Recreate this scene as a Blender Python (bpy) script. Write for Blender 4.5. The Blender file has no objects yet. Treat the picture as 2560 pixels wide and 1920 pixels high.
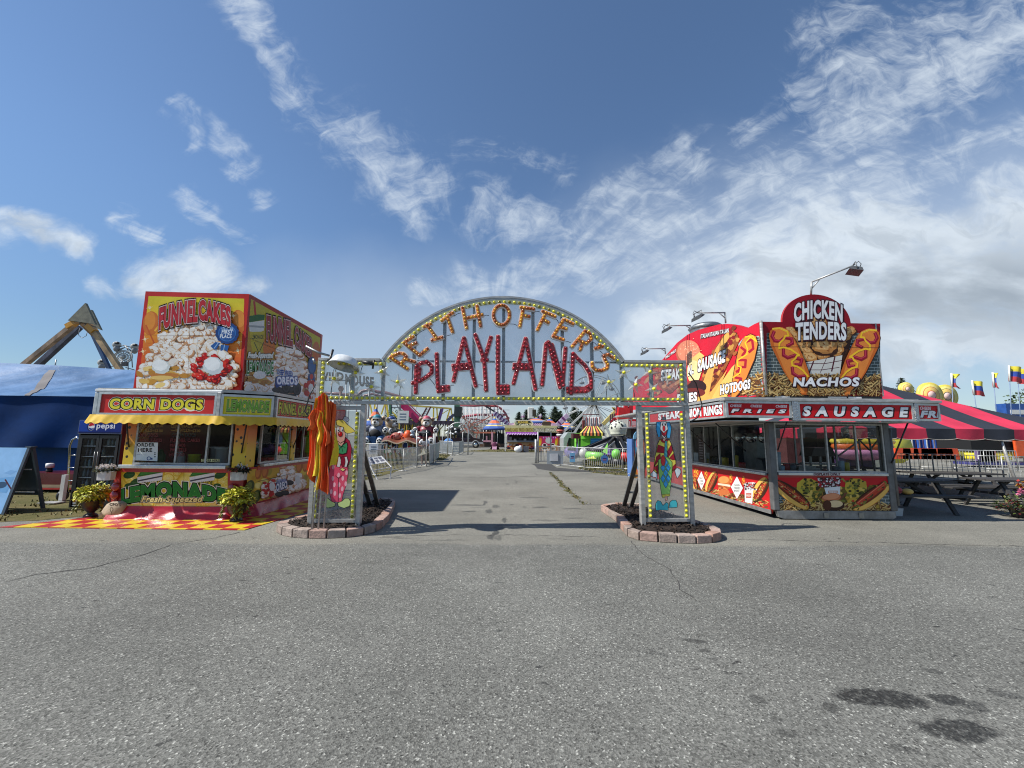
import bpy, math, random
from mathutils import Vector, Matrix
from mathutils.geometry import tessellate_polygon
SC=bpy.context.scene
COL=SC.collection
# -- camera
F, EYE=1010.0, 1.7
PITCH, ROLL, YAW=math.atan(130/F), math.radians(.6), math.radians(1.3)
RM=Matrix.Rotation(-YAW, 3, 'Z')@Matrix.Rotation(PITCH, 3, 'X')@Matrix.Rotation(-ROLL, 3, 'Y')
cam=bpy.data.objects.new('camera', bpy.data.cameras.new('camera'))
COL.objects.link(cam)
cam.data.sensor_width=36
cam.data.lens=36*F/2560
cam.data.clip_start, cam.data.clip_end=.05, 3000
_r, _f, _u=RM.col[0], RM.col[1], RM.col[2]
cam.matrix_world=Matrix(((_r.x, _u.x, -_f.x, 0), (_r.y, _u.y, -_f.y, 0), (_r.z, _u.z, -_f.z, EYE), (0, 0, 0, 1)))
SC.camera=cam
def ray(px, py):return RM@Vector(((px-1280)/F, 1, -(py-960)/F))
def G(px, py, z=0.0):
 d=ray(px, py);return Vector((0, 0, EYE))+d*((z-EYE)/d.z)
def P(px, py, Y):
 d=ray(px, py);return Vector((0, 0, EYE))+d*(Y/d.y)
def PX(px, py, X):
 d=ray(px, py);return Vector((0, 0, EYE))+d*(X/d.x)
 # -- light
SC.view_settings.view_transform='Standard'
SC.view_settings.look='None'
SC.view_settings.gamma=1
SC.view_settings.exposure=EXPO=.62
SUN_DIR=Vector((.89, .205, -1)).normalized()
sun=bpy.data.objects.new('sun', bpy.data.lights.new('sun', 'SUN'))
COL.objects.link(sun)
sun.data.energy=4.2
sun.data.angle=math.radians(.53)
sun.data.color=(1, .955, .88)
sun.rotation_euler=SUN_DIR.to_track_quat('-Z', 'Y').to_euler()
SC.cycles.filter_width=1.1
SC.cycles.max_bounces=6
SC.cycles.transparent_max_bounces=24
SC.cycles.caustics_reflective=SC.cycles.caustics_refractive=False
# -- sky
W=bpy.data.worlds.new('World');SC.world=W
W.use_nodes=True
WN, WL=W.node_tree.nodes, W.node_tree.links
WN.clear()
def nd(T, kind, **kw):
 n=T.nodes.new(kind)
 ins=kw.pop('ins', {})
 for k, v in kw.items():setattr(n, k, v)
 for k, v in ins.items():
  if hasattr(v, 'is_linked')or hasattr(v, 'links'):T.links.new(v, n.inputs[k])
  else:n.inputs[k].default_value=v
 return n
def mth(T, op, a, b=None, c=None, clamp=False):
 ins={0:a}
 if b is not None:ins[1]=b
 if c is not None:ins[2]=c
 return nd(T, 'ShaderNodeMath', operation=op, use_clamp=clamp, ins=ins).outputs[0]
def sstep(T, x, a, b, lo=0.0, hi=1.0):
 return nd(T, 'ShaderNodeMapRange', interpolation_type='SMOOTHSTEP', ins={0:x, 1:a, 2:b, 3:lo, 4:hi}).outputs[0]
def vm(T, op, a, b=None, **kw):
 ins={0:a}
 if b is not None:ins[1]=b
 return nd(T, 'ShaderNodeVectorMath', operation=op, ins=ins, **kw)
def noise(T, vec, scale, detail=4, rough=.55, dist=0.0):
 return nd(T, 'ShaderNodeTexNoise', ins={'Vector':vec, 'Scale':scale, 'Detail':detail, 'Roughness':rough, 'Distortion':dist}).outputs[0]
def mixc(T, fac, a, b, blend='MIX'):
 n=nd(T, 'ShaderNodeMix', data_type='RGBA', blend_type=blend)
 for i, v in((0, fac), (6, a), (7, b)):
  if hasattr(v, 'links'):T.links.new(v, n.inputs[i])
  else:n.inputs[i].default_value=v if i==0 else(*v[:3], 1)
 return n.outputs[2]
WT=W.node_tree
sky=nd(WT, 'ShaderNodeTexSky', sky_type='NISHITA')
sky.sun_disc=False
sky.sun_elevation=math.asin(-SUN_DIR.z)
sky.sun_rotation=math.atan2(-SUN_DIR.x, -SUN_DIR.y)
sky.altitude=0;sky.air_density=1.0;sky.dust_density=0.15;sky.ozone_density=3.0
dirv=nd(WT, 'ShaderNodeTexCoord').outputs['Generated']
sep=nd(WT, 'ShaderNodeSeparateXYZ', ins={0:dirv})
dx, dy, dz=sep.outputs
ysafe=mth(WT, 'MAXIMUM', dy, .05)
U, V=mth(WT, 'DIVIDE', dx, ysafe), mth(WT, 'DIVIDE', dz, ysafe)
zs=mth(WT, 'ADD', mth(WT, 'MAXIMUM', dz, 0.0), .06)
PU, PV=mth(WT, 'DIVIDE', dx, zs), mth(WT, 'DIVIDE', dy, zs)
plane=nd(WT, 'ShaderNodeCombineXYZ', ins={0:PU, 1:PV}).outputs[0]
uv=nd(WT, 'ShaderNodeCombineXYZ', ins={0:U, 1:V}).outputs[0]
warp=nd(WT, 'ShaderNodeTexNoise', ins={'Vector':uv, 'Scale':3.5, 'Detail':4}).outputs['Color']
wo=vm(WT, 'SCALE', vm(WT, 'SUBTRACT', warp, (.5, .5, .5)).outputs[0]);wo.inputs['Scale'].default_value=.22
uvw=vm(WT, 'ADD', uv, wo.outputs[0]).outputs[0]
def pix_uv(px, py):
 d=ray(px*2560/2212, py*2560/2212);return d.x/d.y, d.z/d.y
def cloud_mask(x0, y0, x1, y1, w):
 """soft capsule between two photo points (the direction the cloud lies in), half width w in photo pixels"""
 a, b=pix_uv(x0, y0), pix_uv(x1, y1)
 ax, ay=a;bx, by=b
 L=max(math.hypot(bx-ax, by-ay), 1e-4)
 ex, ey=(bx-ax)/L, (by-ay)/L
 rel=vm(WT, 'SUBTRACT', uvw, (ax, ay, 0)).outputs[0]
 t=vm(WT, 'DOT_PRODUCT', rel, (ex, ey, 0)).outputs['Value']
 t=mth(WT, 'MINIMUM', mth(WT, 'MAXIMUM', t, 0.0), L)
 near=nd(WT, 'ShaderNodeCombineXYZ', ins={0:mth(WT, 'MULTIPLY', t, ex), 1:mth(WT, 'MULTIPLY', t, ey)}).outputs[0]
 dist=vm(WT, 'LENGTH', vm(WT, 'SUBTRACT', rel, near).outputs[0]).outputs['Value']
 return sstep(WT, dist, w*1.157/F, 0.0)
def add_all(ms):
 r=None
 for m, k in ms:
  m=mth(WT, 'MULTIPLY', m, k)
  r=m if r is None else mth(WT, 'MAXIMUM', r, m)
 return r
q=mth(WT, 'ADD', mth(WT, 'MULTIPLY', PU, mth(WT, 'ADD', mth(WT, 'MULTIPLY', PV, 1.3), 1.0)), mth(WT, 'MULTIPLY', PV, .25))
stre=nd(WT, 'ShaderNodeCombineXYZ', ins={0:mth(WT, 'MULTIPLY', q, 1.15), 1:mth(WT, 'MULTIPLY', PV, 1.0)}).outputs[0]
ci_n=noise(WT, stre, 2.0, 9, .60, .9)
fine=noise(WT, vm(WT, 'MULTIPLY', uvw, (1.0, 1.7, 1)).outputs[0], 11, 8, .66, .6)
fib=noise(WT, nd(WT, 'ShaderNodeCombineXYZ', ins={0:mth(WT, 'MULTIPLY', q, 3.2), 1:mth(WT, 'MULTIPLY', PV, 1.5)}).outputs[0], 2.2, 6, .62, 1.2)
ci=mth(WT, 'ADD', mth(WT, 'ADD', mth(WT, 'MULTIPLY', ci_n, .38), mth(WT, 'MULTIPLY', fine, .52)), mth(WT, 'MULTIPLY', fib, .10))
cir=add_all([(cloud_mask(*c[:5]), c[5])for c in((500, -60, 560, 60, 95, 1.0), (560, 60, 640, 180, 85, 1.0), (640, 180, 800, 310, 115, .8), (770, 280, 900, 400, 150, .9), (840, 380, 900, 480, 70, .8), (365, 250, 420, 290, 55, 1.0), (478, 290, 525, 345, 62, 1.0), (410, 400, 470, 470, 60, .95), (470, 470, 570, 520, 45, .9), (565, 400, 575, 425, 36, .8), (250, 450, 340, 500, 52, .9), (1000, 320, 1200, 350, 90, .5), (1050, 460, 1250, 520, 120, .85), (1150, 600, 1500, 440, 120, .95), (1280, 460, 1500, 330, 110, .9), (1500, 450, 1700, 350, 120, .8), (1600, 290, 1850, 170, 85, .75), (1800, 230, 2230, 90, 260, 1.0), (1750, 60, 2300, 20, 150, .75), (900, 640, 1300, 600, 70, .9), (1000, 610, 1500, 560, 95, .9), (1500, 560, 1950, 400, 150, .95), (1900, 370, 2250, 290, 90, .85), (1450, 660, 1700, 560, 130, 1.0))])
ci_d=mth(WT, 'MULTIPLY', sstep(WT, mth(WT, 'ADD', ci, mth(WT, 'MULTIPLY', cir, .23)), .54, .90), mth(WT, 'MINIMUM', mth(WT, 'MULTIPLY', cir, 2.2), 1.0))
cu_n=noise(WT, vm(WT, 'MULTIPLY', uv, (1, 1.7, 1)).outputs[0], 5.5, 8, .58, .3)
cum=add_all([(cloud_mask(*c[:5]), c[5])for c in((330, 590, 480, 600, 130, 1.0), (200, 600, 560, 640, 70, .8), (0, 480, 150, 520, 85, 1.0), (-300, 430, 0, 500, 110, .9), (1480, 690, 2300, 520, 190, 1.2), (1700, 570, 2400, 420, 190, 1.2), (1950, 640, 2600, 560, 290, 1.35), (1420, 730, 2500, 760, 160, 1.2), (2000, 480, 2700, 300, 160, .9), (600, 850, 1800, 850, 130, .95))])
cu_d=sstep(WT, mth(WT, 'ADD', mth(WT, 'ADD', mth(WT, 'MULTIPLY', cu_n, .46), mth(WT, 'MULTIPLY', fine, .38)), mth(WT, 'MULTIPLY', cum, .40)), .56, .92)
cu_d=mth(WT, 'MULTIPLY', cu_d, mth(WT, 'MINIMUM', mth(WT, 'MULTIPLY', cum, 2.4), 1.0))
gry=noise(WT, vm(WT, 'MULTIPLY', uv, (1, 2.6, 1)).outputs[0], 2.6, 6, .55, .2)
grey_m=mth(WT, 'MULTIPLY', mth(WT, 'MAXIMUM', cloud_mask(1880, 640, 2500, 600, 260), cloud_mask(600, 860, 1900, 860, 150)), sstep(WT, gry, .30, .58))
front=sstep(WT, dy, .03, .2)
bk=mth(WT, 'MULTIPLY', sstep(WT, noise(WT, plane, 1.1, 7, .6, .3), .5, .8, 0, .7), sstep(WT, dz, .0, .12))
back=mth(WT, 'MULTIPLY', bk, sstep(WT, dy, .05, -.15))
SKY_S=.105
hz=sstep(WT, dz, .0, .5, .66, 1.0)
tint=vm(WT, 'SCALE', vm(WT, 'MULTIPLY', sky.outputs[0], (.75*SKY_S, .81*SKY_S, .85*SKY_S)).outputs[0]);WL.new(hz, tint.inputs['Scale'])
skyc=tint.outputs[0]
CW, CB=(.49, .545, .60), (.235, .275, .32)
c1=mixc(WT, mth(WT, 'MULTIPLY', mth(WT, 'MULTIPLY', ci_d, .78), front), mixc(WT, mth(WT, 'MULTIPLY', mth(WT, 'MAXIMUM', mth(WT, 'MULTIPLY', cloud_mask(1500, 700, 2600, 500, 520), .5), mth(WT, 'MULTIPLY', cloud_mask(700, 780, 1700, 740, 330), .38)), front), skyc, CW), CW)
sh_=sstep(WT, noise(WT, vm(WT, 'MULTIPLY', uvw, (1, 1.8, 1)).outputs[0], 7.0, 7, .6, .4), .42, .68, 0, .5)
cuc=mixc(WT, mth(WT, 'MAXIMUM', grey_m, sh_), CW, CB)
c2=mixc(WT, mth(WT, 'MULTIPLY', mth(WT, 'MULTIPLY', cu_d, .9), front), c1, cuc)
c3=mixc(WT, back, c2, CW)
bg=nd(WT, 'ShaderNodeBackground', ins={'Color':c3, 'Strength':1.0})
WL.new(bg.outputs[0], nd(WT, 'ShaderNodeOutputWorld').inputs[0])
W.cycles.sampling_method='MANUAL';W.cycles.sample_map_resolution=512
# -- helpers
def lin(c):c/=255;return c/12.92 if c<=.04045 else((c+.055)/1.055)**2.4
def K(r, g, b):return(lin(r), lin(g), lin(b))
MATS={}
def mat(name, col=None, rough=.5, metal=0.0, spec=.5, var=.12, vscale=3.0, bump=0.0, bscale=40.0, coat=0.0, aniso=None, sheen=0.0, trans=0.0):
 """principled surface; col None reads the mesh's own paint colour"""
 if name in MATS:return MATS[name]
 m=bpy.data.materials.new(name);m.use_nodes=True
 T=m.node_tree;b=T.nodes['Principled BSDF']
 co=nd(T, 'ShaderNodeTexCoord').outputs['Object']
 if aniso:co=vm(T, 'MULTIPLY', co, aniso).outputs[0]
 base=nd(T, 'ShaderNodeAttribute', attribute_name='Col').outputs['Color']if col is None else nd(T, 'ShaderNodeRGB').outputs[0]
 if col is not None:base.default_value=(*col, 1)
 n1=noise(T, co, vscale, 6, .62, .3)
 f=sstep(T, n1, .3, .72, 1-var, 1+var*.5)
 c=vm(T, 'SCALE', base);T.links.new(f, c.inputs['Scale'])
 T.links.new(c.outputs[0], b.inputs['Base Color'])
 b.inputs['Metallic'].default_value=metal
 b.inputs['Specular IOR Level'].default_value=spec
 T.links.new(sstep(T, n1, .25, .75, max(rough-.08, .02), min(rough+.1, 1)), b.inputs['Roughness'])
 b.inputs['Coat Weight'].default_value=coat
 b.inputs['Sheen Weight'].default_value=sheen
 b.inputs['Transmission Weight'].default_value=trans
 if bump:
  n2=noise(T, co, bscale, 5, .6)
  bp=nd(T, 'ShaderNodeBump', ins={'Strength':bump, 'Distance':.02, 'Height':n2})
  T.links.new(bp.outputs[0], b.inputs['Normal'])
 MATS[name]=m
 return m
def glass(name, tint=(.9, .95, .95), refl=.1, haze=0.0, hcol=(.6, .66, .7), rough=.02):
 if name in MATS:return MATS[name]
 m=bpy.data.materials.new(name);m.use_nodes=True
 T=m.node_tree;T.nodes.clear()
 tr=nd(T, 'ShaderNodeBsdfTransparent', ins={0:(*tint, 1)})
 gl=nd(T, 'ShaderNodeBsdfGlossy', ins={0:(1, 1, 1, 1), 1:rough})
 fr=nd(T, 'ShaderNodeLayerWeight', ins={0:.25}).outputs['Fresnel']
 fac=mth(T, 'ADD', mth(T, 'MULTIPLY', fr, .3), refl, clamp=True)
 mx=nd(T, 'ShaderNodeMixShader', ins={0:fac, 1:tr.outputs[0], 2:gl.outputs[0]})
 out=mx
 if haze:
  co=nd(T, 'ShaderNodeTexCoord').outputs['Object']
  n=noise(T, vm(T, 'MULTIPLY', co, (1, 1, .6)).outputs[0], 2.3, 6, .65, .8)
  df=nd(T, 'ShaderNodeBsdfDiffuse', ins={0:(*hcol, 1)})
  tl=nd(T, 'ShaderNodeBsdfTranslucent', ins={0:(*hcol, 1)})
  dd=nd(T, 'ShaderNodeMixShader', ins={0:.5, 1:df.outputs[0], 2:tl.outputs[0]})
  out=nd(T, 'ShaderNodeMixShader', ins={0:sstep(T, n, .3, .75, haze*.75, haze*1.3), 1:mx.outputs[0], 2:dd.outputs[0]})
 T.links.new(out.outputs[0], nd(T, 'ShaderNodeOutputMaterial').inputs[0])
 MATS[name]=m
 return m
ORG={}
class MB:
 """collects shapes in world metres; build() links them as ONE mesh object"""
 def __init__(s, c=(.5, .5, .5)):s.v, s.f, s.fc, s.sm, s.c, s.smooth=[], [], [], [], c, False
 def add(s, vs, fs, c=None, smooth=None):
  o=len(s.v);s.v+=[tuple(p)for p in vs]
  for f in fs:s.f.append([i+o for i in f]);s.fc.append(c or s.c);s.sm.append(s.smooth if smooth is None else smooth)
  return s
 def hexa(s, b, t, c=None):
  return s.add(list(b)+list(t), [(3, 2, 1, 0), (4, 5, 6, 7), (0, 1, 5, 4), (1, 2, 6, 5), (2, 3, 7, 6), (3, 0, 4, 7)], c, False)
 def box(s, x0, x1, y0, y1, z0, z1, c=None):
  return s.hexa([(x0, y0, z0), (x1, y0, z0), (x1, y1, z0), (x0, y1, z0)], [(x0, y0, z1), (x1, y0, z1), (x1, y1, z1), (x0, y1, z1)], c)
 def bar(s, p, q, w, h=None, c=None, up=(0, 0, 1)):
  p, q=Vector(p), Vector(q);h=h or w
  d=(q-p).normalized();u=Vector(up)
  if abs(d.dot(u))>.98:u=Vector((0, 1, 0))
  a=d.cross(u).normalized();b=a.cross(d)
  k=[a*(w/2*i)+b*(h/2*j)for i, j in((-1, -1), (1, -1), (1, 1), (-1, 1))]
  return s.hexa([p+e for e in k], [q+e for e in k], c)
 def tube(s, pts, r, n=8, c=None, closed=False, caps=True):
  pts=[Vector(p)for p in pts];m=len(pts);vs, fs=[], []
  rs=r if isinstance(r, (list, tuple))else[r]*m
  prev=None
  for i, p in enumerate(pts):
   if closed:d=pts[(i+1)%m]-pts[i-1]
   else:d=pts[min(i+1, m-1)]-pts[max(i-1, 0)]
   d.normalize()
   if prev is None:
    u=Vector((0, 0, 1))if abs(d.z)<.9 else Vector((1, 0, 0))
    a=d.cross(u).normalized()
   else:a=(prev-d*prev.dot(d)).normalized()
   prev=a;b=d.cross(a)
   vs+=[p+(a*math.cos(t)+b*math.sin(t))*rs[i]for t in(2*math.pi*k/n for k in range(n))]
  for i in range(m if closed else m-1):
   j=(i+1)%m
   fs+=[(i*n+k, i*n+(k+1)%n, j*n+(k+1)%n, j*n+k)for k in range(n)]
  if caps and not closed:fs+=[tuple(range(n-1, -1, -1)), tuple(range((m-1)*n, m*n))]
  return s.add(vs, fs, c, True)
 def cyl(s, p, q, r, r2=None, n=16, c=None):return s.tube([p, q], [r, r if r2 is None else r2], n, c)
 def lathe(s, prof, cen, n=24, c=None, axis='z', sx=1, sy=1):
  vs, fs, m=[], [], len(prof)
  for r, z in prof:
   for k in range(n):
    t=2*math.pi*k/n;a, b=r*math.cos(t)*sx, r*math.sin(t)*sy
    vs.append({'z':(cen[0]+a, cen[1]+b, cen[2]+z), 'y':(cen[0]+a, cen[1]-z, cen[2]+b), 'x':(cen[0]+z, cen[1]+a, cen[2]+b)}[axis])
  for i in range(m-1):fs+=[(i*n+k, i*n+(k+1)%n, (i+1)*n+(k+1)%n, (i+1)*n+k)for k in range(n)]
  if prof[0][0]>1e-5:fs.append(tuple(range(n-1, -1, -1)))
  if prof[-1][0]>1e-5:fs.append(tuple(range((m-1)*n, m*n)))
  return s.add(vs, fs, c, True)
 def ball(s, cen, r, n=14, c=None, m=None, rot=None):
  r=r if isinstance(r, (tuple, list))else(r, r, r);m=m or max(n//2, 4)
  vs, fs=[], []
  for i in range(m+1):
   ph=math.pi*i/m
   for k in range(n):
    t=2*math.pi*k/n
    p=Vector((r[0]*math.sin(ph)*math.cos(t), r[1]*math.sin(ph)*math.sin(t), r[2]*math.cos(ph)))
    if rot:p=rot@p
    vs.append(p+Vector(cen))
  for i in range(m):fs+=[(i*n+k, (i+1)*n+k, (i+1)*n+(k+1)%n, i*n+(k+1)%n)for k in range(n)]
  return s.add(vs, fs, c, True)
 def grid(s, fn, nu, nv, c=None, cf=None, smooth=True):
  vs=[fn(i/nu, j/nv)for j in range(nv+1)for i in range(nu+1)]
  o=len(s.v);s.v+=[tuple(p)for p in vs]
  for j in range(nv):
   for i in range(nu):
    a=j*(nu+1)+i
    s.f.append([a+o, a+1+o, a+nu+2+o, a+nu+1+o]);s.fc.append(cf((i+.5)/nu, (j+.5)/nv)if cf else(c or s.c));s.sm.append(smooth)
  return s
 def prism(s, pts, fn, t0, t1, c=None):
  """2D outline pts extruded between depths t0 and t1; fn(u, v, t) -> 3D"""
  n=len(pts);vs=[fn(u, v, t0)for u, v in pts]+[fn(u, v, t1)for u, v in pts]
  tri=tessellate_polygon([[Vector((u, v, 0))for u, v in pts]])
  fs=[tuple(t)for t in tri]+[tuple(i+n for i in reversed(t))for t in tri]+[(i, i+n, (i+1)%n+n, (i+1)%n)for i in range(n)]
  return s.add(vs, fs, c, False)
 def build(s, name, m, parent=None, bevel=0.0, recalc=True):
  me=bpy.data.meshes.new(name)
  o=ORG.get(parent, Vector((0, 0, 0)))if parent else Vector((0, 0, 0))
  me.from_pydata([(x-o.x, y-o.y, z-o.z)for x, y, z in s.v], [], s.f)
  me.polygons.foreach_set('use_smooth', s.sm)
  at=me.color_attributes.new('Col', 'FLOAT_COLOR', 'CORNER')
  cols=[]
  for f, c in zip(s.f, s.fc):cols+=[c[0], c[1], c[2], 1.0]*len(f)
  at.data.foreach_set('color', cols)
  me.update()
  if recalc:
   import bmesh
   bm=bmesh.new();bm.from_mesh(me);bmesh.ops.recalc_face_normals(bm, faces=bm.faces);bm.to_mesh(me);bm.free()
  me.materials.append(m)
  ob=bpy.data.objects.new(name, me);COL.objects.link(ob)
  if parent:ob.parent=parent;ORG[ob]=o
  if bevel:
   b=ob.modifiers.new('bevel', 'BEVEL');b.width=bevel;b.segments=2;b.limit_method='ANGLE'
  return ob
def thing(name, label, cat, loc, group=None):
 o=bpy.data.objects.new(name, None);COL.objects.link(o)
 o.location=loc;ORG[o]=Vector(loc);o.empty_display_size=.2
 o['label']=label;o['category']=cat
 if group:o['group']=group
 return o
def tag(o, label, cat, group=None):
 o['label']=label;o['category']=cat
 if group:o['group']=group
 return o
def kind(o, k):o['kind']=k;return o
def copy_tree(o, parent=None):
 c=o.copy();COL.objects.link(c)
 if parent:c.parent=parent
 if o in ORG:ORG[c]=ORG[o]
 for ch in list(o.children):copy_tree(ch, c)
 return c
 # ---- printed signs: flat shapes laid over one another in hair-thin layers, all in one mesh
_txt={}
def text_tris(body, offset, shear, sp=0.0):
 k=(body, round(offset, 4), round(shear, 3), sp)
 if k in _txt:return _txt[k]
 cu=bpy.data.curves.new('t', 'FONT');cu.body=body;cu.offset=offset;cu.shear=shear;cu.size=1;cu.resolution_u=3;cu.space_character=1+sp
 ob=bpy.data.objects.new('t', cu);COL.objects.link(ob)
 dg=bpy.context.evaluated_depsgraph_get();dg.update()
 me=ob.evaluated_get(dg).to_mesh()
 r=([(v.co.x, v.co.y)for v in me.vertices], [tuple(p.vertices)for p in me.polygons])
 ob.evaluated_get(dg).to_mesh_clear()
 bpy.data.objects.remove(ob);bpy.data.curves.remove(cu)
 _txt[k]=r
 return r
def inside(poly, x, y):
 r=False;n=len(poly)
 for i in range(n):
  (x1, y1), (x2, y2)=poly[i], poly[i-1]
  if(y1>y)!=(y2>y)and x<(x2-x1)*(y-y1)/(y2-y1)+x1:r=not r
 return r
def clip(poly, x0, x1, y0, y1):
 for ax, lim, sg in((0, x0, 1), (0, x1, -1), (1, y0, 1), (1, y1, -1)):
  out=[]
  for i in range(len(poly)):
   a, b=poly[i-1], poly[i]
   da, db=(a[ax]-lim)*sg, (b[ax]-lim)*sg
   if(da>=0)!=(db>=0):
    t=da/(da-db);out.append((a[0]+(b[0]-a[0])*t, a[1]+(b[1]-a[1])*t))
   if db>=0:out.append(b)
  poly=out
  if len(poly)<3:return[]
 return poly
class Art:
 """printed picture: coordinates in its own photo-like units, mapped by fn(u, v, depth) to the panel"""
 STEP=.00012
 def __init__(s, fn, bounds=None, seed=1):s.m=MB();s.fn=fn;s.d=.001;s.b=bounds;s.r=random.Random(seed);s.hm={};s.cell=None
 def up(s, pts):
  xs, ys=[p[0]for p in pts], [p[1]for p in pts]
  if s.cell is None:s.cell=max(max(xs)-min(xs), max(ys)-min(ys))/60 or 1
  k=s.cell;i0, i1, j0, j1=math.floor(min(xs)/k), math.floor(max(xs)/k), math.floor(min(ys)/k), math.floor(max(ys)/k)
  cells=[(i, j)for i in range(i0, i1+1)for j in range(j0, j1+1)]
  d=max(s.hm.get(c, .001)for c in cells)+s.STEP
  for c in cells:s.hm[c]=d
  s.d=d
 def poly(s, pts, c):
  if s.b:pts=clip(list(pts), *s.b)
  if len(pts)<3:return
  s.up(pts)
  tri=tessellate_polygon([[Vector((u, v, 0))for u, v in pts]])
  s.m.add([s.fn(u, v, s.d)for u, v in pts], [tuple(t)for t in tri], c, False)
 def rect(s, x0, y0, x1, y1, c):s.poly([(x0, y0), (x1, y0), (x1, y1), (x0, y1)], c)
 def ell(s, x, y, rx, ry, c, a=0, n=18, wob=0.0, k=3):
  ca, sa=math.cos(a), math.sin(a);ph=s.r.random()*6
  pts=[]
  for i in range(n):
   t=2*math.pi*i/n;w=1+wob*math.sin(k*t+ph)+wob*.6*math.sin((2*k+1)*t+ph*2)
   ex, ey=rx*math.cos(t)*w, ry*math.sin(t)*w
   pts.append((x+ex*ca-ey*sa, y+ex*sa+ey*ca))
  s.poly(pts, c)
 def line(s, pts, w, c, taper=False):
  for i in range(len(pts)-1):
   (x0, y0), (x1, y1)=pts[i], pts[i+1]
   L=math.hypot(x1-x0, y1-y0)or 1e-6;nx, ny=-(y1-y0)/L*w/2, (x1-x0)/L*w/2
   ex, ey=(x1-x0)/L*w*.3, (y1-y0)/L*w*.3
   s.poly([(x0-ex+nx, y0-ey+ny), (x1+ex+nx, y1+ey+ny), (x1+ex-nx, y1+ey-ny), (x0-ex-nx, y0-ey-ny)], c)
 def text(s, body, x0, x1, y0, y1, c, lines=(), bold=.02, shear=0.0, warp=None, drop=None):
  """text stretched to the box x0..x1, y0 (baseline side) .. y1 (cap top); lines = ((extra, colour), ...) outlines from the outermost in"""
  vs0, _=text_tris(body, 0.0, shear, bold*2.6)
  if not vs0:return
  ax, bx=min(p[0]for p in vs0), max(p[0]for p in vs0)
  ay, by=min(p[1]for p in vs0), max(p[1]for p in vs0)
  for off, col in list(lines)+[(0, c)]:
   vs, fs=text_tris(body, bold+off, shear, bold*2.6)
   Q=[]
   for px, py in vs:
    u, v=(px-ax)/(bx-ax), (py-ay)/(by-ay)
    if warp:u, v=warp(u, v)
    x, y=x0+u*(x1-x0), y0+v*(y1-y0)
    if drop and off:x+=drop[0];y+=drop[1]
    if s.b:x=min(max(x, s.b[0]), s.b[1])
    Q.append((x, y))
   s.up(Q);s.m.add([s.fn(x, y, s.d)for x, y in Q], fs, col, False)
 def build(s, name, parent, m=None):return s.m.build(name, m or M_PRINT, parent, recalc=False)
def arch(amt, tilt=0.0):return lambda u, v:(u, v+amt*(1-(2*u-1)**2)-amt+tilt*(u-.5))
M_PRINT=mat('printed_vinyl', None, .42, spec=.22, var=.14, vscale=1.6)
M_PAINT=mat('gloss_paint', None, .38, var=.16, vscale=2.5)
M_CLOTH=mat('cloth', None, .75, var=.16, vscale=2.0, bump=.25, bscale=9, sheen=.1)
M_MATTE=mat('matte_paint', None, .8, var=.25, vscale=4)
M_ALU=mat('aluminium', (.45, .44, .42), .42, .4, var=.28, vscale=5, aniso=(1, 1, 3))
M_GALV=mat('galvanised_steel', (.48, .48, .47), .45, .4, var=.3, vscale=7)
M_STEEL=mat('dull_steel', (.3, .31, .31), .4, .8, var=.25, vscale=6)
M_WHITE=mat('white_paint', (.72, .73, .72), .4, var=.12, vscale=5)
M_BLACK=mat('black_plastic', (.018, .018, .02), .4, var=.3)
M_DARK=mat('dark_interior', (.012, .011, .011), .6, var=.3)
M_GLASS=glass('window_glass', (.80, .84, .84), .004)
M_PLEX=glass('plexiglass', (.80, .83, .85), .06, .30, (.50, .53, .55), .12)
M_CHROME=mat('chrome', (.7, .7, .7), .15, 1.0, var=.1)
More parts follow.
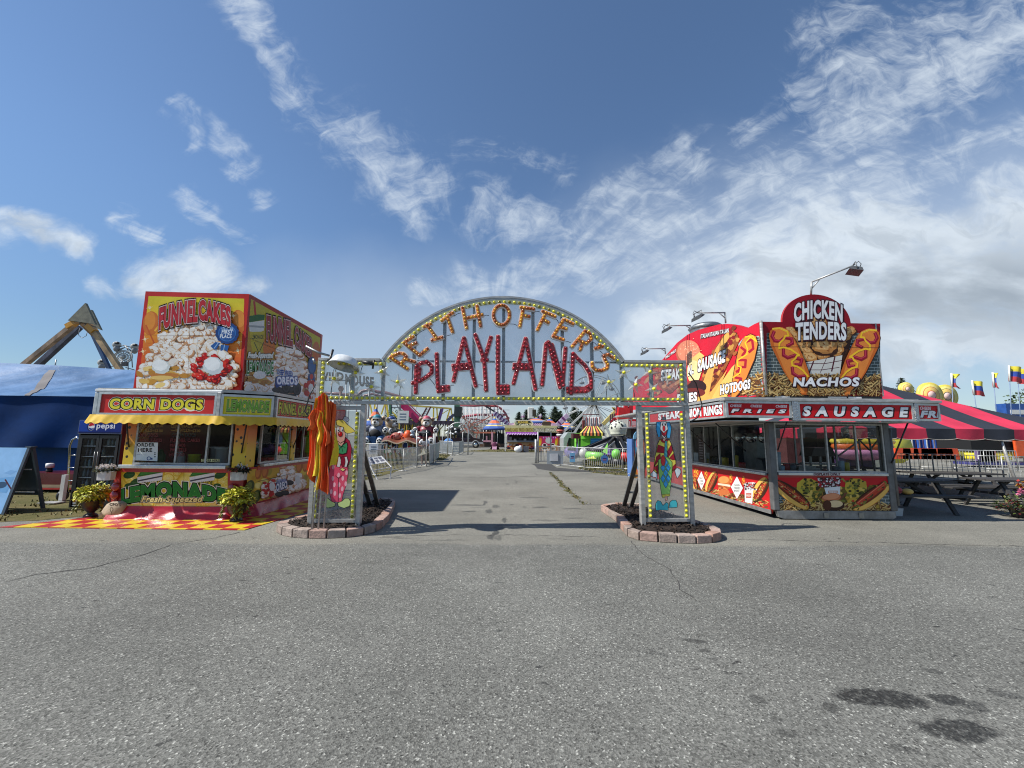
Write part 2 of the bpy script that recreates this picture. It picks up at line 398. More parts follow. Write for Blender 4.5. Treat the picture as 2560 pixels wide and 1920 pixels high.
# -- ground
def asphalt_mat():
 m=bpy.data.materials.new('asphalt');m.use_nodes=True
 T=m.node_tree;b=T.nodes['Principled BSDF']
 co=nd(T, 'ShaderNodeNewGeometry').outputs['Position']
 s=nd(T, 'ShaderNodeSeparateXYZ', ins={0:co})
 w=nd(T, 'ShaderNodeTexNoise', ins={'Vector':co, 'Scale':2.2, 'Detail':5}).outputs['Color']
 wv=vm(T, 'SCALE', vm(T, 'SUBTRACT', w, (.5, .5, .5)).outputs[0]);wv.inputs['Scale'].default_value=.28
 w2=nd(T, 'ShaderNodeTexNoise', ins={'Vector':co, 'Scale':11.0, 'Detail':4}).outputs['Color']
 wv2=vm(T, 'SCALE', vm(T, 'SUBTRACT', w2, (.5, .5, .5)).outputs[0]);wv2.inputs['Scale'].default_value=.09
 cw=vm(T, 'ADD', vm(T, 'ADD', co, wv.outputs[0]).outputs[0], wv2.outputs[0]).outputs[0]
 big=noise(T, co, .35, 5, .6)
 mid=noise(T, vm(T, 'MULTIPLY', co, (.5, 1.6, 1)).outputs[0], 1.3, 6, .65, .4)
 edge=sstep(T, mth(T, 'ADD', s.outputs[1], mth(T, 'MULTIPLY', mth(T, 'SUBTRACT', big, .5), .5)), 6.55, 6.75)
 base=mixc(T, edge, (.150, .150, .135), (.196, .190, .162))
 tone=mth(T, 'ADD', sstep(T, big, .3, .7, .80, 1.12), mth(T, 'MULTIPLY', mth(T, 'SUBTRACT', mid, .5), .35))
 v1=nd(T, 'ShaderNodeTexVoronoi', ins={'Vector':co, 'Scale':95.0})
 chip=nd(T, 'ShaderNodeSeparateColor', ins={0:v1.outputs['Color']})
 ch=sstep(T, chip.outputs[0], .0, 1.0, .64, 1.30)
 lt=sstep(T, chip.outputs[1], .90, .97, 0, 1)
 dk=sstep(T, chip.outputs[2], .12, .02, 0, 1)
 amt=mth(T, 'SUBTRACT', 1.0, mth(T, 'MULTIPLY', edge, .55))
 f=mth(T, 'MULTIPLY', tone, mth(T, 'ADD', 1.0, mth(T, 'MULTIPLY', mth(T, 'SUBTRACT', ch, 1.0), amt)))
 f=mth(T, 'MULTIPLY', f, mth(T, 'ADD', 1.0, mth(T, 'MULTIPLY', mth(T, 'MULTIPLY', lt, amt), 1.25)))
 f=mth(T, 'MULTIPLY', f, mth(T, 'SUBTRACT', 1.0, mth(T, 'MULTIPLY', dk, .5)))
 st=None
 for px, py, rx, ry, k in((2190, 1742, .30, .12, .78), (2258, 1755, .15, .07, .6), (2362, 1745, .13, .08, .7), (2395, 1825, .19, .10, .75), (2350, 1828, .08, .05, .4), (2087, 1776, .08, .045, .5), (2335, 1677, .07, .04, .45), (2450, 1768, .10, .05, .5), (2405, 1778, .07, .035, .4), (2535, 1742, .08, .06, .45), (1740, 1602, .12, .05, .5), (1768, 1626, .05, .03, .4), (1628, 1628, .06, .03, .4), (1662, 1634, .06, .03, .38), (1788, 1645, .05, .03, .35), (1812, 1668, .05, .03, .3), (1840, 1686, .06, .03, .4), (1900, 1755, .07, .035, .35), (1935, 1795, .06, .04, .35), (1975, 1832, .08, .04, .35), (2280, 1880, .07, .03, .35), (1170, 1263, .5, .12, .5), (1335, 1244, .45, .12, .4), (1170, 1279, .18, .1, .55), (1225, 1278, .1, .22, .6), (1240, 1266, .09, .2, .5), (1350, 1268, .2, .12, .5), (1450, 1272, .5, .06, .5), (1020, 1273, .4, .08, .35), (1250, 1318, .12, .25, .7), (1270, 1315, .08, .16, .65), (1232, 1342, .07, .22, .55), (1218, 1226, .1, .12, .4), (1268, 1210, .08, .3, .3), (1000, 1344, .4, .05, .4), (1360, 1301, .3, .08, .35), (1220, 1185, .3, .1, .3), (1550, 1230, .5, .1, .25), (1250, 1345, .06, .2, .4), (1236, 1335, .05, .35, .7), (1212, 1258, .05, .35, .6), (1262, 1300, .05, .3, .6), (1308, 1240, .3, .06, .5), (1280, 1262, .06, .06, .7), (1310, 1268, .05, .05, .7), (1205, 1270, .25, .05, .5), (1500, 1262, .6, .05, .5), (1440, 1295, .3, .06, .4), (1120, 1230, .3, .06, .3), (1290, 1205, .04, .6, .35), (1340, 1185, .05, .8, .25), (1100, 1350, .5, .03, .4), (1400, 1348, .3, .03, .35)):
  g=G(px, py)
  d=vm(T, 'MULTIPLY', vm(T, 'SUBTRACT', cw, (g.x, g.y, 0)).outputs[0], (1/rx, 1/ry, 0)).outputs[0]
  q=sstep(T, vm(T, 'LENGTH', d).outputs['Value'], 1.08, .78, 0, k)
  st=q if st is None else mth(T, 'MAXIMUM', st, q)
 brk=sstep(T, noise(T, co, 26, 4, .6), .32, .55, .45, 1)
 st=mth(T, 'MULTIPLY', st, brk)
 v2=nd(T, 'ShaderNodeTexVoronoi', ins={'Vector':vm(T, 'MULTIPLY', cw, (.8, 2.4, 1)).outputs[0], 'Scale':3.4})
 rnd=nd(T, 'ShaderNodeSeparateColor', ins={0:v2.outputs['Color']})
 rad=mth(T, 'MULTIPLY', sstep(T, rnd.outputs[0], .5, 1.0), .13)
 dot=mth(T, 'MULTIPLY', sstep(T, mth(T, 'SUBTRACT', v2.outputs['Distance'], rad), .03, -.02), sstep(T, rnd.outputs[0], .48, .52))
 st=mth(T, 'MAXIMUM', st, mth(T, 'MULTIPLY', dot, .62))
 f=mth(T, 'MULTIPLY', f, mth(T, 'SUBTRACT', 1.0, st))
 c=vm(T, 'SCALE', base);T.links.new(f, c.inputs['Scale'])
 T.links.new(c.outputs[0], b.inputs['Base Color'])
 T.links.new(sstep(T, st, .0, .6, .88, .6), b.inputs['Roughness'])
 b.inputs['Specular IOR Level'].default_value=.3
 hgt=mth(T, 'ADD', v1.outputs['Distance'], mth(T, 'MULTIPLY', noise(T, co, 30, 3), .8))
 bp=nd(T, 'ShaderNodeBump', ins={'Strength':.55, 'Distance':.006, 'Height':hgt})
 T.links.new(bp.outputs[0], b.inputs['Normal'])
 return m
g=MB()
g.add([(-900, -300, 0), (900, -300, 0), (900, 1500, 0), (-900, 1500, 0)], [(0, 1, 2, 3)])
kind(g.build('asphalt_ground', asphalt_mat()), 'structure')
M_CRACK=mat('tar_crack', (.055, .053, .05), .9, var=.3)
def crack(pix, w, seed):
 r=random.Random(seed);pts=[G(*p)for p in pix];line=[]
 for a, b in zip(pts, pts[1:]):
  n=max(int((b-a).length/.12), 2)
  for i in range(n):
   p=a.lerp(b, i/n);line.append(p+Vector((r.gauss(0, .018), r.gauss(0, .018), 0)))
 line.append(pts[-1]);m=MB();vs=[]
 for i, p in enumerate(line):
  d=(line[min(i+1, len(line)-1)]-line[max(i-1, 0)]).normalized();nrm=Vector((-d.y, d.x, 0));k=w*(.35+r.random())
  vs+=[p+nrm*k/2+Vector((0, 0, .004)), p-nrm*k/2+Vector((0, 0, .004))]
 m.add(vs, [(2*i, 2*i+1, 2*i+3, 2*i+2)for i in range(len(line)-1)])
 kind(m.build('pavement_crack', M_CRACK), 'structure')
crack([(0, 1458), (95, 1436), (240, 1418), (340, 1392), (430, 1362), (540, 1344), (600, 1330)], .016, 1)
crack([(1572, 1352), (1625, 1398), (1680, 1425), (1700, 1462), (1740, 1502)], .010, 2)
crack([(1845, 1350), (1930, 1350), (2560, 1366)], .012, 3)
crack([(1100, 1192), (1250, 1194), (1350, 1190), (1420, 1192)], .05, 4)
crack([(960, 1340), (1100, 1338), (1290, 1338), (1500, 1343)], .012, 5)
def grass_mat(name, a, b2):
 m=bpy.data.materials.new(name);m.use_nodes=True
 T=m.node_tree;b=T.nodes['Principled BSDF']
 co=nd(T, 'ShaderNodeNewGeometry').outputs['Position']
 n=noise(T, co, 1.8, 7, .7, .5);n2=noise(T, co, 25, 4, .7)
 c=mixc(T, sstep(T, n, .38, .66), a, b2)
 c=mixc(T, sstep(T, n2, .5, .75, 0, .7), c, (.20, .17, .11))
 T.links.new(c, b.inputs['Base Color']);b.inputs['Roughness'].default_value=.95;b.inputs['Specular IOR Level'].default_value=.15
 bp=nd(T, 'ShaderNodeBump', ins={'Strength':.8, 'Distance':.03, 'Height':n2});T.links.new(bp.outputs[0], b.inputs['Normal'])
 return m
M_GRASS=grass_mat('worn_grass', (.085, .085, .028), (.15, .125, .055))
M_BLADE=mat('grass_blades', None, .8, var=.3, vscale=5)
def grass(poly, n, seed, h=.07, gravel=0):
 r=random.Random(seed);m=MB()
 xs, ys=[p[0]for p in poly], [p[1]for p in poly]
 ctr=[]
 k=len(poly)
 for i in range(k):
  a, b=Vector((*poly[i], 0)), Vector((*poly[(i+1)%k], 0));q=max(int((b-a).length/.35), 1)
  for j in range(q):
   p=a.lerp(b, j/q);ctr.append((p.x+r.gauss(0, .06), p.y+r.gauss(0, .06)))
 tri=tessellate_polygon([[Vector((u, v, 0))for u, v in ctr]])
 m.add([(u, v, .005)for u, v in ctr], [tuple(t)for t in tri])
 ob=kind(m.build('grass', M_GRASS), 'stuff')
 t=MB()
 for _ in range(n):
  x, y=r.uniform(min(xs), max(xs)), r.uniform(min(ys), max(ys))
  if not inside(poly, x, y):continue
  for _ in range(4):
   a=r.random()*6.3;hh=h*r.uniform(.4, 1.2);w=.012+y*.0006
   px, py=x+r.gauss(0, .05), y+r.gauss(0, .05)
   col=r.choice([(.07, .085, .02), (.11, .11, .03), (.16, .13, .05), (.05, .07, .02), (.2, .16, .08)])
   t.add([(px-w*math.cos(a), py-w*math.sin(a), .004), (px+w*math.cos(a), py+w*math.sin(a), .004), (px+r.gauss(0, .03), py+r.gauss(0, .03), hh)], [(0, 1, 2)], col)
 kind(t.build('grass_blades', M_BLADE), 'stuff')
def gp(*pix):return[tuple(G(*p)[:2])for p in pix]
grass([(-40, 8.6), (-9.2, 8.05), (-8.3, 8.7), (-8.4, 9.3), (-7.2, 12.6), (-5.9, 13.2), (-5.2, 15), (-4.9, 18), (-5.0, 22), (-5.3, 26), (-6.2, 32), (-9, 32), (-14, 15), (-40, 14)], 5200, 11)
grass([(-5.6, 26.5), (-4.1, 28), (-4.4, 36), (-8, 40), (-10, 32)], 700, 12)
grass([(4.15, 22.3), (4.3, 19.6), (5.4, 18.35), (8, 17.75), (13, 17.7), (13, 30), (6, 30), (5, 25)], 2600, 13)
grass([(-4.5, 44), (12, 42.5), (14, 52), (-1, 53)], 500, 14, .1)
wl=[G(1374, 1181), G(1392, 1198), G(1408, 1215), G(1425, 1231), G(1445, 1247), G(1464, 1262)]
grass([(p.x-.03, p.y)for p in wl]+[(p.x+.04, p.y)for p in reversed(wl)], 500, 15, .035)
pz3=lambda a, b:G(1200+a*440/2212, 990+b*440/2212)
m=MB();pp_=[pz3(*q)for q in((640, 852), (700, 852), (900, 858), (960, 900), (1300, 932), (1935, 944), (2200, 950), (2200, 972), (1935, 966), (1300, 955), (900, 942), (720, 914), (690, 875))]
tri=tessellate_polygon([[Vector((p.x, p.y, 0))for p in pp_]]);m.add([(p.x, p.y, .0075)for p in pp_], [tuple(t)for t in tri])
kind(m.build('asphalt_patch', mat('fresh_asphalt', (.052, .050, .047), .9, var=.25, vscale=3, bump=.4)), 'structure')
# -- entrance gate
GY=7.37
def gz5(a, b):p=P(760+a/4.2538, 720+b/4.2538, GY);return p.x, p.z
def gz6(a, b):p=P(1240+a/4.2538, 720+b/4.2538, GY);return p.x, p.z
gate=thing('entrance_gate', 'grey metal gateway with arched bulb-lit sign spanning the lane between two kerbed beds', 'gate', (.04, GY, 0))
GX=.04
def gfn(off=0.0):return lambda u, v, t:(u, GY-off-t, v)
AC, AR=(GX, 1.63), 2.69
def arcp(r, t):return AC[0]+r*math.sin(t), AC[1]+r*math.cos(t)
TJ=math.atan2(2.25, 3.1-AC[1])
def arc_strip(m, r0, r1, y0, y1, n=40, c=None):
 for i in range(n):
  a, b=-TJ+2*TJ*i/n, -TJ+2*TJ*(i+1)/n
  q=[arcp(r0, a), arcp(r0, b), arcp(r1, b), arcp(r1, a)]
  m.hexa([(x, y0, z)for x, z in q], [(x, y1, z)for x, z in q], c)
D=.16
m=MB();arc_strip(m, AR-.035, AR, GY-.02, GY+D);arc_strip(m, AR-.075, AR-.037, GY-.012, GY+.04);m.build('arch_rim', M_ALU, gate)
for x0, x1 in((-3.36, -2.24), (2.28, 3.44)):
 m=MB();m.box(x0, x1, GY-.02, GY+D, 3.06, 3.11);xe=x0 if x0<0 else x1
 m.box(min(xe, xe+(.06 if x0<0 else-.06)), max(xe, xe+(.06 if x0<0 else-.06)), GY-.018, GY+D-.002, 2.33, 3.058)
 m.build('wing_frame', M_ALU, gate, .004)
m=MB();m.box(-3.36, 3.44, GY-.02, GY+.07, 2.262, 2.326)
m.build('cross_beam', M_ALU, gate, .004)
for i in range(11):
 x=-2.74+.554*i
 top=3.055 if abs(x-GX)>2.2 else AC[1]+math.sqrt((AR-.04)**2-(x-GX)**2)
 MB().box(x-.030, x+.030, GY+.05, GY+.10, 2.33, top).build('mullion', M_GALV, gate)
m=MB();m.box(-2.2, 2.28, GY+.052, GY+.098, 3.06, 3.09);m.build('crossbar', M_GALV, gate)
pl=[(-3.30, 2.33), (3.38, 2.33), (3.38, 3.055)]+[arcp(AR-.04, TJ-2*TJ*i/40)for i in range(41)]+[(-3.30, 3.055)]
m=MB();tri=tessellate_polygon([[Vector((u, v, 0))for u, v in pl]]);m.add([(u, GY+.035, v)for u, v in pl], [tuple(t)for t in tri]);m.build('plexiglass_panel', M_PLEX, gate)
for xa, xb in((-3.38, -2.47), (2.50, 3.46)):
 for x in(xa, xb-.078):MB().box(x, x+.078, GY, GY+.12, .05, 2.259).build('pillar_post', M_ALU, gate, .004)
 m=MB();m.box(xa+.08, xb-.08, GY+.01, GY+.08, 2.165, 2.235);m2=MB();m2.box(xa+.08, xb-.08, GY+.01, GY+.07, .19, .245);m2.build('bottom_rail', M_ALU, gate);m.build('top_rail', M_ALU, gate)
 MB().add([(xa+.08, GY+.05, .24), (xb-.08, GY+.05, .24), (xb-.08, GY+.05, 2.14), (xa+.08, GY+.05, 2.14)], [(0, 1, 2, 3)]).build('pillar_panel', M_PLEX, gate)
 sx=xb-.11 if xa<0 else xa+.11;sh=-.26 if xa<0 else .26
 m=MB()
 for dxx in(-.085, .085):m.bar((sx+dxx+sh, GY+2.05, .1), (sx+dxx+sh*.1, GY+.14, 1.45), .085, .04)
 for t in(.3, .6, .85):
  a=Vector((sx+sh, GY+2.05, .1)).lerp(Vector((sx+sh*.1, GY+.14, 1.45)), t);m.box(a.x-.07, a.x+.07, a.y-.02, a.y+.02, a.z-.02, a.z+.02)
 m.build('brace', M_STEEL, gate)
M_CHAN=mat('bulb_channel', (.50, .50, .30), .35, .3, var=.35, vscale=14)
m=MB();m.box(-3.29, 3.37, GY-.016, GY-.001, 2.344, 2.408);m.box(-3.2, -2.14, GY-.016, GY-.001, 2.972, 3.04);m.box(2.2, 3.28, GY-.016, GY-.001, 2.972, 3.04)
m.box(-3.295, -3.225, GY-.015, GY-.0015, 2.41, 3.04);m.box(3.3, 3.37, GY-.015, GY-.0015, 2.41, 3.04)
arc_strip(m, AR-.155, AR-.078, GY-.016, GY-.001)
for x, z0 in((-2.6, .26), (-3.25, .26), (2.655, .26), (3.30, .26)):m.box(x-.03, x+.03, GY-.016, GY-.001, z0, 2.12)
m.build('bulb_channel', M_CHAN, gate)
M_BULB=mat('yellow_lamp_cap', (.80, .76, .03), .16, var=.25, vscale=9, coat=.5)
M_BULBD=mat('dim_lamp_cap', (.24, .23, .02), .2, var=.3, vscale=9)
M_RED=mat('red_lamp_cap', (.42, .012, .025), .14, var=.35, vscale=14, coat=.6)
M_AMB=mat('amber_lamp_cap', None, .14, var=.3, vscale=14, coat=.6)
CAP=[(.026, 0), (.027, .012), (.022, .026), (.013, .036), (0, .04)]
def cap(m, x, z, s=1.0, y=None, c=None, n=9):m.lathe([(r*s, h*s)for r, h in CAP], (x, GY-.016 if y is None else y, z), n, c, 'y')
row=[(-3.26+6.6*i/72, 2.376)for i in range(73)]+[(-3.17+.0955*i, 3.006)for i in range(11)]+[(2.225+.0955*i, 3.006)for i in range(11)]
m=MB();cap(m, 0, 0, y=0);bulb0=None
for x, z in row[:95]:
 if bulb0 is None:
  m2=MB();cap(m2, x, z);bulb0=m2.build('bulb', M_BULB, gate);bx0, bz0=x, z
 else:
  b=bulb0.copy();COL.objects.link(b);b.parent=gate;b.location=(x-bx0, 0, z-bz0)
m=MB();md=MB();rr=random.Random(3)
for i in range(1, 8):
 for x in(-3.26, 3.335):cap(m, x, 2.376+.091*i)
nb=52
for i in range(nb+1):
 t=-TJ+.03+(2*TJ-.06)*i/nb;x, z=arcp(AR-.117, t)
 cap(m if(i%2==0 or i<14 or i>nb-12)else md, x, z)
for x, z0, n in((-2.6, .30, 22), (-3.25, .30, 8), (2.655, .30, 22), (3.30, .30, 22)):
 for i in range(n):cap(md if rr.random()<.28 else m, x, z0+.0855*i)
kind(m.build('bulb_string', M_BULB, gate), 'stuff');kind(md.build('dim_bulb_string', M_BULBD, gate), 'stuff')
L_AMB={'R':[[(940, 735), (1120, 855)], [(940, 735), (970, 715), (1030, 692), (1080, 697), (1108, 725), (1095, 757), (1063, 787)], [(1085, 750), (1200, 785)]], 'E':[[(1185, 515), (1085, 580), (1250, 715), (1335, 645)], [(1150, 610), (1215, 583)]], 'I':[[(1295, 415), (1370, 380)], [(1335, 400), (1427, 532)], [(1380, 555), (1490, 525)]], 'T':[[(1485, 350), (1605, 265)], [(1545, 310), (1600, 470)]], 'H':[[(1708, 215), (1747, 430)], [(1860, 195), (1897, 410)], [(1730, 330), (1915, 290)]]}
L_AM2={'O':[[(77+85*math.cos(t), 296-105*math.sin(t))for t in[2*math.pi*k/20 for k in range(21)]]], 'F':[[(280, 215), (420, 235)], [(308, 222), (270, 415)], [(298, 300), (370, 315)]], 'F2':[[(510, 258), (645, 315)], [(545, 275), (455, 455)], [(515, 345), (572, 380)]], 'E2':[[(835, 395), (735, 345), (620, 525), (730, 560)], [(690, 425), (762, 445)]], 'R2':[[(960, 470), (820, 635)], [(960, 470), (1010, 500), (1025, 555), (970, 602), (895, 575)], [(930, 595), (905, 668)]], 'ap':[[(1065, 655), (1145, 635)], [(1110, 615), (1108, 648)]], 'S':[[(1265, 765), (1200, 720), (1155, 735), (1165, 775), (1195, 825), (1188, 865), (1130, 890), (1070, 885), (1032, 850), (1030, 805)]]}
L_RED={'P':[[(1215, 830), (1205, 1110)], [(1215, 830), (1265, 797), (1325, 785), (1378, 830), (1375, 900), (1320, 945), (1250, 985), (1172, 1008)], [(1250, 855), (1235, 960)]], 'L':[[(1430, 700), (1440, 1058), (1552, 1050)], [(1440, 1096), (1552, 1082)]], 'A':[[(1605, 990), (1720, 535), (1840, 1045)], [(1600, 828), (1790, 812)], [(1605, 866), (1800, 848)]], 'Y':[[(1838, 500), (1930, 760), (1950, 1090)], [(2005, 530), (1955, 700), (1930, 770)], [(1905, 770), (1965, 770)]], 'L2':[[(2080, 520), (2072, 1050), (2185, 1050)], [(2072, 1085), (2185, 1083)], [(2072, 1120), (2185, 1118)]]}
L_RE2={'A2':[[(197, 1020), (330, 545), (430, 1085)], [(205, 822), (375, 828)], [(200, 860), (380, 866)]], 'N':[[(500, 1038), (545, 605), (572, 585)], [(572, 585), (690, 1070)], [(605, 610), (725, 1045)], [(750, 650), (715, 1040)]], 'D':[[(830, 708), (805, 1132)], [(830, 708), (880, 765), (950, 830), (1005, 920), (1020, 1000), (1015, 1078), (960, 1108), (770, 1112)], [(765, 1078), (950, 1080), (1010, 1045)]]}
M_LRED=mat('letter_face', None, .4, var=.3, vscale=10)
def letters(table, z, face, rim, w, sp, caps, seed):
 r=random.Random(seed)
 for key, strokes in table.items():
  seg=[[z(*p)for p in st]for st in strokes]
  m, mr, mc=MB(face), MB(rim), MB()
  for st in seg:
   for(x0, z0), (x1, z1)in zip(st, st[1:]):
    for mm, ww, ya, yb in((mr, w+.034, GY-.045, GY+.005), (m, w, GY-.052, GY-.0452)):
     mm.bar((x0, (ya+yb)/2, z0), (x1, (ya+yb)/2, z1), abs(yb-ya), ww, up=(0, 1, 0))if False else None
     L=math.hypot(x1-x0, z1-z0);ux, uz=(x1-x0)/L, (z1-z0)/L;nx, nz=-uz*ww/2, ux*ww/2
     out=[(x0+nx, z0+nz), (x1+nx, z1+nz), (x1+nx*.7+ux*ww*.35, z1+nz*.7+uz*ww*.35), (x1-nx*.7+ux*ww*.35, z1-nz*.7+uz*ww*.35), (x1-nx, z1-nz), (x0-nx, z0-nz), (x0-nx*.7-ux*ww*.35, z0-nz*.7-uz*ww*.35), (x0+nx*.7-ux*ww*.35, z0+nz*.7-uz*ww*.35)]
     e=r.random()*.0016
     mm.prism(out, lambda u, v, t:(u, t, v), ya-e, yb)
  used=[]
  for st in seg:
   for(x0, z0), (x1, z1)in zip(st, st[1:]):
    L=math.hypot(x1-x0, z1-z0);n=max(round(L/sp), 1)
    for i in range(n+1):
     x, zz=x0+(x1-x0)*i/n, z0+(z1-z0)*i/n
     if all((x-a)**2+(zz-b)**2>(sp*.72)**2 for a, b in used):used.append((x, zz))
  for x, zz in used:cap(mc, x, zz, .98 if w>.08 else .9, GY-.054, r.choice(caps), 8)
  lo=m.build('letter', M_LRED, gate)
  mr.build('letter_rim', M_WHITE, lo);kind(mc.build('bulb', M_AMB, lo), 'stuff')
AM=[(.75, .36, .02), (.70, .28, .015), (.42, .10, .01), (.35, .07, .01), (.85, .5, .05)]
letters(L_AMB, gz5, (.75, .27, .08), (.7, .62, .55), .062, .062, AM, 1)
letters(L_AM2, gz6, (.75, .27, .08), (.7, .62, .55), .062, .062, AM, 2)
RD=[(.42, .012, .025), (.30, .008, .018), (.52, .03, .05)]
letters(L_RED, gz5, (.42, .05, .06), (.7, .7, .7), .074, .078, RD, 3)
letters(L_RE2, gz6, (.42, .05, .06), (.7, .7, .7), .074, .078, RD, 4)
M_STAR=glass('clear_star', (.8, .82, .8), .22, .4, (.75, .76, .72), .1)
for z, q in((gz5, ((355, 955), (580, 895), (850, 885), (1020, 995), (745, 1045), (545, 1100))), (gz6, ((1360, 915), (1635, 910), (1835, 970), (1200, 1015), (1485, 1045), (1675, 1090)))):
 for i, p in enumerate(q):
  x, zz=z(*p);a0=.4*i;R=.165
  m=MB()
  pts=[((R if k%2==0 else R*.36)*math.sin(a0+math.pi*k/5)+x, (R if k%2==0 else R*.36)*math.cos(a0+math.pi*k/5)+zz)for k in range(10)]
  for k in range(10):a, b=pts[k], pts[(k+1)%10];m.add([(a[0], GY-.03, a[1]), (b[0], GY-.03, b[1]), (x, GY-.075, zz)], [(0, 1, 2)], None, False)
  s=m.build('star', M_STAR, gate)
  m=MB();cap(m, x, zz, 1.25, GY-.075);m.build('star_bulb', M_BULB, s)
for z, a, b in((gz5, (1215, 500), (1300, 440)), (gz5, (1500, 530), (1580, 495)), (gz5, (1610, 300), (1700, 260)), (gz5, (1925, 300), (1985, 295)), (gz6, (165, 385), (250, 405)), (gz6, (430, 260), (500, 265)), (gz6, (650, 335), (685, 380)), (gz6, (750, 580), (810, 590)), (gz6, (1040, 590), (1080, 610)), (gz6, (1115, 680), (1150, 715)), (gz5, (1230, 745), (1290, 730)), (gz5, (1350, 960), (1425, 1060)), (gz5, (1555, 1045), (1610, 1030)), (gz5, (1790, 1030), (1920, 1035)), (gz6, (440, 1080), (500, 1070)), (gz6, (725, 1075), (770, 1062)), (gz6, (1190, 1050), (1180, 1180)), (gz6, (1470, 1100), (1485, 1180)), (gz6, (1640, 1090), (1635, 1180)), (gz6, (1590, 845), (1600, 900)), (gz5, (640, 820), (620, 880)), (gz5, (1040, 1040), (1030, 1130)), (gz5, (340, 830), (300, 1110)), (gz5, (365, 840), (350, 880))):
 p, q=z(*a), z(*b);mx=((p[0]+q[0])/2, (p[1]+q[1])/2+.012)
 MB().tube([(p[0], GY-.01, p[1]), (mx[0], GY-.02, mx[1]), (q[0], GY-.01, q[1])], .006, 5).build('wire', M_BLACK, gate)
def zl(a, b):p=P(680+a*320/1397, 980+b*320/1397, GY);return p.x, p.z
def zr(a, b):p=P(1500+a*340/1410, 980+b*340/1410, GY);return p.x, p.z
INK=(.012, .012, .014)
class PixArt(Art):
 """picture drawn in the pixel grid of an enlarged photo crop"""
 def ol(s, pts, c, w=5, close=True):
  s.poly(pts, c);s.line(pts+([pts[0]]if close else[]), w, INK)
def pixfn(z, off):return lambda u, v, t:(z(u, v)[0], GY-off-t, z(u, v)[1])
a=PixArt(pixfn(zl, -.045), seed=4)
PINK, SKIN=K(232, 90, 120), K(235, 180, 160)
bodyp=[(700, 490), (800, 480), (845, 520), (868, 600), (860, 700), (830, 790), (825, 880), (805, 1000), (770, 1110), (750, 1190), (650, 1190), (620, 1080), (600, 960), (615, 850), (640, 770), (625, 700), (640, 620)]
a.ol(bodyp, K(176, 40, 66));a.ol([(625, 640), (690, 625), (730, 700), (735, 760), (690, 780), (640, 775), (622, 710)], K(200, 50, 80))
a.ol([(640, 775), (820, 790), (828, 880), (805, 1010), (770, 1110), (752, 1190), (645, 1190), (618, 1080), (600, 960), (615, 850)], PINK)
for q in((665, 805), (722, 895), (660, 930), (768, 930), (675, 1000), (728, 1000), (762, 1045), (640, 1075), (680, 1095), (735, 1120), (800, 990), (810, 870)):a.ell(q[0], q[1], 14, 27, K(250, 190, 205), .1)
a.line([(722, 920), (716, 1180)], 5, INK);a.line([(685, 900), (722, 932), (760, 900)], 5, INK)
a.ol([(570, 1160), (600, 1145), (640, 1180), (680, 1200), (680, 1235), (600, 1255), (575, 1235), (562, 1195)], K(205, 225, 150))
a.ol([(710, 1200), (760, 1180), (790, 1150), (830, 1150), (852, 1185), (840, 1235), (780, 1258), (715, 1235)], K(205, 225, 150))
a.ol([(695, 590), (710, 560), (780, 560), (815, 535), (822, 580), (810, 650), (770, 665), (720, 655), (690, 625)], K(70, 160, 110))
for q in((715, 640), (740, 600), (770, 640), (795, 590)):a.line([(755, 575), q], 4, INK)
a.ol([(700, 400), (720, 370), (775, 360), (800, 390), (800, 470), (785, 540), (755, 580), (725, 560), (705, 500)], SKIN)
a.ol([(700, 300), (730, 285), (790, 290), (810, 330), (880, 385), (910, 420), (860, 435), (820, 440), (790, 420), (780, 370), (720, 350), (705, 340)], K(238, 215, 100))
a.ol([(775, 290), (790, 250), (830, 260), (845, 290), (810, 320)], K(200, 205, 215))
a.ell(745, 445, 26, 30, INK);a.ell(745, 445, 22, 26, K(200, 20, 30));a.ell(736, 434, 7, 8, K(250, 160, 160))
for q in((722, 395), (765, 393)):a.ell(q[0], q[1], 14, 26, (.8, .8, .8));a.ell(q[0]+3, q[1]+10, 6, 10, INK)
a.line([(715, 520), (745, 545), (785, 520)], 5, INK)
for q in((725, 760), (800, 760)):a.ol([(q[0]-25, q[1]-60), (q[0]+15, q[1]-70), (q[0]+28, q[1]-10), (q[0]+10, q[1]+50), (q[0]-25, q[1]+40)], (.8, .8, .8))
a.ol([(735, 830), (765, 815), (800, 835), (770, 855)], K(250, 225, 150));a.ell(772, 745, 26, 62, INK);a.ell(772, 745, 22, 58, K(150, 30, 55))
a.build('clown_painting', gate)
a=PixArt(pixfn(zr, -.045), seed=5)
a.ol([(640, 500), (735, 505), (760, 560), (800, 720), (805, 800), (760, 860), (760, 740), (620, 740), (615, 860), (570, 830), (580, 720), (610, 560)], K(235, 215, 90))
for q in([(618, 560), (700, 590), (700, 650), (600, 640)], [(705, 650), (755, 560), (772, 620), (720, 700)], [(595, 690), (640, 650), (645, 700), (575, 790), (580, 830)], [(735, 700), (780, 650), (795, 720), (765, 720)], [(570, 800), (615, 770), (615, 860)], [(770, 790), (800, 760), (805, 800), (765, 840)], [(640, 505), (730, 508), (700, 545), (660, 535)]):a.ol(q, K(165, 35, 50), 3)
tro=[(620, 720), (660, 690), (720, 690), (762, 740), (760, 860), (748, 980), (735, 1090), (690, 1100), (655, 1105), (640, 1000), (622, 860)]
a.ol(tro, K(150, 205, 110))
for i in range(7):
 for j in range(3):
  cx, cy=640+j*55+(i%2)*27, 745+i*56
  d=[(cx, cy-45), (cx+25, cy), (cx, cy+45), (cx-25, cy)]
  if all(inside(tro, *q)for q in d):a.ol(d, K(70, 160, 215), 3)
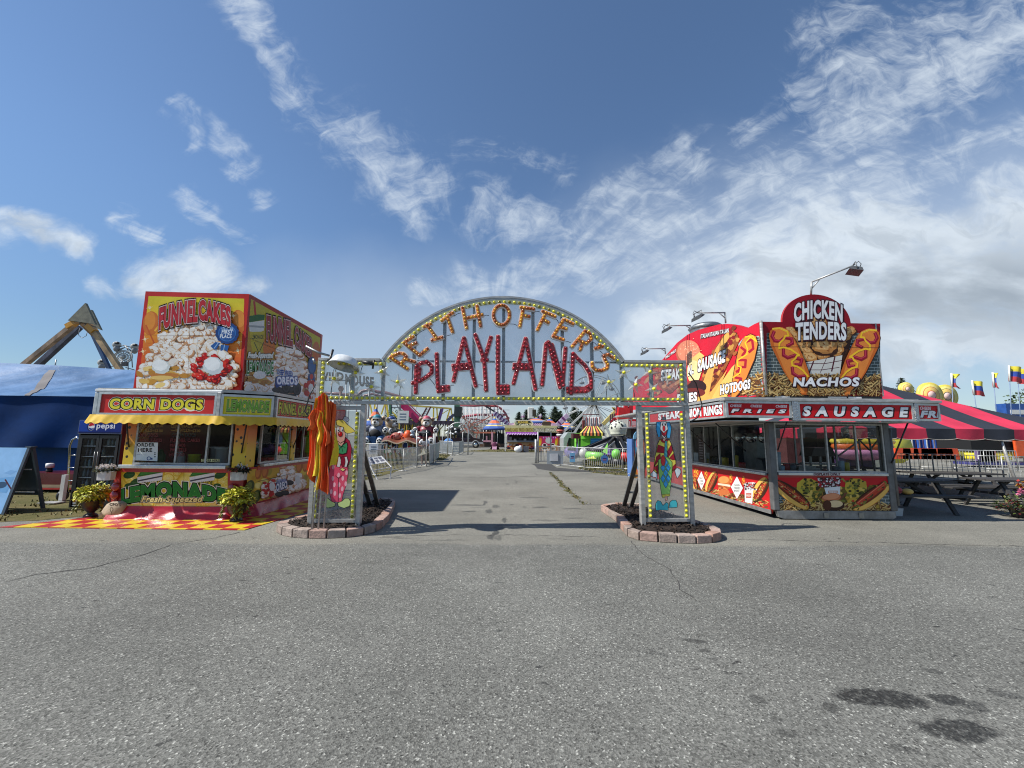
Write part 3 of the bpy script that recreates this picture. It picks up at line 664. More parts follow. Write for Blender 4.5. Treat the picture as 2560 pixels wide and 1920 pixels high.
a.ol([(690, 520), (712, 520), (715, 690), (680, 690)], K(80, 160, 170), 3)
a.ell(670, 725, 26, 57, INK);a.ell(670, 725, 22, 53, K(205, 60, 60))
a.ol([(605, 325), (640, 320), (660, 340), (640, 480), (620, 480), (600, 400)], K(70, 165, 215));a.ol([(700, 330), (740, 325), (760, 380), (745, 490), (715, 490), (700, 420)], K(70, 165, 215))
a.ol([(650, 320), (705, 320), (722, 390), (705, 470), (685, 500), (655, 465), (640, 390)], (.75, .70, .66))
a.ol([(655, 300), (670, 270), (695, 272), (705, 305)], K(150, 150, 150))
a.ol([(650, 410), (680, 440), (712, 408), (705, 455), (685, 478), (660, 455)], K(195, 45, 55));a.ell(680, 390, 15, 32, INK);a.ell(680, 390, 12, 29, K(205, 50, 55))
for q in((664, 350), (696, 350)):a.ell(q[0], q[1], 6, 13, INK)
a.ol([(665, 495), (700, 495), (690, 525), (672, 520)], SKIN, 3)
a.ol([(540, 860), (570, 830), (610, 865), (605, 940), (590, 900), (560, 895), (540, 885)], (.68, .75, .80));a.ol([(790, 830), (815, 800), (850, 820), (855, 850), (840, 880), (815, 915), (800, 870)], (.68, .75, .80))
a.ol([(655, 1080), (735, 1075), (740, 1095), (660, 1115)], K(230, 215, 90), 3);a.ol([(685, 1095), (715, 1095), (712, 1140), (690, 1150)], SKIN, 3)
a.ol([(590, 1170), (610, 1140), (640, 1150), (665, 1195), (700, 1160), (720, 1175), (718, 1245), (640, 1240), (595, 1248), (583, 1210)], K(80, 195, 205))
a.ol([(735, 1160), (760, 1140), (800, 1140), (815, 1175), (812, 1215), (725, 1218)], K(80, 195, 205))
a.build('clown_painting', gate)
gate.rotation_euler=(0, math.radians(-.45), 0)
lp=thing('work_lamp', 'round white metal lamp shade lying tilted on top of the gate wing', 'lamp', (-2.79, 7.25, 2.9))
R3=Matrix.Rotation(math.radians(8), 3, 'Y')@Matrix.Rotation(math.radians(-14), 3, 'X')
m=MB();prof=[(r*.8, z*.95)for r, z in((.335, -.10), (.34, -.095), (.30, -.03), (.25, .06), (.20, .085), (.10, .105), (0, .11))]
n=30;vs=[]
for r, z in prof:
 for k in range(n):vs.append(Vector((-2.83, 7.2, 2.98))+R3@Vector((r*math.cos(2*math.pi*k/n), r*math.sin(2*math.pi*k/n), z)))
m.add(vs, [(i*n+k, i*n+(k+1)%n, (i+1)*n+(k+1)%n, (i+1)*n+k)for i in range(len(prof)-1)for k in range(n)], None, True)
m.build('shade', mat('enamel_white', (.68, .70, .70), .3, var=.2, vscale=8, coat=.2), lp)
m=MB();m.tube([(-3.12, 7.15, 3.0), (-3.08, 7.15, 3.02), (-3.04, 7.15, 3.2)], .022, 8);m.build('pin', M_BLACK, lp);m=MB();m.tube([(-2.5, 7.15, 2.98), (-2.32, 7.15, 2.95)], .03, 8);m.tube([(-2.32, 7.15, 2.86), (-2.3, 7.15, 3.02)], .018, 8)
m.build('bracket', M_BLACK, lp)
m=MB();m.tube([(-3.52, 7.15, 3.25), (-3.3, 7.16, 3.14), (-3.1, 7.2, 3.09)], [.02, .022, .02], 7);m.tube([(-3.36, 7.12, 3.02), (-3.33, 7.12, 2.93)], .02, 6)
m.build('arm', M_STEEL, lp)
fl=thing('flag_bundle', 'orange and yellow cloth flags bunched on thin poles against the left pillar', 'flag', (-3.1, 7.15, .1))
for x0, x1, y0 in((-3.12, -3.17, 7.0), (-3.03, -3.07, 7.02), (-2.98, -3.0, 7.12)):
 MB().tube([(x0, y0, .08), (x1, 7.22, 2.3)], .016, 8).build('pole', M_GALV, fl)
def flagf(s, sd, x_top, x_bot, z_top, z_bot, wt, wb, yb):
 rr=random.Random(sd);ph=[rr.random()*6 for _ in range(4)]
 def fn(u, v):
  w=wt+(wb-wt)*v**.7;cx=x_top+(x_bot-x_top)*v
  x=cx+(u-.5)*w+.02*math.sin(9*v+ph[0])
  y=yb+.05*math.sin(u*16+ph[1]+2.2*v)*(.35+v)+.018*math.sin(u*37+7*v+ph[2])
  zt=z_top-.10*abs(u-.4);zb=z_bot+.16*math.sin(u*5+ph[3])
  return(x, y, zt+(zb-zt)*v)
 s.grid(fn, 44, 30, None, lambda u, v:((.78, .56, .02)if(abs((u*1.1+.45*v+sd*.37)%1-.45)<.13)else(.80, .12, .014)))
for sd, args in enumerate(((-3.19, -3.16, 2.36, .92, .15, .36, 7.1), (-3.1, -3.08, 2.42, .84, .12, .34, 7.08), (-3.02, -2.97, 2.28, 1.02, .15, .28, 7.13), (-3.22, -3.12, 2.14, 1.62, .18, .40, 7.05))):
 m=MB();flagf(m, sd+1, *args);m.build('flag_cloth', M_CLOTH, fl)
tag(MB().tube([(-3.42, 7.4, 2.6), (-3.5, 7.38, 2.4), (-3.56, 7.36, 2.1), (-3.42, 7.36, 1.95), (-3.36, 7.37, 1.9)], .012, 6).build('power_cable', M_BLACK), 'black cable looping beside the left gate pillar', 'cable')
tag(MB().tube([(3.48, 7.4, 2.9), (3.7, 7.6, 2.75), (3.95, 7.9, 2.35), (3.85, 7.9, 2.1), (3.5, 7.45, 2.0)], .012, 6).build('power_cable', M_BLACK), 'black cable looping from the right end of the sign', 'cable')
M_BLOCK=mat('split_face_block', None, .92, var=.3, vscale=9, bump=.7, bscale=30)
M_MULCH=mat('bark_mulch', None, .95, var=.5, vscale=30, bump=.8, bscale=50)
def bed(outline, label, seed):
 r=random.Random(seed);cx=sum(p[0]for p in outline)/len(outline);cy=sum(p[1]for p in outline)/len(outline)
 b=thing('planting_bed', label, 'planting bed', (cx, cy, 0), 'brick-edged beds at the gate feet')
 n=len(outline);per=sum(math.dist(outline[i], outline[(i+1)%n])for i in range(n))
 pts=[];acc=0
 cnt=round(per/.30);sp=per/cnt;t=0.0
 for i in range(n):
  a_, b_=outline[i], outline[(i+1)%n];L=math.dist(a_, b_)
  while t<L-1e-6:
   pts.append((a_[0]+(b_[0]-a_[0])*t/L, a_[1]+(b_[1]-a_[1])*t/L));t+=sp
  t-=L
 def inner(p, k):dx_, dy_=cx-p[0], (cy if abs(p[1]-cy)>.6 else p[1])-p[1];L=math.hypot(dx_, dy_);return(p[0]+dx_/L*k, p[1]+dy_/L*k)
 for i in range(len(pts)):
  p, q=pts[i], pts[(i+1)%len(pts)]
  g_=.012;p2=(p[0]+(q[0]-p[0])*g_/.3, p[1]+(q[1]-p[1])*g_/.3);q2=(q[0]+(p[0]-q[0])*g_/.3, q[1]+(p[1]-q[1])*g_/.3)
  a1, a2=inner(p2, .17), inner(q2, .17);h=.135+r.gauss(0, .004)
  c=r.choice([K(170, 142, 130), K(176, 150, 138), K(150, 134, 124), K(162, 146, 136), K(168, 134, 118)])
  MB(c).hexa([(*p2, 0), (*q2, 0), (*a2, 0), (*a1, 0)], [(*p2, h), (*q2, h), (*a2, h), (*a1, h)]).build('edging_block', M_BLOCK, b, .012)
 inn=[inner(p, .15)for p in pts]
 m=MB((.022, .013, .009))
 k=10
 ring=[]
 for j in range(k+1):
  f=1-j/k
  for p in inn:
   x, y=cx+(p[0]-cx)*f, cy+(p[1]-cy)*f
   ring.append((x, y, .10+.05*min(1, j/3)+r.gauss(0, .012)))
 nn=len(inn)
 m.add(ring, [(j*nn+i, j*nn+(i+1)%nn, (j+1)*nn+(i+1)%nn, (j+1)*nn+i)for j in range(k)for i in range(nn)], None, True)
 for _ in range(1500):
  p=r.choice(inn);f=math.sqrt(r.random());x, y=cx+(p[0]-cx)*f+r.gauss(0, .05), cy+(p[1]-cy)*f+r.gauss(0, .05)
  if not inside(inn, x, y):continue
  A=r.random()*6.3;l=r.uniform(.015, .045);w=r.uniform(.005, .012);z=.125+.04*min(1, (1-f)*3)+r.random()*.015;c=r.choice([(.022, .013, .009), (.045, .026, .017), (.012, .008, .006), (.07, .042, .028)])
  e=(math.cos(A)*l, math.sin(A)*l, r.gauss(0, .012));s_=(-math.sin(A)*w, math.cos(A)*w, r.gauss(0, .006))
  m.add([(x-e[0]-s_[0], y-e[1]-s_[1], z-e[2]), (x+e[0]-s_[0], y+e[1]-s_[1], z+e[2]), (x+e[0]+s_[0], y+e[1]+s_[1], z+e[2]+.006), (x-e[0]+s_[0], y-e[1]+s_[1], z-e[2]+.006)], [(0, 1, 2, 3)], c, False)
 m.build('mulch', M_MULCH, b)
bed([(-3.98, 7.67), (-3.9, 7.35), (-3.65, 7.12), (-3.39, 6.98), (-3.1, 6.94), (-2.79, 6.95), (-2.5, 7.03), (-2.25, 7.25), (-2.16, 7.6), (-2.22, 8.3), (-2.4, 9.3), (-2.6, 10.3), (-2.95, 10.5), (-3.2, 9.9), (-3.6, 8.6), (-3.9, 8.0)], 'kerbed mulch bed around the left gate pillar under the orange flags', 1)
bed([(2.30, 9.6), (2.33, 8.46), (2.22, 7.7), (2.17, 7.15), (2.27, 6.93), (2.48, 6.84), (2.76, 6.78), (3.04, 6.73), (3.34, 6.74), (3.62, 6.86), (3.82, 7.12), (3.85, 7.5), (3.7, 8.2), (3.45, 9.2), (3.2, 10.0), (2.67, 10.0)], 'kerbed mulch bed around the right gate pillar near the red trailer', 2)
# -- yellow food stand
st=thing('food_stand', 'yellow and red food stand with a tall printed funnel cake sign box', 'food stand', (-6.4, 8.5, 0))
def zA(a, b):return 320+a/4.424, 700+b/4.424
def zB(a, b):return 280+a*.24412, 960+b*.24412
def front(z, Y):return lambda u, v, t:(P(*z(u, v), Y).x, Y-t, P(*z(u, v), Y).z)
def sideR(z, X):return lambda u, v, t:(X+t, PX(*z(u, v), X).y, PX(*z(u, v), X).z)
YF, XS=8.45, -5.14
M_REDW=mat('red_panel', (.42, .03, .025), .35, var=.15)
m=MB();m.box(-7.62, -5.2, YF, YF+.05, .1, 1.0);m.box(XS-.05, XS, YF+.3, 12.4, .1, 1.0);m.box(-7.62, -7.57, YF+.051, 12.4, .1, 2.5);m.box(-7.569, XS-.051, 12.35, 12.4, .1, 2.5)
m.hexa([(-5.2, YF, .1), (XS, YF+.3, .1), (XS-.05, YF+.3, .1), (-5.2, YF+.05, .1)], [(-5.2, YF, 1.0), (XS, YF+.3, 1.0), (XS-.05, YF+.3, 1.0), (-5.2, YF+.05, 1.0)])
m.build('body_wall', M_REDW, st)
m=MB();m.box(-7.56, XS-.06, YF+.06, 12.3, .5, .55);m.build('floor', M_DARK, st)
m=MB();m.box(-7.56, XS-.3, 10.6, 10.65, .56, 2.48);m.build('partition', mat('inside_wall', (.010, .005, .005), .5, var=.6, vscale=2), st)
m=MB();m.box(-7.9, -5.50, 8.02, 12.4, 2.49, 2.55);m.hexa([(-5.5, 8.02, 2.49), (-4.74, 8.46, 2.49), (-4.74, 12.4, 2.49), (-5.5, 12.4, 2.49)], [(-5.5, 8.02, 2.55), (-4.74, 8.46, 2.55), (-4.74, 12.4, 2.55), (-5.5, 12.4, 2.55)])
m.build('roof', M_ALU, st)
m=MB();m.box(-7.88, -5.52, 8.06, 12.38, 1.985, 2.0);m.hexa([(-5.52, 8.06, 1.985), (-4.8, 8.5, 1.985), (-4.8, 12.38, 1.985), (-5.52, 12.38, 1.985)], [(-5.52, 8.06, 2.0), (-4.8, 8.5, 2.0), (-4.8, 12.38, 2.0), (-5.52, 12.38, 2.0)])
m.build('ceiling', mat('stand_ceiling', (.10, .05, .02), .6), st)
bx=MB();bx.box(-7.66, -5.46, 8.5, 12.05, 2.58, 4.67);sb=bx.build('sign_box', M_REDW, st, .006)
RED, YEL, ORA, CRM=K(196, 40, 36), K(226, 200, 52), K(222, 130, 40), K(240, 228, 205)
def funnel(a, poly, n, seed, size, tones=None):
 """a heap of sugared dough: lumps drawn from the top of the heap down"""
 r=random.Random(seed)
 xs, ys=[p[0]for p in poly], [p[1]for p in poly];pts=[]
 while len(pts)<n:
  x, y=r.uniform(min(xs), max(xs)), r.uniform(min(ys), max(ys))
  if inside(poly, x, y):pts.append((x, y))
 pts.sort(key=lambda p:p[1]+r.gauss(0, size))
 for x, y in pts:
  s=size*r.choice([.7, .8, .9, 1, 1.1, 1.25, 1.7, 2.0]);A=r.uniform(-.7, .7);e=r.uniform(.5, .85)
  a.ell(x+s*.08, y+s*.28, s*1.06, s*e*1.05, r.choice([K(176, 128, 92), K(150, 100, 72), K(196, 146, 108), K(170, 110, 84)]), A, 12, .06)
  a.ell(x, y, s, s*e, r.choice([K(226, 196, 160), K(214, 170, 122), K(234, 214, 186), K(205, 150, 105)]), A, 12, .08)
  a.ell(x-s*.05, y-s*.12, s*.82, s*e*.72, r.choice([K(240, 236, 228), K(248, 246, 240), K(240, 234, 224), K(234, 228, 218)]), A, 11, .12)
  if r.random()<.45:a.ell(x+r.uniform(-.4, .4)*s, y+r.uniform(-.2, .3)*s, s*.18, s*.1, K(186, 140, 104), A, 7)
def vband(a, x0, x1, stops, n=14):
 for i in range(n):
  f0=i/n;y0=stops[0][0]+(stops[-1][0]-stops[0][0])*f0;y1=stops[0][0]+(stops[-1][0]-stops[0][0])*(i+1)/n
  yc=(y0+y1)/2
  for(ya, ca), (yb, cb)in zip(stops, stops[1:]):
   if ya<=yc<=yb:t=(yc-ya)/(yb-ya);c=tuple(p+(q-p)*t for p, q in zip(ca, cb))
  a.rect(x0, y0, x1, y1, c)
a=Art(front(zA, 8.5), seed=7)
a.poly([(195, 125), (1340, 155), (1250, 1228), (65, 1208)], RED)
a.b=(118, 1285, 175, 1222)
inn=[(228, 178), (1288, 207), (1228, 1222), (112, 1205)]
bands=[(170, K(214, 202, 44)), (330, K(232, 200, 46)), (450, K(240, 176, 50)), (700, K(232, 130, 44)), (950, K(222, 84, 40)), (1225, K(205, 45, 38))]
for i in range(22):
 f0, f1=i/22, (i+1)/22
 L=lambda f:(228+(112-228)*f, 178+(1205-178)*f);R_=lambda f:(1288+(1228-1288)*f, 207+(1222-207)*f)
 y=178+1030*(f0+f1)/2
 for(ya, ca), (yb, cb)in zip(bands, bands[1:]):
  if ya<=y<=yb:t=(y-ya)/(yb-ya);c=tuple(p+(q-p)*t for p, q in zip(ca, cb))
 a.poly([L(f0), R_(f0), R_(f1), L(f1)], c)
pass
a.ell(255, 480, 90, 135, K(206, 112, 40), .1);a.ell(245, 450, 60, 100, K(224, 140, 52), .1);a.ell(1225, 460, 85, 130, K(206, 112, 40), -.1);a.ell(1235, 430, 55, 95, K(226, 142, 56), -.1)
a.line([(300, 560), (350, 500), (390, 560), (420, 490), (440, 590)], 22, K(238, 180, 60));a.line([(200, 500), (300, 720)], 16, K(200, 90, 40));a.line([(1190, 600), (1240, 760)], 14, K(210, 100, 44))
for q in((190, 655), (165, 790), (240, 305), (1225, 690), (1165, 395), (1215, 780)):
 a.ell(q[0], q[1], 15, 15, K(250, 235, 190));a.line([(q[0]-36, q[1]+8), (q[0]+36, q[1]-8)], 4, K(250, 225, 170));a.line([(q[0]-8, q[1]-36), (q[0]+8, q[1]+36)], 4, K(250, 225, 170))
heap=[(118, 1205), (120, 1130), (145, 1000), (195, 930), (245, 830), (300, 720), (400, 620), (450, 560), (590, 500), (700, 490), (850, 480), (960, 490), (1000, 560), (1010, 700), (990, 790), (1100, 830), (1180, 900), (1215, 970), (1195, 1100), (1130, 1180), (1100, 1210)]
a.poly(heap, K(196, 150, 110));funnel(a, heap, 620, 3, 34)
for q in([(980, 690), (1035, 700), (985, 775), (960, 770), (925, 735)], [(1040, 720), (1130, 730), (1110, 795), (1080, 775), (1035, 790)]):a.poly(q, K(36, 92, 160));
a.line([(1080, 720), (1070, 780)], 8, K(160, 190, 220));a.line([(1010, 700), (965, 760)], 8, K(160, 190, 220))
a.ell(1108, 592, 128, 118, K(24, 66, 128), 0, 48, .035, 14);a.ell(1108, 592, 98, 92, K(56, 118, 186));a.ell(1108, 592, 90, 84, K(34, 84, 150))
a.text('FIRST', 1048, 1172, 598, 556, K(230, 236, 240), bold=.03, shear=.2);a.text('PLACE', 1030, 1160, 646, 606, K(230, 236, 240), bold=.03, shear=.2);a.text('STATE FAIR', 1048, 1178, 560, 522, K(180, 205, 230), bold=.02, warp=arch(.35))
r7=random.Random(5)
for _ in range(46):
 t=r7.random()*6.28;R=r7.uniform(.75, 1.2);x, y=935+170*R*math.cos(t), 965+120*R*math.sin(t)+10
 if y<830 and x>1010:continue
 a.ell(x+6, y+10, 46, 26, K(120, 14, 16), r7.uniform(-1, 1), 12);a.ell(x, y, 42, 23, r7.choice([K(214, 36, 30), K(196, 24, 26), K(226, 60, 40)]), r7.uniform(-1, 1), 12);a.ell(x-10, y-8, 12, 5, K(240, 150, 130), .4, 8)
a.ell(965, 955, 112, 98, K(214, 222, 222), .2, 30, .05, 9);a.ell(955, 935, 88, 72, K(246, 248, 246), .2, 30, .05, 8)
for _ in range(26):a.ell(400+r7.gauss(0, 105), 1040+r7.gauss(10, 42), 60, 27, r7.choice([K(206, 160, 70), K(224, 186, 100), K(188, 130, 50), K(236, 206, 130), K(196, 140, 56)]), r7.uniform(-.6, .6), 12)
a.ell(430, 1060, 160, 30, K(188, 120, 56));a.ell(400, 1085, 130, 24, K(226, 190, 110))
a.ell(390, 965, 100, 78, K(214, 220, 216), .1, 30, .05, 9);a.ell(380, 948, 84, 60, K(246, 247, 243), .1, 30, .05, 8)
wf=lambda u, v:(u, v+.55*(1-(2*u-1)**2)*.9-.55-.12*u)
lnR=[(.095, K(20, 10, 14)), (.05, K(244, 214, 210)), (.025, K(120, 14, 24))]
a.text('FUNNEL', 352, 772, 455, 240, K(190, 36, 48), lnR, .04, .12, lambda u, v:(u, v-.42*max(0, 1-u)**1.7));a.text('CAKES', 800, 1142, 440, 240, K(190, 36, 48), lnR, .04, 0, lambda u, v:(u, v-.38*max(0, u)**1.8))
a.b=None
a.line([(150, 612), (1245, 625)], 3, K(96, 70, 56));a.line([(720, 200), (680, 1215)], 3, K(120, 90, 70))
a.build('front_sign', sb)
a=Art(sideR(zA, -5.46), seed=8)
sq=[(1342, 158), (2138, 606), (2088, 1345), (1262, 1232)]
a.poly(sq, K(150, 34, 34))
a.poly([(1360, 210), (2128, 640), (2080, 1330), (1276, 1222)], K(170, 120, 40))
for i in range(12):
 f0, f1=i/12, (i+1)/12;L=lambda f:(1360+(1276-1360)*f, 210+(1222-210)*f);R_=lambda f:(2128+(2080-2128)*f, 640+(1330-640)*f)
 c=tuple(p+(q-p)*f0 for p, q in zip(K(176, 168, 44), K(176, 90, 50)));a.poly([L(f0), R_(f0), R_(f1), L(f1)], c)
pass
a.ell(2080, 790, 40, 110, K(186, 96, 40));a.ell(1560, 740, 70, 120, K(196, 110, 44))
a.line([(1395, 240), (1410, 390)], 22, K(170, 40, 44))
a.poly([(1340, 400), (1440, 380), (1512, 385), (1508, 440), (1338, 470)], K(34, 96, 44));a.poly([(1336, 470), (1508, 445), (1500, 560), (1450, 580), (1345, 570)], K(206, 210, 206));a.poly([(1345, 575), (1500, 570), (1490, 800), (1370, 790)], K(186, 170, 40))
a.line([(1340, 510), (1505, 520)], 22, K(150, 156, 156));a.text('LEMONADE', 1368, 1496, 652, 606, K(40, 50, 24), bold=.03)
a.line([(1395, 690), (1440, 790)], 8, K(40, 50, 24));a.line([(1500, 690), (1455, 790)], 8, K(40, 50, 24))
h2=[(1280, 1222), (1290, 1120), (1340, 1020), (1560, 1000), (1620, 880), (1680, 760), (1760, 720), (1860, 760), (1930, 880), (1960, 1000), (2060, 1060), (2080, 1325)]
a.poly(h2, K(176, 140, 104));funnel(a, h2, 230, 9, 34)
wv=lambda k:(lambda u, v:(u, v+k*(.5-u)))
lnS=[(.09, K(26, 20, 22)), (.05, K(214, 170, 166)), (.02, K(90, 16, 26))]
a.text('FUNNEL', 1530, 1812, 690, 440, K(150, 36, 48), lnS, .02, 0, wv(.28));a.text('CAKES', 1840, 2026, 790, 590, K(150, 36, 48), lnS, .02, 0, wv(.75))
a.text('Fresh-Squeezed', 1318, 1602, 880, 800, K(222, 226, 214), [(.09, K(24, 44, 26)), (.04, K(240, 244, 236))], .02, .4)
a.text('LEMONADE', 1305, 1596, 1040, 905, K(34, 120, 44), [(.09, K(20, 36, 22)), (.055, K(226, 230, 214))], .03)
for _ in range(16):a.ell(1425+r7.gauss(0, 60), 1110+r7.gauss(0, 32), 45, 22, r7.choice([K(190, 140, 60), K(206, 168, 90), K(170, 116, 48)]), r7.uniform(-.6, .6), 12)
a.ell(1440, 1050, 70, 44, K(224, 226, 222), 0, 24, .05, 8)
for q in((1640, 1215), (1720, 1230), (1795, 1215), (1700, 1280), (1790, 1290)):a.ell(q[0], q[1], 62, 34, K(20, 18, 22));a.ell(q[0], q[1]-8, 58, 26, K(48, 46, 52))
for q in((1735, 1180), (1855, 1205)):a.ell(q[0], q[1], 48, 72, K(22, 20, 24));a.ell(q[0], q[1], 40, 62, K(58, 56, 62));a.ell(q[0], q[1], 26, 42, K(36, 34, 40))
a.poly([(1620, 1070), (1850, 1085), (1850, 1130), (1680, 1165), (1630, 1195), (1612, 1170)], K(30, 60, 130))
a.text('DEEP FRIED', 1640, 1806, 1040, 990, K(34, 70, 150), [(.08, K(226, 230, 236))], .04, 0, lambda u, v:(u, v-.5*u))
a.text('OREOS', 1634, 1856, 1150, 1075, K(240, 242, 246), [(.12, K(24, 52, 130)), (.07, K(200, 214, 240)), (.05, K(24, 52, 130))], .05, .0)
a.ell(2025, 950, 46, 100, K(30, 66, 116), 0, 30, .03, 11);a.ell(2025, 950, 34, 76, K(48, 96, 150));a.poly([(1985, 1040), (2050, 1040), (2060, 1130), (2020, 1100), (1975, 1120)], K(34, 76, 130))
for _ in range(16):a.ell(1990+r7.gauss(0, 40), 1180+r7.gauss(0, 60), 20, 32, r7.choice([K(180, 34, 32), K(196, 50, 40)]), 0, 10)
a.ell(2010, 1200, 28, 55, K(226, 228, 224), 0, 20, .06, 7)
a.line([(1330, 640), (2110, 960)], 3, K(70, 52, 44))
a.build('side_sign', sb)
M_FRAME=mat('sign_frame', (.56, .57, .56), .38, .6, var=.25, vscale=8)
def light_sign(parent, p0, p1, z0, z1, face, draw, depth=.10, name='light_sign', fr=.045):
 """framed sign whose face runs from p0 to p1 as seen; draw(art, W, H) paints it in metres from its lower left corner"""
 p0, p1=Vector((*p0, 0)), Vector((*p1, 0));W_=(p1-p0).length;d=(p1-p0)/W_;nrm=Vector((d.y, -d.x, 0))
 def at(u, v, t):q=p0+d*u+nrm*t;return(q.x, q.y, z0+v)
 m=MB()
 def bx3(u0, u1, v0, v1, t0, t1):m.hexa([at(u0, v0, t1), at(u1, v0, t1), at(u1, v0, t0), at(u0, v0, t0)], [at(u0, v1, t1), at(u1, v1, t1), at(u1, v1, t0), at(u0, v1, t0)])
 Hh=z1-z0
 bx3(0, W_, 0, fr, -depth, 0);bx3(0, W_, Hh-fr, Hh, -depth, 0);bx3(0, fr, fr+.001, Hh-fr-.001, -depth, -.001);bx3(W_-fr, W_, fr+.001, Hh-fr-.001, -depth, -.001)
 f=m.build(name, M_FRAME, parent)
 a=Art(lambda u, v, t:at(u, v, t-.02), (fr, W_-fr, fr, Hh-fr), seed=9)
 a.rect(0, 0, W_, Hh, face);draw(a, W_, Hh);a.build('sign_face', f)
 return f
REDS=K(208, 52, 48)
def cd(a, W_, H_):a.text('CORN DOGS', .22, W_-.28, .13, H_-.13, K(232, 218, 60), [(.10, K(244, 240, 214)), (.065, K(34, 34, 16))], .045)
light_sign(st, (-7.84, 8.0), (-5.58, 8.0), 2.02, 2.47, REDS, cd)
def lm(a, W_, H_):a.text('LEMONADE', .11, W_-.09, .12, H_-.12, K(120, 176, 60), [(.10, K(230, 228, 150)), (.07, K(30, 50, 20)), (.03, K(200, 220, 130))], .03)
light_sign(st, (-5.5, 8.0), (-4.72, 8.44), 2.02, 2.46, K(226, 212, 50), lm)
def fc(a, W_, H_):a.text('FUNNEL CAKES', .12, W_-.12, .11, H_-.11, K(206, 206, 70), [(.10, K(208, 190, 90)), (.07, K(36, 30, 16))], .03)
light_sign(st, (-4.70, 8.52), (-4.70, 10.15), 2.02, 2.46, K(190, 44, 48), fc)
light_sign(st, (-4.70, 10.2), (-4.70, 12.3), 2.02, 2.46, K(190, 44, 48), lambda a, W_, H_:None)
MB().box(-7.94, -7.845, 8.01, 8.3, 2.02, 2.47).build('end_cap', M_FRAME, st, .02)
MB().box(-5.575, -5.505, 7.995, 8.06, 2.0, 2.49).build('corner_trim', M_ALU, st, .01)
MB().box(-7.93, -5.5, 8.0, 8.09, 2.472, 2.53).build('roof_trim', M_WHITE, st, .012)
M_AWN=mat('yellow_vinyl', (.74, .46, .015), .45, var=.2, vscale=2.2, bump=.3, bscale=5)
path=[(-7.95, 8.5), (-7.95, 7.98), (-5.52, 7.98), (-4.66, 8.46), (-4.66, 12.3)]
seg=[math.dist(p, q)for p, q in zip(path, path[1:])];tot=sum(seg)
def along(s):
 for(p, q), L in zip(zip(path, path[1:]), seg):
  if s<=L+1e-6:return(p[0]+(q[0]-p[0])*s/L, p[1]+(q[1]-p[1])*s/L)
  s-=L
 return path[-1]
def valf(u, v):
 s=u*tot;x, y=along(s);cx, cy=-6.2, 10.2
 o=.05*v+.014*math.sin(s*11)*v+.02*math.sin(s*2.3)*v;L=math.hypot(x-cx, y-cy)
 zb=1.865+.016*math.cos(s*2*math.pi/.17)
 return(x+(x-cx)/L*o, y+(y-cy)/L*o, 2.03+(zb-2.03)*v)
MB().grid(valf, 260, 6).build('awning_valance', M_AWN, st)
def spot_mat():
 m=bpy.data.materials.new('spotted_wrap');m.use_nodes=True;T=m.node_tree;b=T.nodes['Principled BSDF']
 co=nd(T, 'ShaderNodeNewGeometry').outputs['Position'];s=nd(T, 'ShaderNodeSeparateXYZ', ins={0:co})
 v=nd(T, 'ShaderNodeTexVoronoi', ins={'Vector':co, 'Scale':7.5, 'Randomness':.75})
 c=mixc(T, sstep(T, s.outputs[2], 1.25, 1.75), (.72, .48, .03), (.70, .20, .03))
 c=mixc(T, sstep(T, v.outputs['Distance'], .25, .21), c, (.02, .012, .006))
 T.links.new(c, b.inputs['Base Color']);b.inputs['Roughness'].default_value=.4
 return m
M_SPOT=spot_mat()
for x0, x1, y0, y1 in((-7.63, -7.42, YF-.01, YF+.3), (-5.47, -5.2, YF+.0, YF+.32), (-5.36, -5.12, 10.05, 10.25), (-5.36, -5.12, 11.35, 11.6)):MB().box(x0, x1, y0, y1, 1.0, 1.984).build('corner_post', M_SPOT, st, .01)
M_SILL=mat('brushed_sill', (.58, .60, .60), .3, .7, var=.2, vscale=6, aniso=(.4, 1, 1))
m=MB();m.box(-7.6, -5.5, YF-.13, YF+.02, .985, 1.055);m.build('counter_shelf', M_SILL, st, .012)
m=MB();m.box(XS-.02, XS+.09, YF+.42, 11.3, .995, 1.055);m.build('counter_shelf', M_SILL, st, .012)
MB().box(-7.6, -5.45, YF-.02, YF-.001, .905, .984).build('red_band', M_REDW, st)
MB().box(XS+.001, XS+.012, YF+.32, 12.3, .93, .994).build('red_band', M_REDW, st)
def window(parent, p0, p1, z0, z1, divs, w=.035, gm=None, fm=None, text=None):
 """aluminium frame with one mesh of bars and a pane for each bay"""
 p0, p1=Vector((*p0, 0)), Vector((*p1, 0));L=(p1-p0).length;d=(p1-p0)/L;n=Vector((d.y, -d.x, 0))
 at=lambda u, v, t=0:tuple(p0+d*u+n*t+Vector((0, 0, v)))
 m=MB();us=[0]+[x*L for x in divs]+[L]
 def b(u0, u1, v0, v1):m.hexa([at(u0, v0, .015), at(u1, v0, .015), at(u1, v0, -.03), at(u0, v0, -.03)], [at(u0, v1, .015), at(u1, v1, .015), at(u1, v1, -.03), at(u0, v1, -.03)])
 b(0, L, z0, z0+w);b(0, L, z1-w, z1)
 for u in us:b(min(max(u-w/2, 0), L-w), max(min(u+w/2, L), w), z0+w+.001, z1-w-.001)
 f=m.build('window', fm or M_ALU, parent)
 for u0, u1 in zip(us, us[1:]):
  MB().add([at(u0+.01, z0+.01), at(u1-.01, z0+.01), at(u1-.01, z1-.01), at(u0+.01, z1-.01)], [(0, 1, 2, 3)]).build('pane', gm or M_GLASS, f)
 return f, at
wf1, at1=window(st, (-7.42, YF+.0), (-5.5, YF+.0), 1.06, 1.98, (.43, .745))
window(st, (XS-.02, YF+.4), (XS-.02, 10.04), 1.06, 1.98, (.55, ))
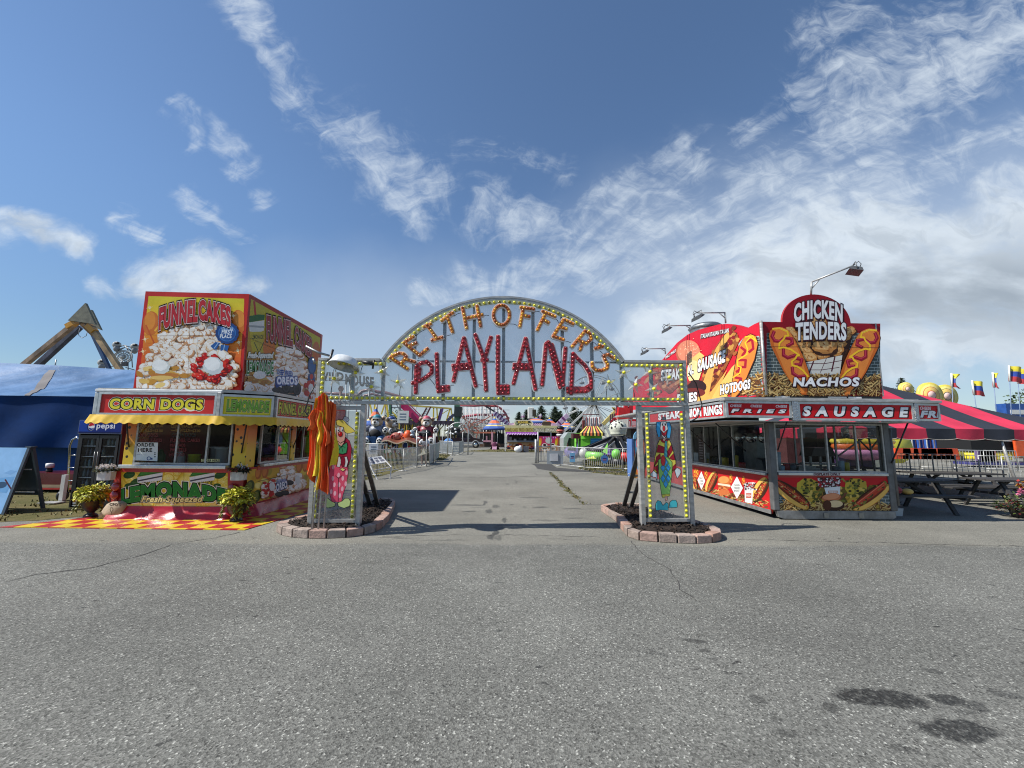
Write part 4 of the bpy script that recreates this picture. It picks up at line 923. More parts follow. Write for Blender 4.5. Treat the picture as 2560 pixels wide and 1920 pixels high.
window(st, (XS-.02, 10.27), (XS-.02, 11.34), 1.06, 1.98, (.4, ))
a=Art(front(zB, YF+.004), seed=2)
MY, MR=K(170, 120, 24), K(130, 20, 30)
for x0, x1 in((228, 520), (610, 905)):
 a.text('LEMONADE', x0, x1-80, 446, 414, MY, bold=.03);a.text('$4.00', x1-66, x1, 446, 416, MY, bold=.02);a.text('REFILLS', x0+45, x1-110, 488, 460, MY, bold=.03);a.text('$3.00', x1-80, x1, 496, 466, MY, bold=.02)
 a.line([(x0, 475), (x0+38, 475)], 7, MY);a.line([(x1-105, 480), (x1-85, 480)], 7, MY)
a.text('CORN DOGS', 612, 860, 540, 505, K(20, 16, 18), bold=.03);a.text('CORN DOGS', 240, 470, 540, 505, MR, bold=.03)
for x0, x1 in((240, 512), (600, 900)):a.text('FUNNEL CAKES', x0, x1, 592, 560, MR, bold=.03)
a.text('NACHOS', 600, 750, 640, 612, MR, bold=.03);a.text('PRETZELS', 600, 760, 690, 660, MR, bold=.03);a.text('HOT DOGS', 590, 740, 740, 710, MR, bold=.03)
a.build('menu_lettering', wf1)
a=Art(front(zB, YF-.006), seed=2)
a.poly([(240, 598), (472, 600), (465, 790), (218, 780)], K(222, 224, 220));a.text('ORDER', 258, 434, 640, 606, K(20, 20, 22), bold=.045);a.text('HERE', 268, 410, 694, 658, K(20, 20, 22), bold=.045)
a.line([(255, 720), (290, 722)], 3, K(120, 120, 130));a.line([(300, 724), (350, 727)], 3, K(140, 140, 150));a.ell(378, 762, 22, 20, K(40, 70, 130));a.ell(378, 762, 14, 13, K(222, 224, 220));a.rect(396, 755, 416, 775, K(60, 80, 130))
for y in(700, 716, 740):a.rect(432, y, 448, y+10, K(60, 66, 80))
tag(a.build('paper_sign', None), 'white ORDER HERE paper taped inside the yellow stand window', 'sign')
a=Art(front(zB, YF-.012), seed=2)
a.rect(915, 768, 1100, 798, K(226, 216, 150));a.text('ORDER HERE', 922, 1094, 796, 772, K(30, 26, 20), bold=.04)
tag(a.build('counter_sign', None), 'narrow cream ORDER HERE strip on the stand counter', 'sign')
m0=None
for p, q in(((-7.53, YF-.02, 1.4), (-7.40, 8.15, 1.98)), ((-5.28, YF-.02, 1.3), (-5.14, 8.3, 1.98)), ((XS+.01, 10.15, 1.35), (-4.8, 9.9, 1.98))):MB().tube([p, q], .014, 6).build('awning_strut', M_BLACK, st)
a=Art(front(zB, YF), (95, 1185, 880, 1268), seed=12)
vband(a, 60, 1250, [(870, K(216, 176, 40)), (1000, K(226, 196, 70)), (1120, K(218, 186, 60)), (1270, K(228, 206, 130))], 16);pass
rm=random.Random(4)
for i in range(36):
 x, y=rm.uniform(100, 1180), rm.uniform(900, 1255);s=rm.uniform(45, 90)
 a.ell(x, y, s, s*.8, rm.choice([K(232, 210, 90), K(240, 222, 120), K(210, 170, 40)]), 0, 20);a.ell(x, y, s*.84, s*.66, rm.choice([K(226, 200, 76), K(236, 214, 110)]), 0, 20)
 for k in range(5):t=k*math.pi/5+rm.random()*.2;a.line([(x-s*.7*math.cos(t), y-s*.55*math.sin(t)), (x+s*.7*math.cos(t), y+s*.55*math.sin(t))], 3, K(246, 234, 160))
for x, y in((180, 930), (190, 1050), (1110, 930), (1060, 1060), (240, 1010)):a.ell(x, y, 62, 36, K(40, 78, 34), rm.uniform(-.6, .6));a.line([(x-40, y), (x+40, y)], 3, K(80, 120, 60))
for x0 in(290, 825):
 a.poly([(x0+5, 985), (x0+225, 970), (x0+210, 1080), (x0+20, 1080)], K(212, 186, 50))
 a.poly([(x0-28, 955), (x0+232, 905), (x0+225, 985), (x0+10, 1015), (x0-25, 1010)], K(218, 220, 222));a.poly([(x0-24, 985), (x0+228, 935), (x0+228, 950), (x0-20, 1000)], K(70, 66, 76))
 a.poly([(x0-30, 950), (x0+10, 895), (x0+120, 880), (x0+225, 872), (x0+236, 905)], K(44, 108, 40));a.poly([(x0-10, 935), (x0+20, 900), (x0+120, 886), (x0+215, 880), (x0+225, 895)], K(70, 136, 56))
 a.text('LEMONADE', x0+20, x0+208, 1046, 1006, K(56, 60, 24), bold=.035, warp=lambda u, v:(u, v+.35*u))
wl2=lambda u, v:(u, v+.75*(1-(2*u-1)**2)-.75)
a.text('LEMONADE', 96, 1172, 1180, 1030, K(40, 124, 48), [(.11, K(234, 236, 220)), (.075, K(20, 30, 20)), (.02, K(70, 160, 70))], .045, 0, lambda u, v:(u, v*(1-.12*abs(2*u-1))+.38*(1-(2*u-1)**2)-.28))
a.text('Fresh-Squeezed', 305, 935, 1225, 1150, K(232, 222, 150), [(.10, K(232, 230, 214)), (.07, K(22, 24, 26))], .035, .35)
a.b=None
a.line([(740, 890), (735, 1265)], 2, K(120, 100, 40));a.build('front_mural', st)
a=Art(sideR(zB, XS), seed=13)
mq=[(1375, 885), (2075, 768), (2075, 1048), (1395, 1232)]
a.poly(mq, K(206, 168, 50))
def msh(n, col, s0):
 for _ in range(n):
  x=rm.uniform(1400, 2060);f=(x-1380)/690;y=rm.uniform(885-117*f+25, 1230-180*f-25);a.ell(x, y, s0*rm.uniform(.6, 1.2), s0*rm.uniform(.6, 1.3), rm.choice(col), rm.random(), 12, .08)
msh(30, [K(196, 150, 40), K(222, 190, 70), K(170, 150, 50), K(204, 120, 50)], 38)
for x in(1500, 1570, 1920, 1985):a.ell(x, 905-(x-1500)*.16, 34, 74, K(176, 96, 40), .15);a.ell(x-6, 900-(x-1500)*.16, 22, 58, K(204, 124, 56), .15)
for x, y in((1410, 1050), (1440, 1190), (1480, 1150)):a.ell(x, y, 44, 70, K(70, 80, 34), .4);a.ell(x-8, y, 26, 50, K(112, 120, 50), .4)
for x, y in((1500, 1040), (1560, 1000), (2040, 880)):a.ell(x, y, 42, 36, K(226, 206, 96));a.ell(x, y, 33, 28, K(236, 220, 130))
h3=[(1530, 1175), (1560, 1040), (1680, 960), (1740, 830), (1800, 800), (1850, 860), (1860, 920), (1940, 910), (1980, 1000), (1960, 1060), (1780, 1125)]
a.poly(h3, K(176, 140, 104));funnel(a, h3, 130, 19, 24)
for _ in range(24):a.ell(1610+rm.gauss(0, 42), 1060+rm.gauss(0, 50), 20, 16, rm.choice([K(176, 34, 40), K(196, 44, 44)]), 0, 10)
a.ell(1630, 1050, 30, 46, K(228, 230, 226), 0, 20, .06, 7);a.ell(1895, 985, 28, 46, K(226, 228, 222), 0, 20, .06, 7)
for q in((1700, 1130), (1760, 1115), (1810, 1010)):a.ell(q[0], q[1], 44, 26, K(24, 22, 28));a.ell(q[0], q[1]-5, 38, 18, K(52, 50, 58))
a.poly([(1670, 1010), (1780, 975), (1785, 1030), (1670, 1100)], K(24, 48, 104));a.text('OREO', 1672, 1782, 1090, 1020, K(236, 240, 246), [(.08, K(20, 44, 110))], .05, 0, lambda u, v:(u, v+.55*u-.1))
a.text('DEEP FRIED', 1678, 1770, 1012, 985, K(60, 90, 160), [(.06, K(214, 220, 230))], .03, 0, lambda u, v:(u, v+.6*u))
a.line([(1480, 1000), (1830, 918)], 4, K(60, 50, 44));a.build('side_mural', st)
M_TAIL=mat('tail_lamp_red', (.30, .01, .012), .12, var=.2, coat=.6)
for a_, b_ in((42, 1055), (30, 1140), (1235, 1062), (1225, 1135)):
 p=P(*zB(a_, b_), YF-.03);t=MB();t.lathe([(.085, 0), (.082, .03), (.05, .05), (0, .055)], p, 20, None, 'y');t.build('tail_lamp', M_TAIL, st)
MB().box(-7.74, -7.625, YF-.02, YF+.1, .2, .98).build('corner_trim', M_REDW, st)
MB().box(-5.46, -5.38, YF-.03, YF-.002, .22, .62).build('corner_trim', M_REDW, st)
M_VINYL=mat('red_vinyl_skirt', (.38, .008, .02), .3, spec=.4, var=.2, vscale=2, bump=.6, bscale=4, coat=.12)
sp_=[(-7.72, YF-.02), (-5.42, YF-.02), (XS+.04, YF+.3), (XS+.04, 12.3)];sg=[math.dist(p, q)for p, q in zip(sp_, sp_[1:])]
def skf(u, v):
 s=u*sum(sg)
 for(p, q), L in zip(zip(sp_, sp_[1:]), sg):
  if s<=L+1e-6:x, y=p[0]+(q[0]-p[0])*s/L, p[1]+(q[1]-p[1])*s/L;break
  s-=L
 S=u*sum(sg);o=.13*v**1.4+.018*math.sin(S*5.1+1.5*v)*v+.012*math.sin(S*13+4*v)*v
 cx, cy=-6.4, 10.4;L2=math.hypot(x-cx, y-cy)
 if S<sg[0]:y-=o
 else:x+=o*.9;y-=o*.35 if S<sg[0]+sg[1]else 0
 return(x, y, .245-.235*v+(.012*math.sin(S*7)if 0<v<1 else 0))
MB().grid(skf, 220, 10).build('skirt', M_VINYL, st)
cnt=MB();cnt.box(-7.5, -5.6, 9.0, 9.5, .56, .98);cnt.box(-5.75, -5.3, 9.6, 10.5, .56, .98);cnt.build('inner_counter', M_STEEL, st)
def item(z, px, py, Y, name, label, cat, prof, col, n=16, m_=None, gp_=None):
 p=P(*z(px, py), Y);b=MB(col);b.lathe(prof, (p.x, p.y, .985), n);return tag(b.build(name, m_ or M_PAINT), label, cat, gp_)
item(zB, 845, 740, 9.1, 'ingredient_tub', 'yellow tub behind the second pane of the stand window', 'tub', [(.11, 0), (.115, .22), (.12, .225), (.12, .25), (0, .252)], K(196, 196, 40))
item(zB, 695, 740, 9.1, 'plastic_jug', 'white plastic jug beside the yellow tub', 'jug', [(.09, 0), (.1, .05), (.1, .2), (.05, .28), (.04, .32), (0, .325)], K(200, 200, 200))
item(zB, 500, 740, 9.15, 'syrup_jug', 'green plastic jug behind the ORDER HERE paper', 'jug', [(.08, 0), (.085, .22), (.04, .3), (.035, .34), (0, .345)], K(36, 120, 50))
item(zB, 1135, 690, 9.25, 'drink_urn', 'white drink urn nearer the spotted post', 'urn', [(.13, 0), (.13, .36), (.16, .37), (.16, .40), (0, .41)], K(206, 208, 208))
item(zB, 1075, 690, 9.6, 'drink_urn', 'white drink urn half hidden behind another urn', 'urn', [(.12, 0), (.12, .36), (.15, .37), (.15, .40), (0, .41)], K(190, 192, 192))
b=MB(K(172, 70, 60));b.box(-5.62, -5.36, 9.55, 9.95, .985, 1.14);tag(b.build('carton', M_MATTE), 'reddish carton inside the side window of the stand', 'carton')
b=MB(K(60, 150, 120));b.lathe([(.14, 0), (.19, .12), (.2, .3), (.12, .38), (0, .4)], (-5.62, 9.25, 1.25), 18);tag(b.build('dispenser_bowl', glass('green_bowl', (.4, .7, .6), .15, .2, (.1, .4, .3))), 'green clear drink dispenser bowl inside the side window', 'dispenser')
b=MB(K(200, 200, 196));b.box(-5.3, -5.296, 9.66, 9.95, 1.5, 1.78);tag(b.build('notice_sheet', M_MATTE), 'white notice sheet hung behind the side window glass', 'notice')
def mat_checks():
 m=bpy.data.materials.new('checked_tiles');m.use_nodes=True;T=m.node_tree;b=T.nodes['Principled BSDF']
 co=nd(T, 'ShaderNodeNewGeometry').outputs['Position']
 sh=vm(T, 'ADD', co, (.07, .02, .113)).outputs[0]
 k=nd(T, 'ShaderNodeTexChecker', ins={'Vector':vm(T, 'MULTIPLY', sh, (1, 1, 0)).outputs[0], 'Scale':1/.305, 'Color1':(.70, .50, .03, 1), 'Color2':(.46, .03, .03, 1)})
 n=noise(T, co, 4, 6, .65)
 c=vm(T, 'SCALE', k.outputs[0]);T.links.new(sstep(T, n, .3, .7, .72, 1.08), c.inputs['Scale']);T.links.new(c.outputs[0], b.inputs['Base Color'])
 b.inputs['Roughness'].default_value=.4
 return m
m=MB();mo=[(-8.86, 7.62), (-4.52, 7.5), (-3.98, 10.9), (-3.95, 12.6), (-5.3, 12.6), (-5.3, 8.6), (-7.75, 8.6), (-8.2, 8.45)]
m.prism(mo, lambda u, v, t:(u, v, t), .0, .014)
tag(m.build('checked_mat', mat_checks()), 'red and yellow checked floor mat in front of the yellow stand', 'mat')
def leaf(m, base, d, L, w, c, droop):
 d=Vector(d).normalized();s=d.cross(Vector((0, 0, 1)));
 s=s.normalized()if s.length>.1 else Vector((1, 0, 0))
 mid=Vector(base)+d*L*.5+Vector((0, 0, -droop*.2));tip=Vector(base)+d*L+Vector((0, 0, -droop))
 m.add([base, mid+s*w, tip, mid-s*w, mid-Vector((0, 0, w*.35))], [(0, 1, 4), (1, 2, 4), (2, 3, 4), (3, 0, 4)], c, False)
M_LEAF=mat('leaves', None, .55, var=.25, vscale=12, sheen=.0)
def coleus(x, y, label, seed, s=1.0):
 r=random.Random(seed);t=thing('potted_plant', label, 'potted plant', (x, y, .014))
 p=MB();p.lathe([(.10, .0), (.115, .015), (.10, .04), (.055, .07), (.06, .09), (.13, .16), (.165, .24), (.175, .30), (.185, .31), (.18, .325), (.16, .32), (.15, .28), (0, .27)], (x, y, .014), 22)
 p.build('urn_pot', mat('dark_urn', (.025, .018, .017), .4, var=.3), t)
 m=MB()
 for i in range(760):
  th, ph=r.random()*6.283, math.acos(r.uniform(-.35, 1));R=(.12+.135*r.random()**.5)*s
  o=Vector((math.sin(ph)*math.cos(th), math.sin(ph)*math.sin(th), math.cos(ph)*.78))
  lump=1+.22*math.sin(3*th+seed)*math.sin(2.5*ph)
  b=Vector((x, y, .44))+o*R*lump
  c=r.choice([K(196, 198, 56), K(214, 212, 70), K(176, 184, 50), K(140, 150, 40), K(222, 218, 100), K(116, 110, 40), K(206, 190, 60)])
  leaf(m, b, o+Vector((r.gauss(0, .5), r.gauss(0, .5), r.gauss(.1, .4))), r.uniform(.055, .095)*s, r.uniform(.022, .034), c, r.uniform(.01, .06))
 for k in range(9):
  th=r.random()*6.283
  for j in range(16):
   b=Vector((x+math.cos(th)*(.17+.005*j), y+math.sin(th)*(.17+.005*j), .40-.018*j))
   leaf(m, b, (math.cos(th)+r.gauss(0, .6), math.sin(th)+r.gauss(0, .6), r.gauss(-.2, .4)), .07, .02, r.choice([K(120, 124, 40), K(150, 152, 48), K(96, 100, 36)]), .03)
 m.build('foliage', M_LEAF, t)
g1, g2=G(226, 1293), G(590, 1304)
coleus(g1.x, g1.y, 'yellow-green coleus in a dark urn before the drinks fridge', 3)
coleus(g2.x, g2.y, 'yellow-green coleus in a dark urn before the LEMONADE mural corner', 5)
def flowerbox(x, y, z, label, seed, pot, fc, nfl, lc):
 r=random.Random(seed);t=thing('flower_box', label, 'flower box', (x, y, z))
 m=MB();m.prism([(-.19, -.07), (-.11, -.13), (.11, -.13), (.19, -.07), (.19, .07), (-.19, .07)], lambda u, v, q:(x+u*(.68+.2*q), y+v*(.75+.3*q), z+q), 0, .16);m.build('planter', pot, t)
 m=MB()
 for _ in range(300):
  th=r.random()*6.28;R=r.random()**.5*.19;b=Vector((x+R*math.cos(th), y+R*math.sin(th)*.75, z+.17+.13*(1-R/.3)*r.random()-.06*(R>.2)*r.random()))
  leaf(m, b, (math.cos(th)+r.gauss(0, .5), math.sin(th)+r.gauss(0, .5), r.gauss(.5, .5)), .06, .017, r.choice(lc), .02)
 m.build('foliage', M_LEAF, t)
 m=MB()
 for _ in range(nfl):
  th=r.random()*6.28;R=r.random()**.5*.18;b=Vector((x+R*math.cos(th), y+R*math.sin(th)*.75-.02, z+.21+.14*(1-R/.3)*r.random()))
  for k in range(5):leaf(m, b, (math.cos(k*1.257), -.6+r.gauss(0, .2), math.sin(k*1.257)), .026, .012, fc, 0)
 m.build('flowers', M_LEAF, t)
p=P(265, 1197, YF-.12);flowerbox(p.x, p.y, p.z-.02, 'white flower box of pale blossom at the left end of the stand', 8, mat('white_planter', (.6, .6, .6), .5), K(236, 228, 224), 90, [K(70, 76, 40), K(90, 96, 56), K(56, 60, 34)])
p=P(596, 1200, YF-.14);flowerbox(p.x, p.y, p.z, 'grey flower box of dark leaves hung on the spotted corner post', 9, M_GALV, K(226, 224, 226), 16, [K(34, 40, 26), K(44, 52, 30), K(28, 30, 22)])
zC=lambda a, b:(a*.19293, 1020+b*.19293)
gq=G(272, 1299);ys=gq.y
def sackf(u, v, t):q=P(*zC(u, v), ys);return(q.x, ys-.0+t, max(q.z, .016))
so=[(1245, 1440), (1260, 1390), (1290, 1350), (1330, 1290), (1365, 1245), (1430, 1215), (1530, 1210), (1580, 1235), (1592, 1275), (1570, 1350), (1548, 1440), (1400, 1452)]
sk=thing('sand_bag', 'tan cloth weight bag printed with a corn dog drawing on the checked mat', 'bag', (gq.x, ys, .014))
m=MB(K(176, 160, 138));rings=[]
for k, (s, t)in enumerate(((.86, 0), (.97, .03), (1, .08), (.97, .15), (.86, .18))):
 rings.append([sackf(1425+(u-1425)*s, 1340+(v-1340)*s+(0 if v<1400 else(1-s)*90), t)for u, v in so])
n=len(so);m.add([p for rg in rings for p in rg], [(k*n+i, k*n+(i+1)%n, (k+1)*n+(i+1)%n, (k+1)*n+i)for k in range(4)for i in range(n)]+[tuple(range(n)), tuple(range(5*n-1, 4*n-1, -1))], None, True)
m.build('sack', mat('tan_canvas', None, .85, var=.25, vscale=6, bump=.3, bscale=25), sk)
a=Art(lambda u, v, t:(sackf(u, v, 0)[0], ys-.001-t, sackf(u, v, 0)[2]));BR=K(70, 60, 52)
a.text("CPO'S", 1420, 1565, 1262, 1228, BR, bold=.02, warp=lambda u, v:(u, v-.2*u));a.line([(1440, 1280), (1425, 1320), (1445, 1355), (1465, 1310), (1450, 1282)], 5, BR);a.line([(1446, 1355), (1442, 1385)], 5, BR);a.text('CORN DOGS', 1330, 1512, 1412, 1392, BR, bold=.02)
a.build('print', sk)
fx0, fx1, fy, fz=-9.60, -8.64, 9.47, 1.95
fr=thing('drinks_fridge', 'black two-door glass drinks fridge with a lit blue header beside the stand', 'fridge', ((fx0+fx1)/2, fy, 0))
m=MB();m.box(fx0, fx0+.04, fy, fy+.72, .02, fz);m.box(fx1-.04, fx1, fy, fy+.72, .02, fz);m.box(fx0+.041, fx1-.041, fy+.68, fy+.72, .02, fz);m.box(fx0+.041, fx1-.041, fy+.002, fy+.679, fz-.04, fz);m.box(fx0+.041, fx1-.041, fy+.03, fy+.679, .02, .34);m.build('cabinet', M_BLACK, fr, .006)
m=MB()
for z in(.06, .11, .16, .21, .26):m.box(fx0+.06, fx0+.36, fy+.01, fy+.028, z, z+.018)
m.build('grille', M_WHITE, fr)
m=MB();m.box(fx0+.002, fx1-.002, fy-.03, fy-.001, fz-.30, fz+.01);hd=m.build('header', mat('header_frame', (.2, .22, .26), .3, .5), fr)
a=Art(lambda u, v, t:(fx0+u, fy-.03-t, fz-.30+v), (.01, .95, .01, .30), 1);a.rect(.0, .0, .96, .31, K(14, 40, 120));a.rect(.0, .0, .3, .31, K(24, 66, 160));a.rect(0, 0, .96, .05, K(10, 26, 84))
a.ell(.27, .155, .082, .095, K(10, 30, 90));a.ell(.285, .165, .07, .088, K(236, 238, 242))
a.poly([(.285+.064*math.cos(t), .165+.082*math.sin(t))for t in[0.25+2.75*k/12 for k in range(13)]]+[(.25, .165), (.30, .185)], K(196, 26, 44));a.poly([(.285+.064*math.cos(t), .165+.082*math.sin(t))for t in[3.4+2.6*k/12 for k in range(13)]]+[(.30, .12), (.25, .135)], K(24, 60, 150))
a.text('pepsi', .40, .80, .085, .24, K(236, 240, 246), bold=.015);a.build('header_sign', hd)
for i in range(2):
 x0=fx0+.05+i*.435;x1=x0+.425
 m=MB()
 for q in((x0, x0+.055, .38, fz-.33), (x1-.055, x1, .38, fz-.33)):m.box(q[0], q[1], fy-.012, fy+.018, q[2], q[3])
 for q in((x0+.056, x1-.056, .38, .44), (x0+.056, x1-.056, fz-.40, fz-.33)):m.box(q[0], q[1], fy-.012, fy+.018, q[2], q[3])
 dr=m.build('door', M_BLACK, fr)
 MB().add([(x0+.05, fy, .43), (x1-.05, fy, .43), (x1-.05, fy, fz-.39), (x0+.05, fy, fz-.39)], [(0, 1, 2, 3)]).build('door_glass', glass('fridge_glass', (.85, .9, .92), .02), dr)
 hx=x1-.03 if i==0 else x0+.03;MB().tube([(hx, fy-.04, .9), (hx, fy-.04, 1.25)], .009, 6).build('handle', M_STEEL, dr)
for k in range(5):
 z=.44+.235*k;m=MB();m.box(fx0+.05, fx1-.05, fy+.06, fy+.6, z-.012, z);m.build('shelf', M_WHITE, fr)
rb=random.Random(6);k=0;proto={}
for row_ in range(5):
 for j in range(9):
  x, z=fx0+.11+j*.092, .44+.235*row_+.001;c=rb.choice([K(40, 66, 74), K(70, 96, 104), K(30, 50, 66), K(90, 110, 116), K(40, 46, 60)])
  if rb.random()<.12:continue
  if c not in proto:
   b=MB(c);b.lathe([(.03, 0), (.033, .02), (.033, .12), (.014, .17), (.014, .19), (0, .191)], (x, fy+.13, z), 10);proto[c]=(b.build('drink_bottle', mat('bottle_plastic', None, .2, var=.2)), x, z);o=proto[c][0]
  else:
   s_, xx, zz=proto[c];o=s_.copy();COL.objects.link(o);o.location=(x-xx, 0, z-zz)
  tag(o, 'clear drink bottle standing in the rows inside the black fridge', 'bottle', 'bottles inside the drinks fridge')
zD=zC
ab0, ab1=G(-20, 1290), G(98, 1272)
ab=thing('sandwich_board', 'pale blue folding sign board standing at the left edge of the picture', 'sign board', (-10.9, 9.1, 0))
def abp(px, py, Y):return P(*zC(px, py), Y)
yb=9.5
t0, t1=abp(-150, 510, yb+.35), abp(375, 515, yb+.25)
b0, b1=abp(-350, 1390, yb-.05), abp(10, 1385, yb-.05);k0, k1=abp(170, 1320, yb+.62), abp(495, 1310, yb+.55)
t_l=Vector((t0.x, yb+.3, 1.56));t_r=Vector((-10.86, yb+.3, 1.56))
fpl=[Vector((-13.0, yb-.15, .0)), Vector((-12.03, yb-.15, .0)), Vector((-11.05, yb+.28, 1.57)), Vector((-12.6, yb+.28, 1.57))]
fpl=[Vector((-11.7, 8.74, .02)), Vector((-10.16, 8.74, .02)), Vector((-10.22, 9.08, 1.34)), Vector((-11.7, 9.08, 1.34))]
nn_=(fpl[1]-fpl[0]).cross(fpl[3]-fpl[0]).normalized()*.025
m=MB(K(128, 172, 214));m.hexa([fpl[0], fpl[1], fpl[1]-nn_, fpl[0]-nn_], [fpl[3], fpl[2], fpl[2]-nn_, fpl[3]-nn_]);fb=m.build('front_panel', M_PAINT, ab)
a=Art(lambda u, v, t:tuple(fpl[0].lerp(fpl[1], u).lerp(fpl[3].lerp(fpl[2], u), v)+nn_/.025*t));a.poly([(.80, .60), (.9, .58), (.97, .63), (.88, .65)], K(112, 156, 200));a.poly([(.6, .5), (.97, .55), (.95, .3), (.65, .35)], K(100, 150, 196));a.ell(.84, .42, .07, .05, K(40, 70, 100));a.line([(.86, .5), (.99, .36)], .02, K(70, 24, 40));a.build('painted_scene', fb)
M_NAVY=mat('slate_paint', (.045, .07, .095), .5)
for x in(-10.16, -11.68):
 m=MB();m.bar((x+.02, 8.75, .0), (x-.03, 9.07, 1.34), .05, .05);m.bar((x+.03, 9.46, 0), (x-.03, 9.13, 1.34), .06, .05);m.box(x-.09, x+.02, 9.04, 9.17, 1.341, 1.37);m.build('leg_frame', M_NAVY, ab)
m=MB();m.add([(-10.16, 9.40, .3), (-11.68, 9.40, .3), (-11.7, 9.13, 1.33), (-10.2, 9.13, 1.33)], [(0, 1, 2, 3)]);m.build('back_panel', M_NAVY, ab)
for z in(.36, .86):m=MB();m.box(-11.64, -10.2, 9.42-.25*z-.04, 9.42-.25*z-.02, z, z+.025);m.build('crossbar', M_WHITE, ab)
hx, hy=-10.55, 10.15
ht=thing('hand_truck', 'silver upright hand truck standing between the sign board and the fridge', 'hand truck', (hx, hy, 0))
m=MB()
m.tube([(hx-.16, hy+.35, .22), (hx-.08, hy+.16, 1.35), (hx-.02, hy+.14, 1.5), (hx+.08, hy+.14, 1.56), (hx+.16, hy+.14, 1.5), (hx+.17, hy+.16, 1.35), (hx+.1, hy+.3, .2)], .022, 8)
for z in(.5, .82, 1.12):m.tube([(hx-.14+.05*z, hy+.3-.1*z, z), (hx+.1+.05*z, hy+.3-.1*z, z)], .014, 6)
m.build('frame', M_CHROME, ht)
m=MB();m.box(hx+.0, hx+.09, hy-.0, hy+.08, .06, .66);m.build('guard', M_WHITE, ht)
m=MB();m.box(hx-.25, hx+.15, hy-.22, hy+.04, .02, .045);m.build('toe_plate', M_GALV, ht)
for dx_ in(-.24, .2):w=MB();w.lathe([(.06, -.03), (.13, -.03), (.13, .03), (.06, .03), (.06, -.03)], (hx+dx_, hy+.32, .132), 18, None, 'x');w.build('wheel', M_BLACK, ht)
ct=thing('serving_cart', 'dark red flat cart seen behind the silver hand truck', 'cart', (-13.0, 12.1, 0))
m=MB();m.prism([(-12.9, .45), (-12.8, .22), (-11.3, .22), (-11.1, .50), (-12.2, .54), (-12.9, .52)], lambda u, v, t:(u, t, v), 12.1, 12.9);m.build('body', mat('maroon_paint', (.10, .01, .014), .3, coat=.3), ct)
m=MB();m.box(-12.95, -11.1, 12.08, 12.92, .10, .14);m.box(-12.95, -11.1, 12.07, 12.93, .142, .215);m.build('base', mat('tan_board', (.30, .24, .15), .7), ct)
m=MB();m.box(-12.96, -11.1, 12.05, 12.07, .09, .13);m.build('red_strip', M_REDW, ct)
for x in(-12.6, -11.5):w=MB();w.lathe([(0, -.03), (.1, -.03), (.1, .03), (0, .03)], (x, 12.3, .1), 14, None, 'y');w.build('wheel', M_BLACK, ct)
m=MB();m.lathe([(.07, 0), (.07, .06), (.06, .065), (.06, .11)], (-13.0, 12.15, .54), 16, K(20, 20, 22));m.lathe([(.09, 0), (.09, .12), (.06, .13), (0, .135)], (-13.0, 12.15, .655), 16, K(220, 220, 220));tag(m.build('drum_lamp', M_PAINT), 'white capped black drum standing on the dark red cart', 'drum')
for o in list(ct.children):o.location.x-=.75;o.location.y-=.25
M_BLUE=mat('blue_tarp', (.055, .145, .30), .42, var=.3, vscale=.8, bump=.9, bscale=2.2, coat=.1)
M_BLUE2=mat('blue_tarp_wall', (.004, .034, .14), .7, spec=.12, var=.25, vscale=.8, bump=.5, bscale=2)  # wall tarp coloured darker than the roof to carry the eave's shade
bt=thing('marquee_tent', 'big blue tarpaulin tent behind the fridge and sign board', 'tent', (-14, 15, 0))
EAV=[P(-300, 985, 12.6), P(60, 1000, 12.6), P(240, 1012, 12.6), P(330, 1014, 12.6)]
r0=random.Random(2);ez=2.74
ridge=[(-24, 4.42), (-18.6, 4.45), (-16.9, 4.24), (-10.2, 3.55)]
def roofz(x):
 for(x0, z0), (x1, z1)in zip(ridge, ridge[1:]):
  if x<=x1 or x1==-10.2:return z0+(z1-z0)*(x-x0)/(x1-x0)
pk=P(138, 913, 16.0);rr_=P(325, 925, 16.0);rl=P(0, 907, 16.0)
def ridge_z(x):
 if x<pk.x:return pk.z+(rl.z-pk.z)*(x-pk.x)/(rl.x-pk.x)
 return pk.z+(rr_.z-pk.z)*(x-pk.x)/(rr_.x-pk.x)
def roof(u, v):
 x=-30+20.4*u;y=16-3.4*v;zr=ridge_z(x*(1 if x>-22 else 1));ze=2.74
 z=zr+(ze-zr)*v-.18*math.sin(math.pi*v)
 z+=.05*math.sin(x*2.2+3*v)*math.sin(math.pi*v)+.03*math.sin(x*6+9*v)*(1-v)*v*4
 xx=x+(-.0 if x<-11 else .0)
 return(x*(1-.0)-0, y, z)
MB().grid(roof, 120, 16).build('roof', M_BLUE, bt)
MB().grid(lambda u, v:(-30+20.4*u, 16+4*v, ridge_z(-30+20.4*u)-1.6*v), 60, 6).build('rear_roof', M_BLUE, bt)
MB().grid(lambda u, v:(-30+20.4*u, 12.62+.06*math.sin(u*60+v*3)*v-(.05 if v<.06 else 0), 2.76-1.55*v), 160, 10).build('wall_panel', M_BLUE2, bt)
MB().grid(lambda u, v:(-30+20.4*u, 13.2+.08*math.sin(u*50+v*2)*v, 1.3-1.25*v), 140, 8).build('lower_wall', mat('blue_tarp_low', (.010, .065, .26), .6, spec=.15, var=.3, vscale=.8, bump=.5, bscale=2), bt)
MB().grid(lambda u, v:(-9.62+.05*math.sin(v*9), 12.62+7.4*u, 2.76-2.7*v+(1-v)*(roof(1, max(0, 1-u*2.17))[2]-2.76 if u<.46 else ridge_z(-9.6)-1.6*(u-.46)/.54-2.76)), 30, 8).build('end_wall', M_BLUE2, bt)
m=MB();m.tube([(pk.x, 16, pk.z-.3), (pk.x, 16, pk.z+.22)], .02, 6);m.build('pole', M_STEEL, bt)
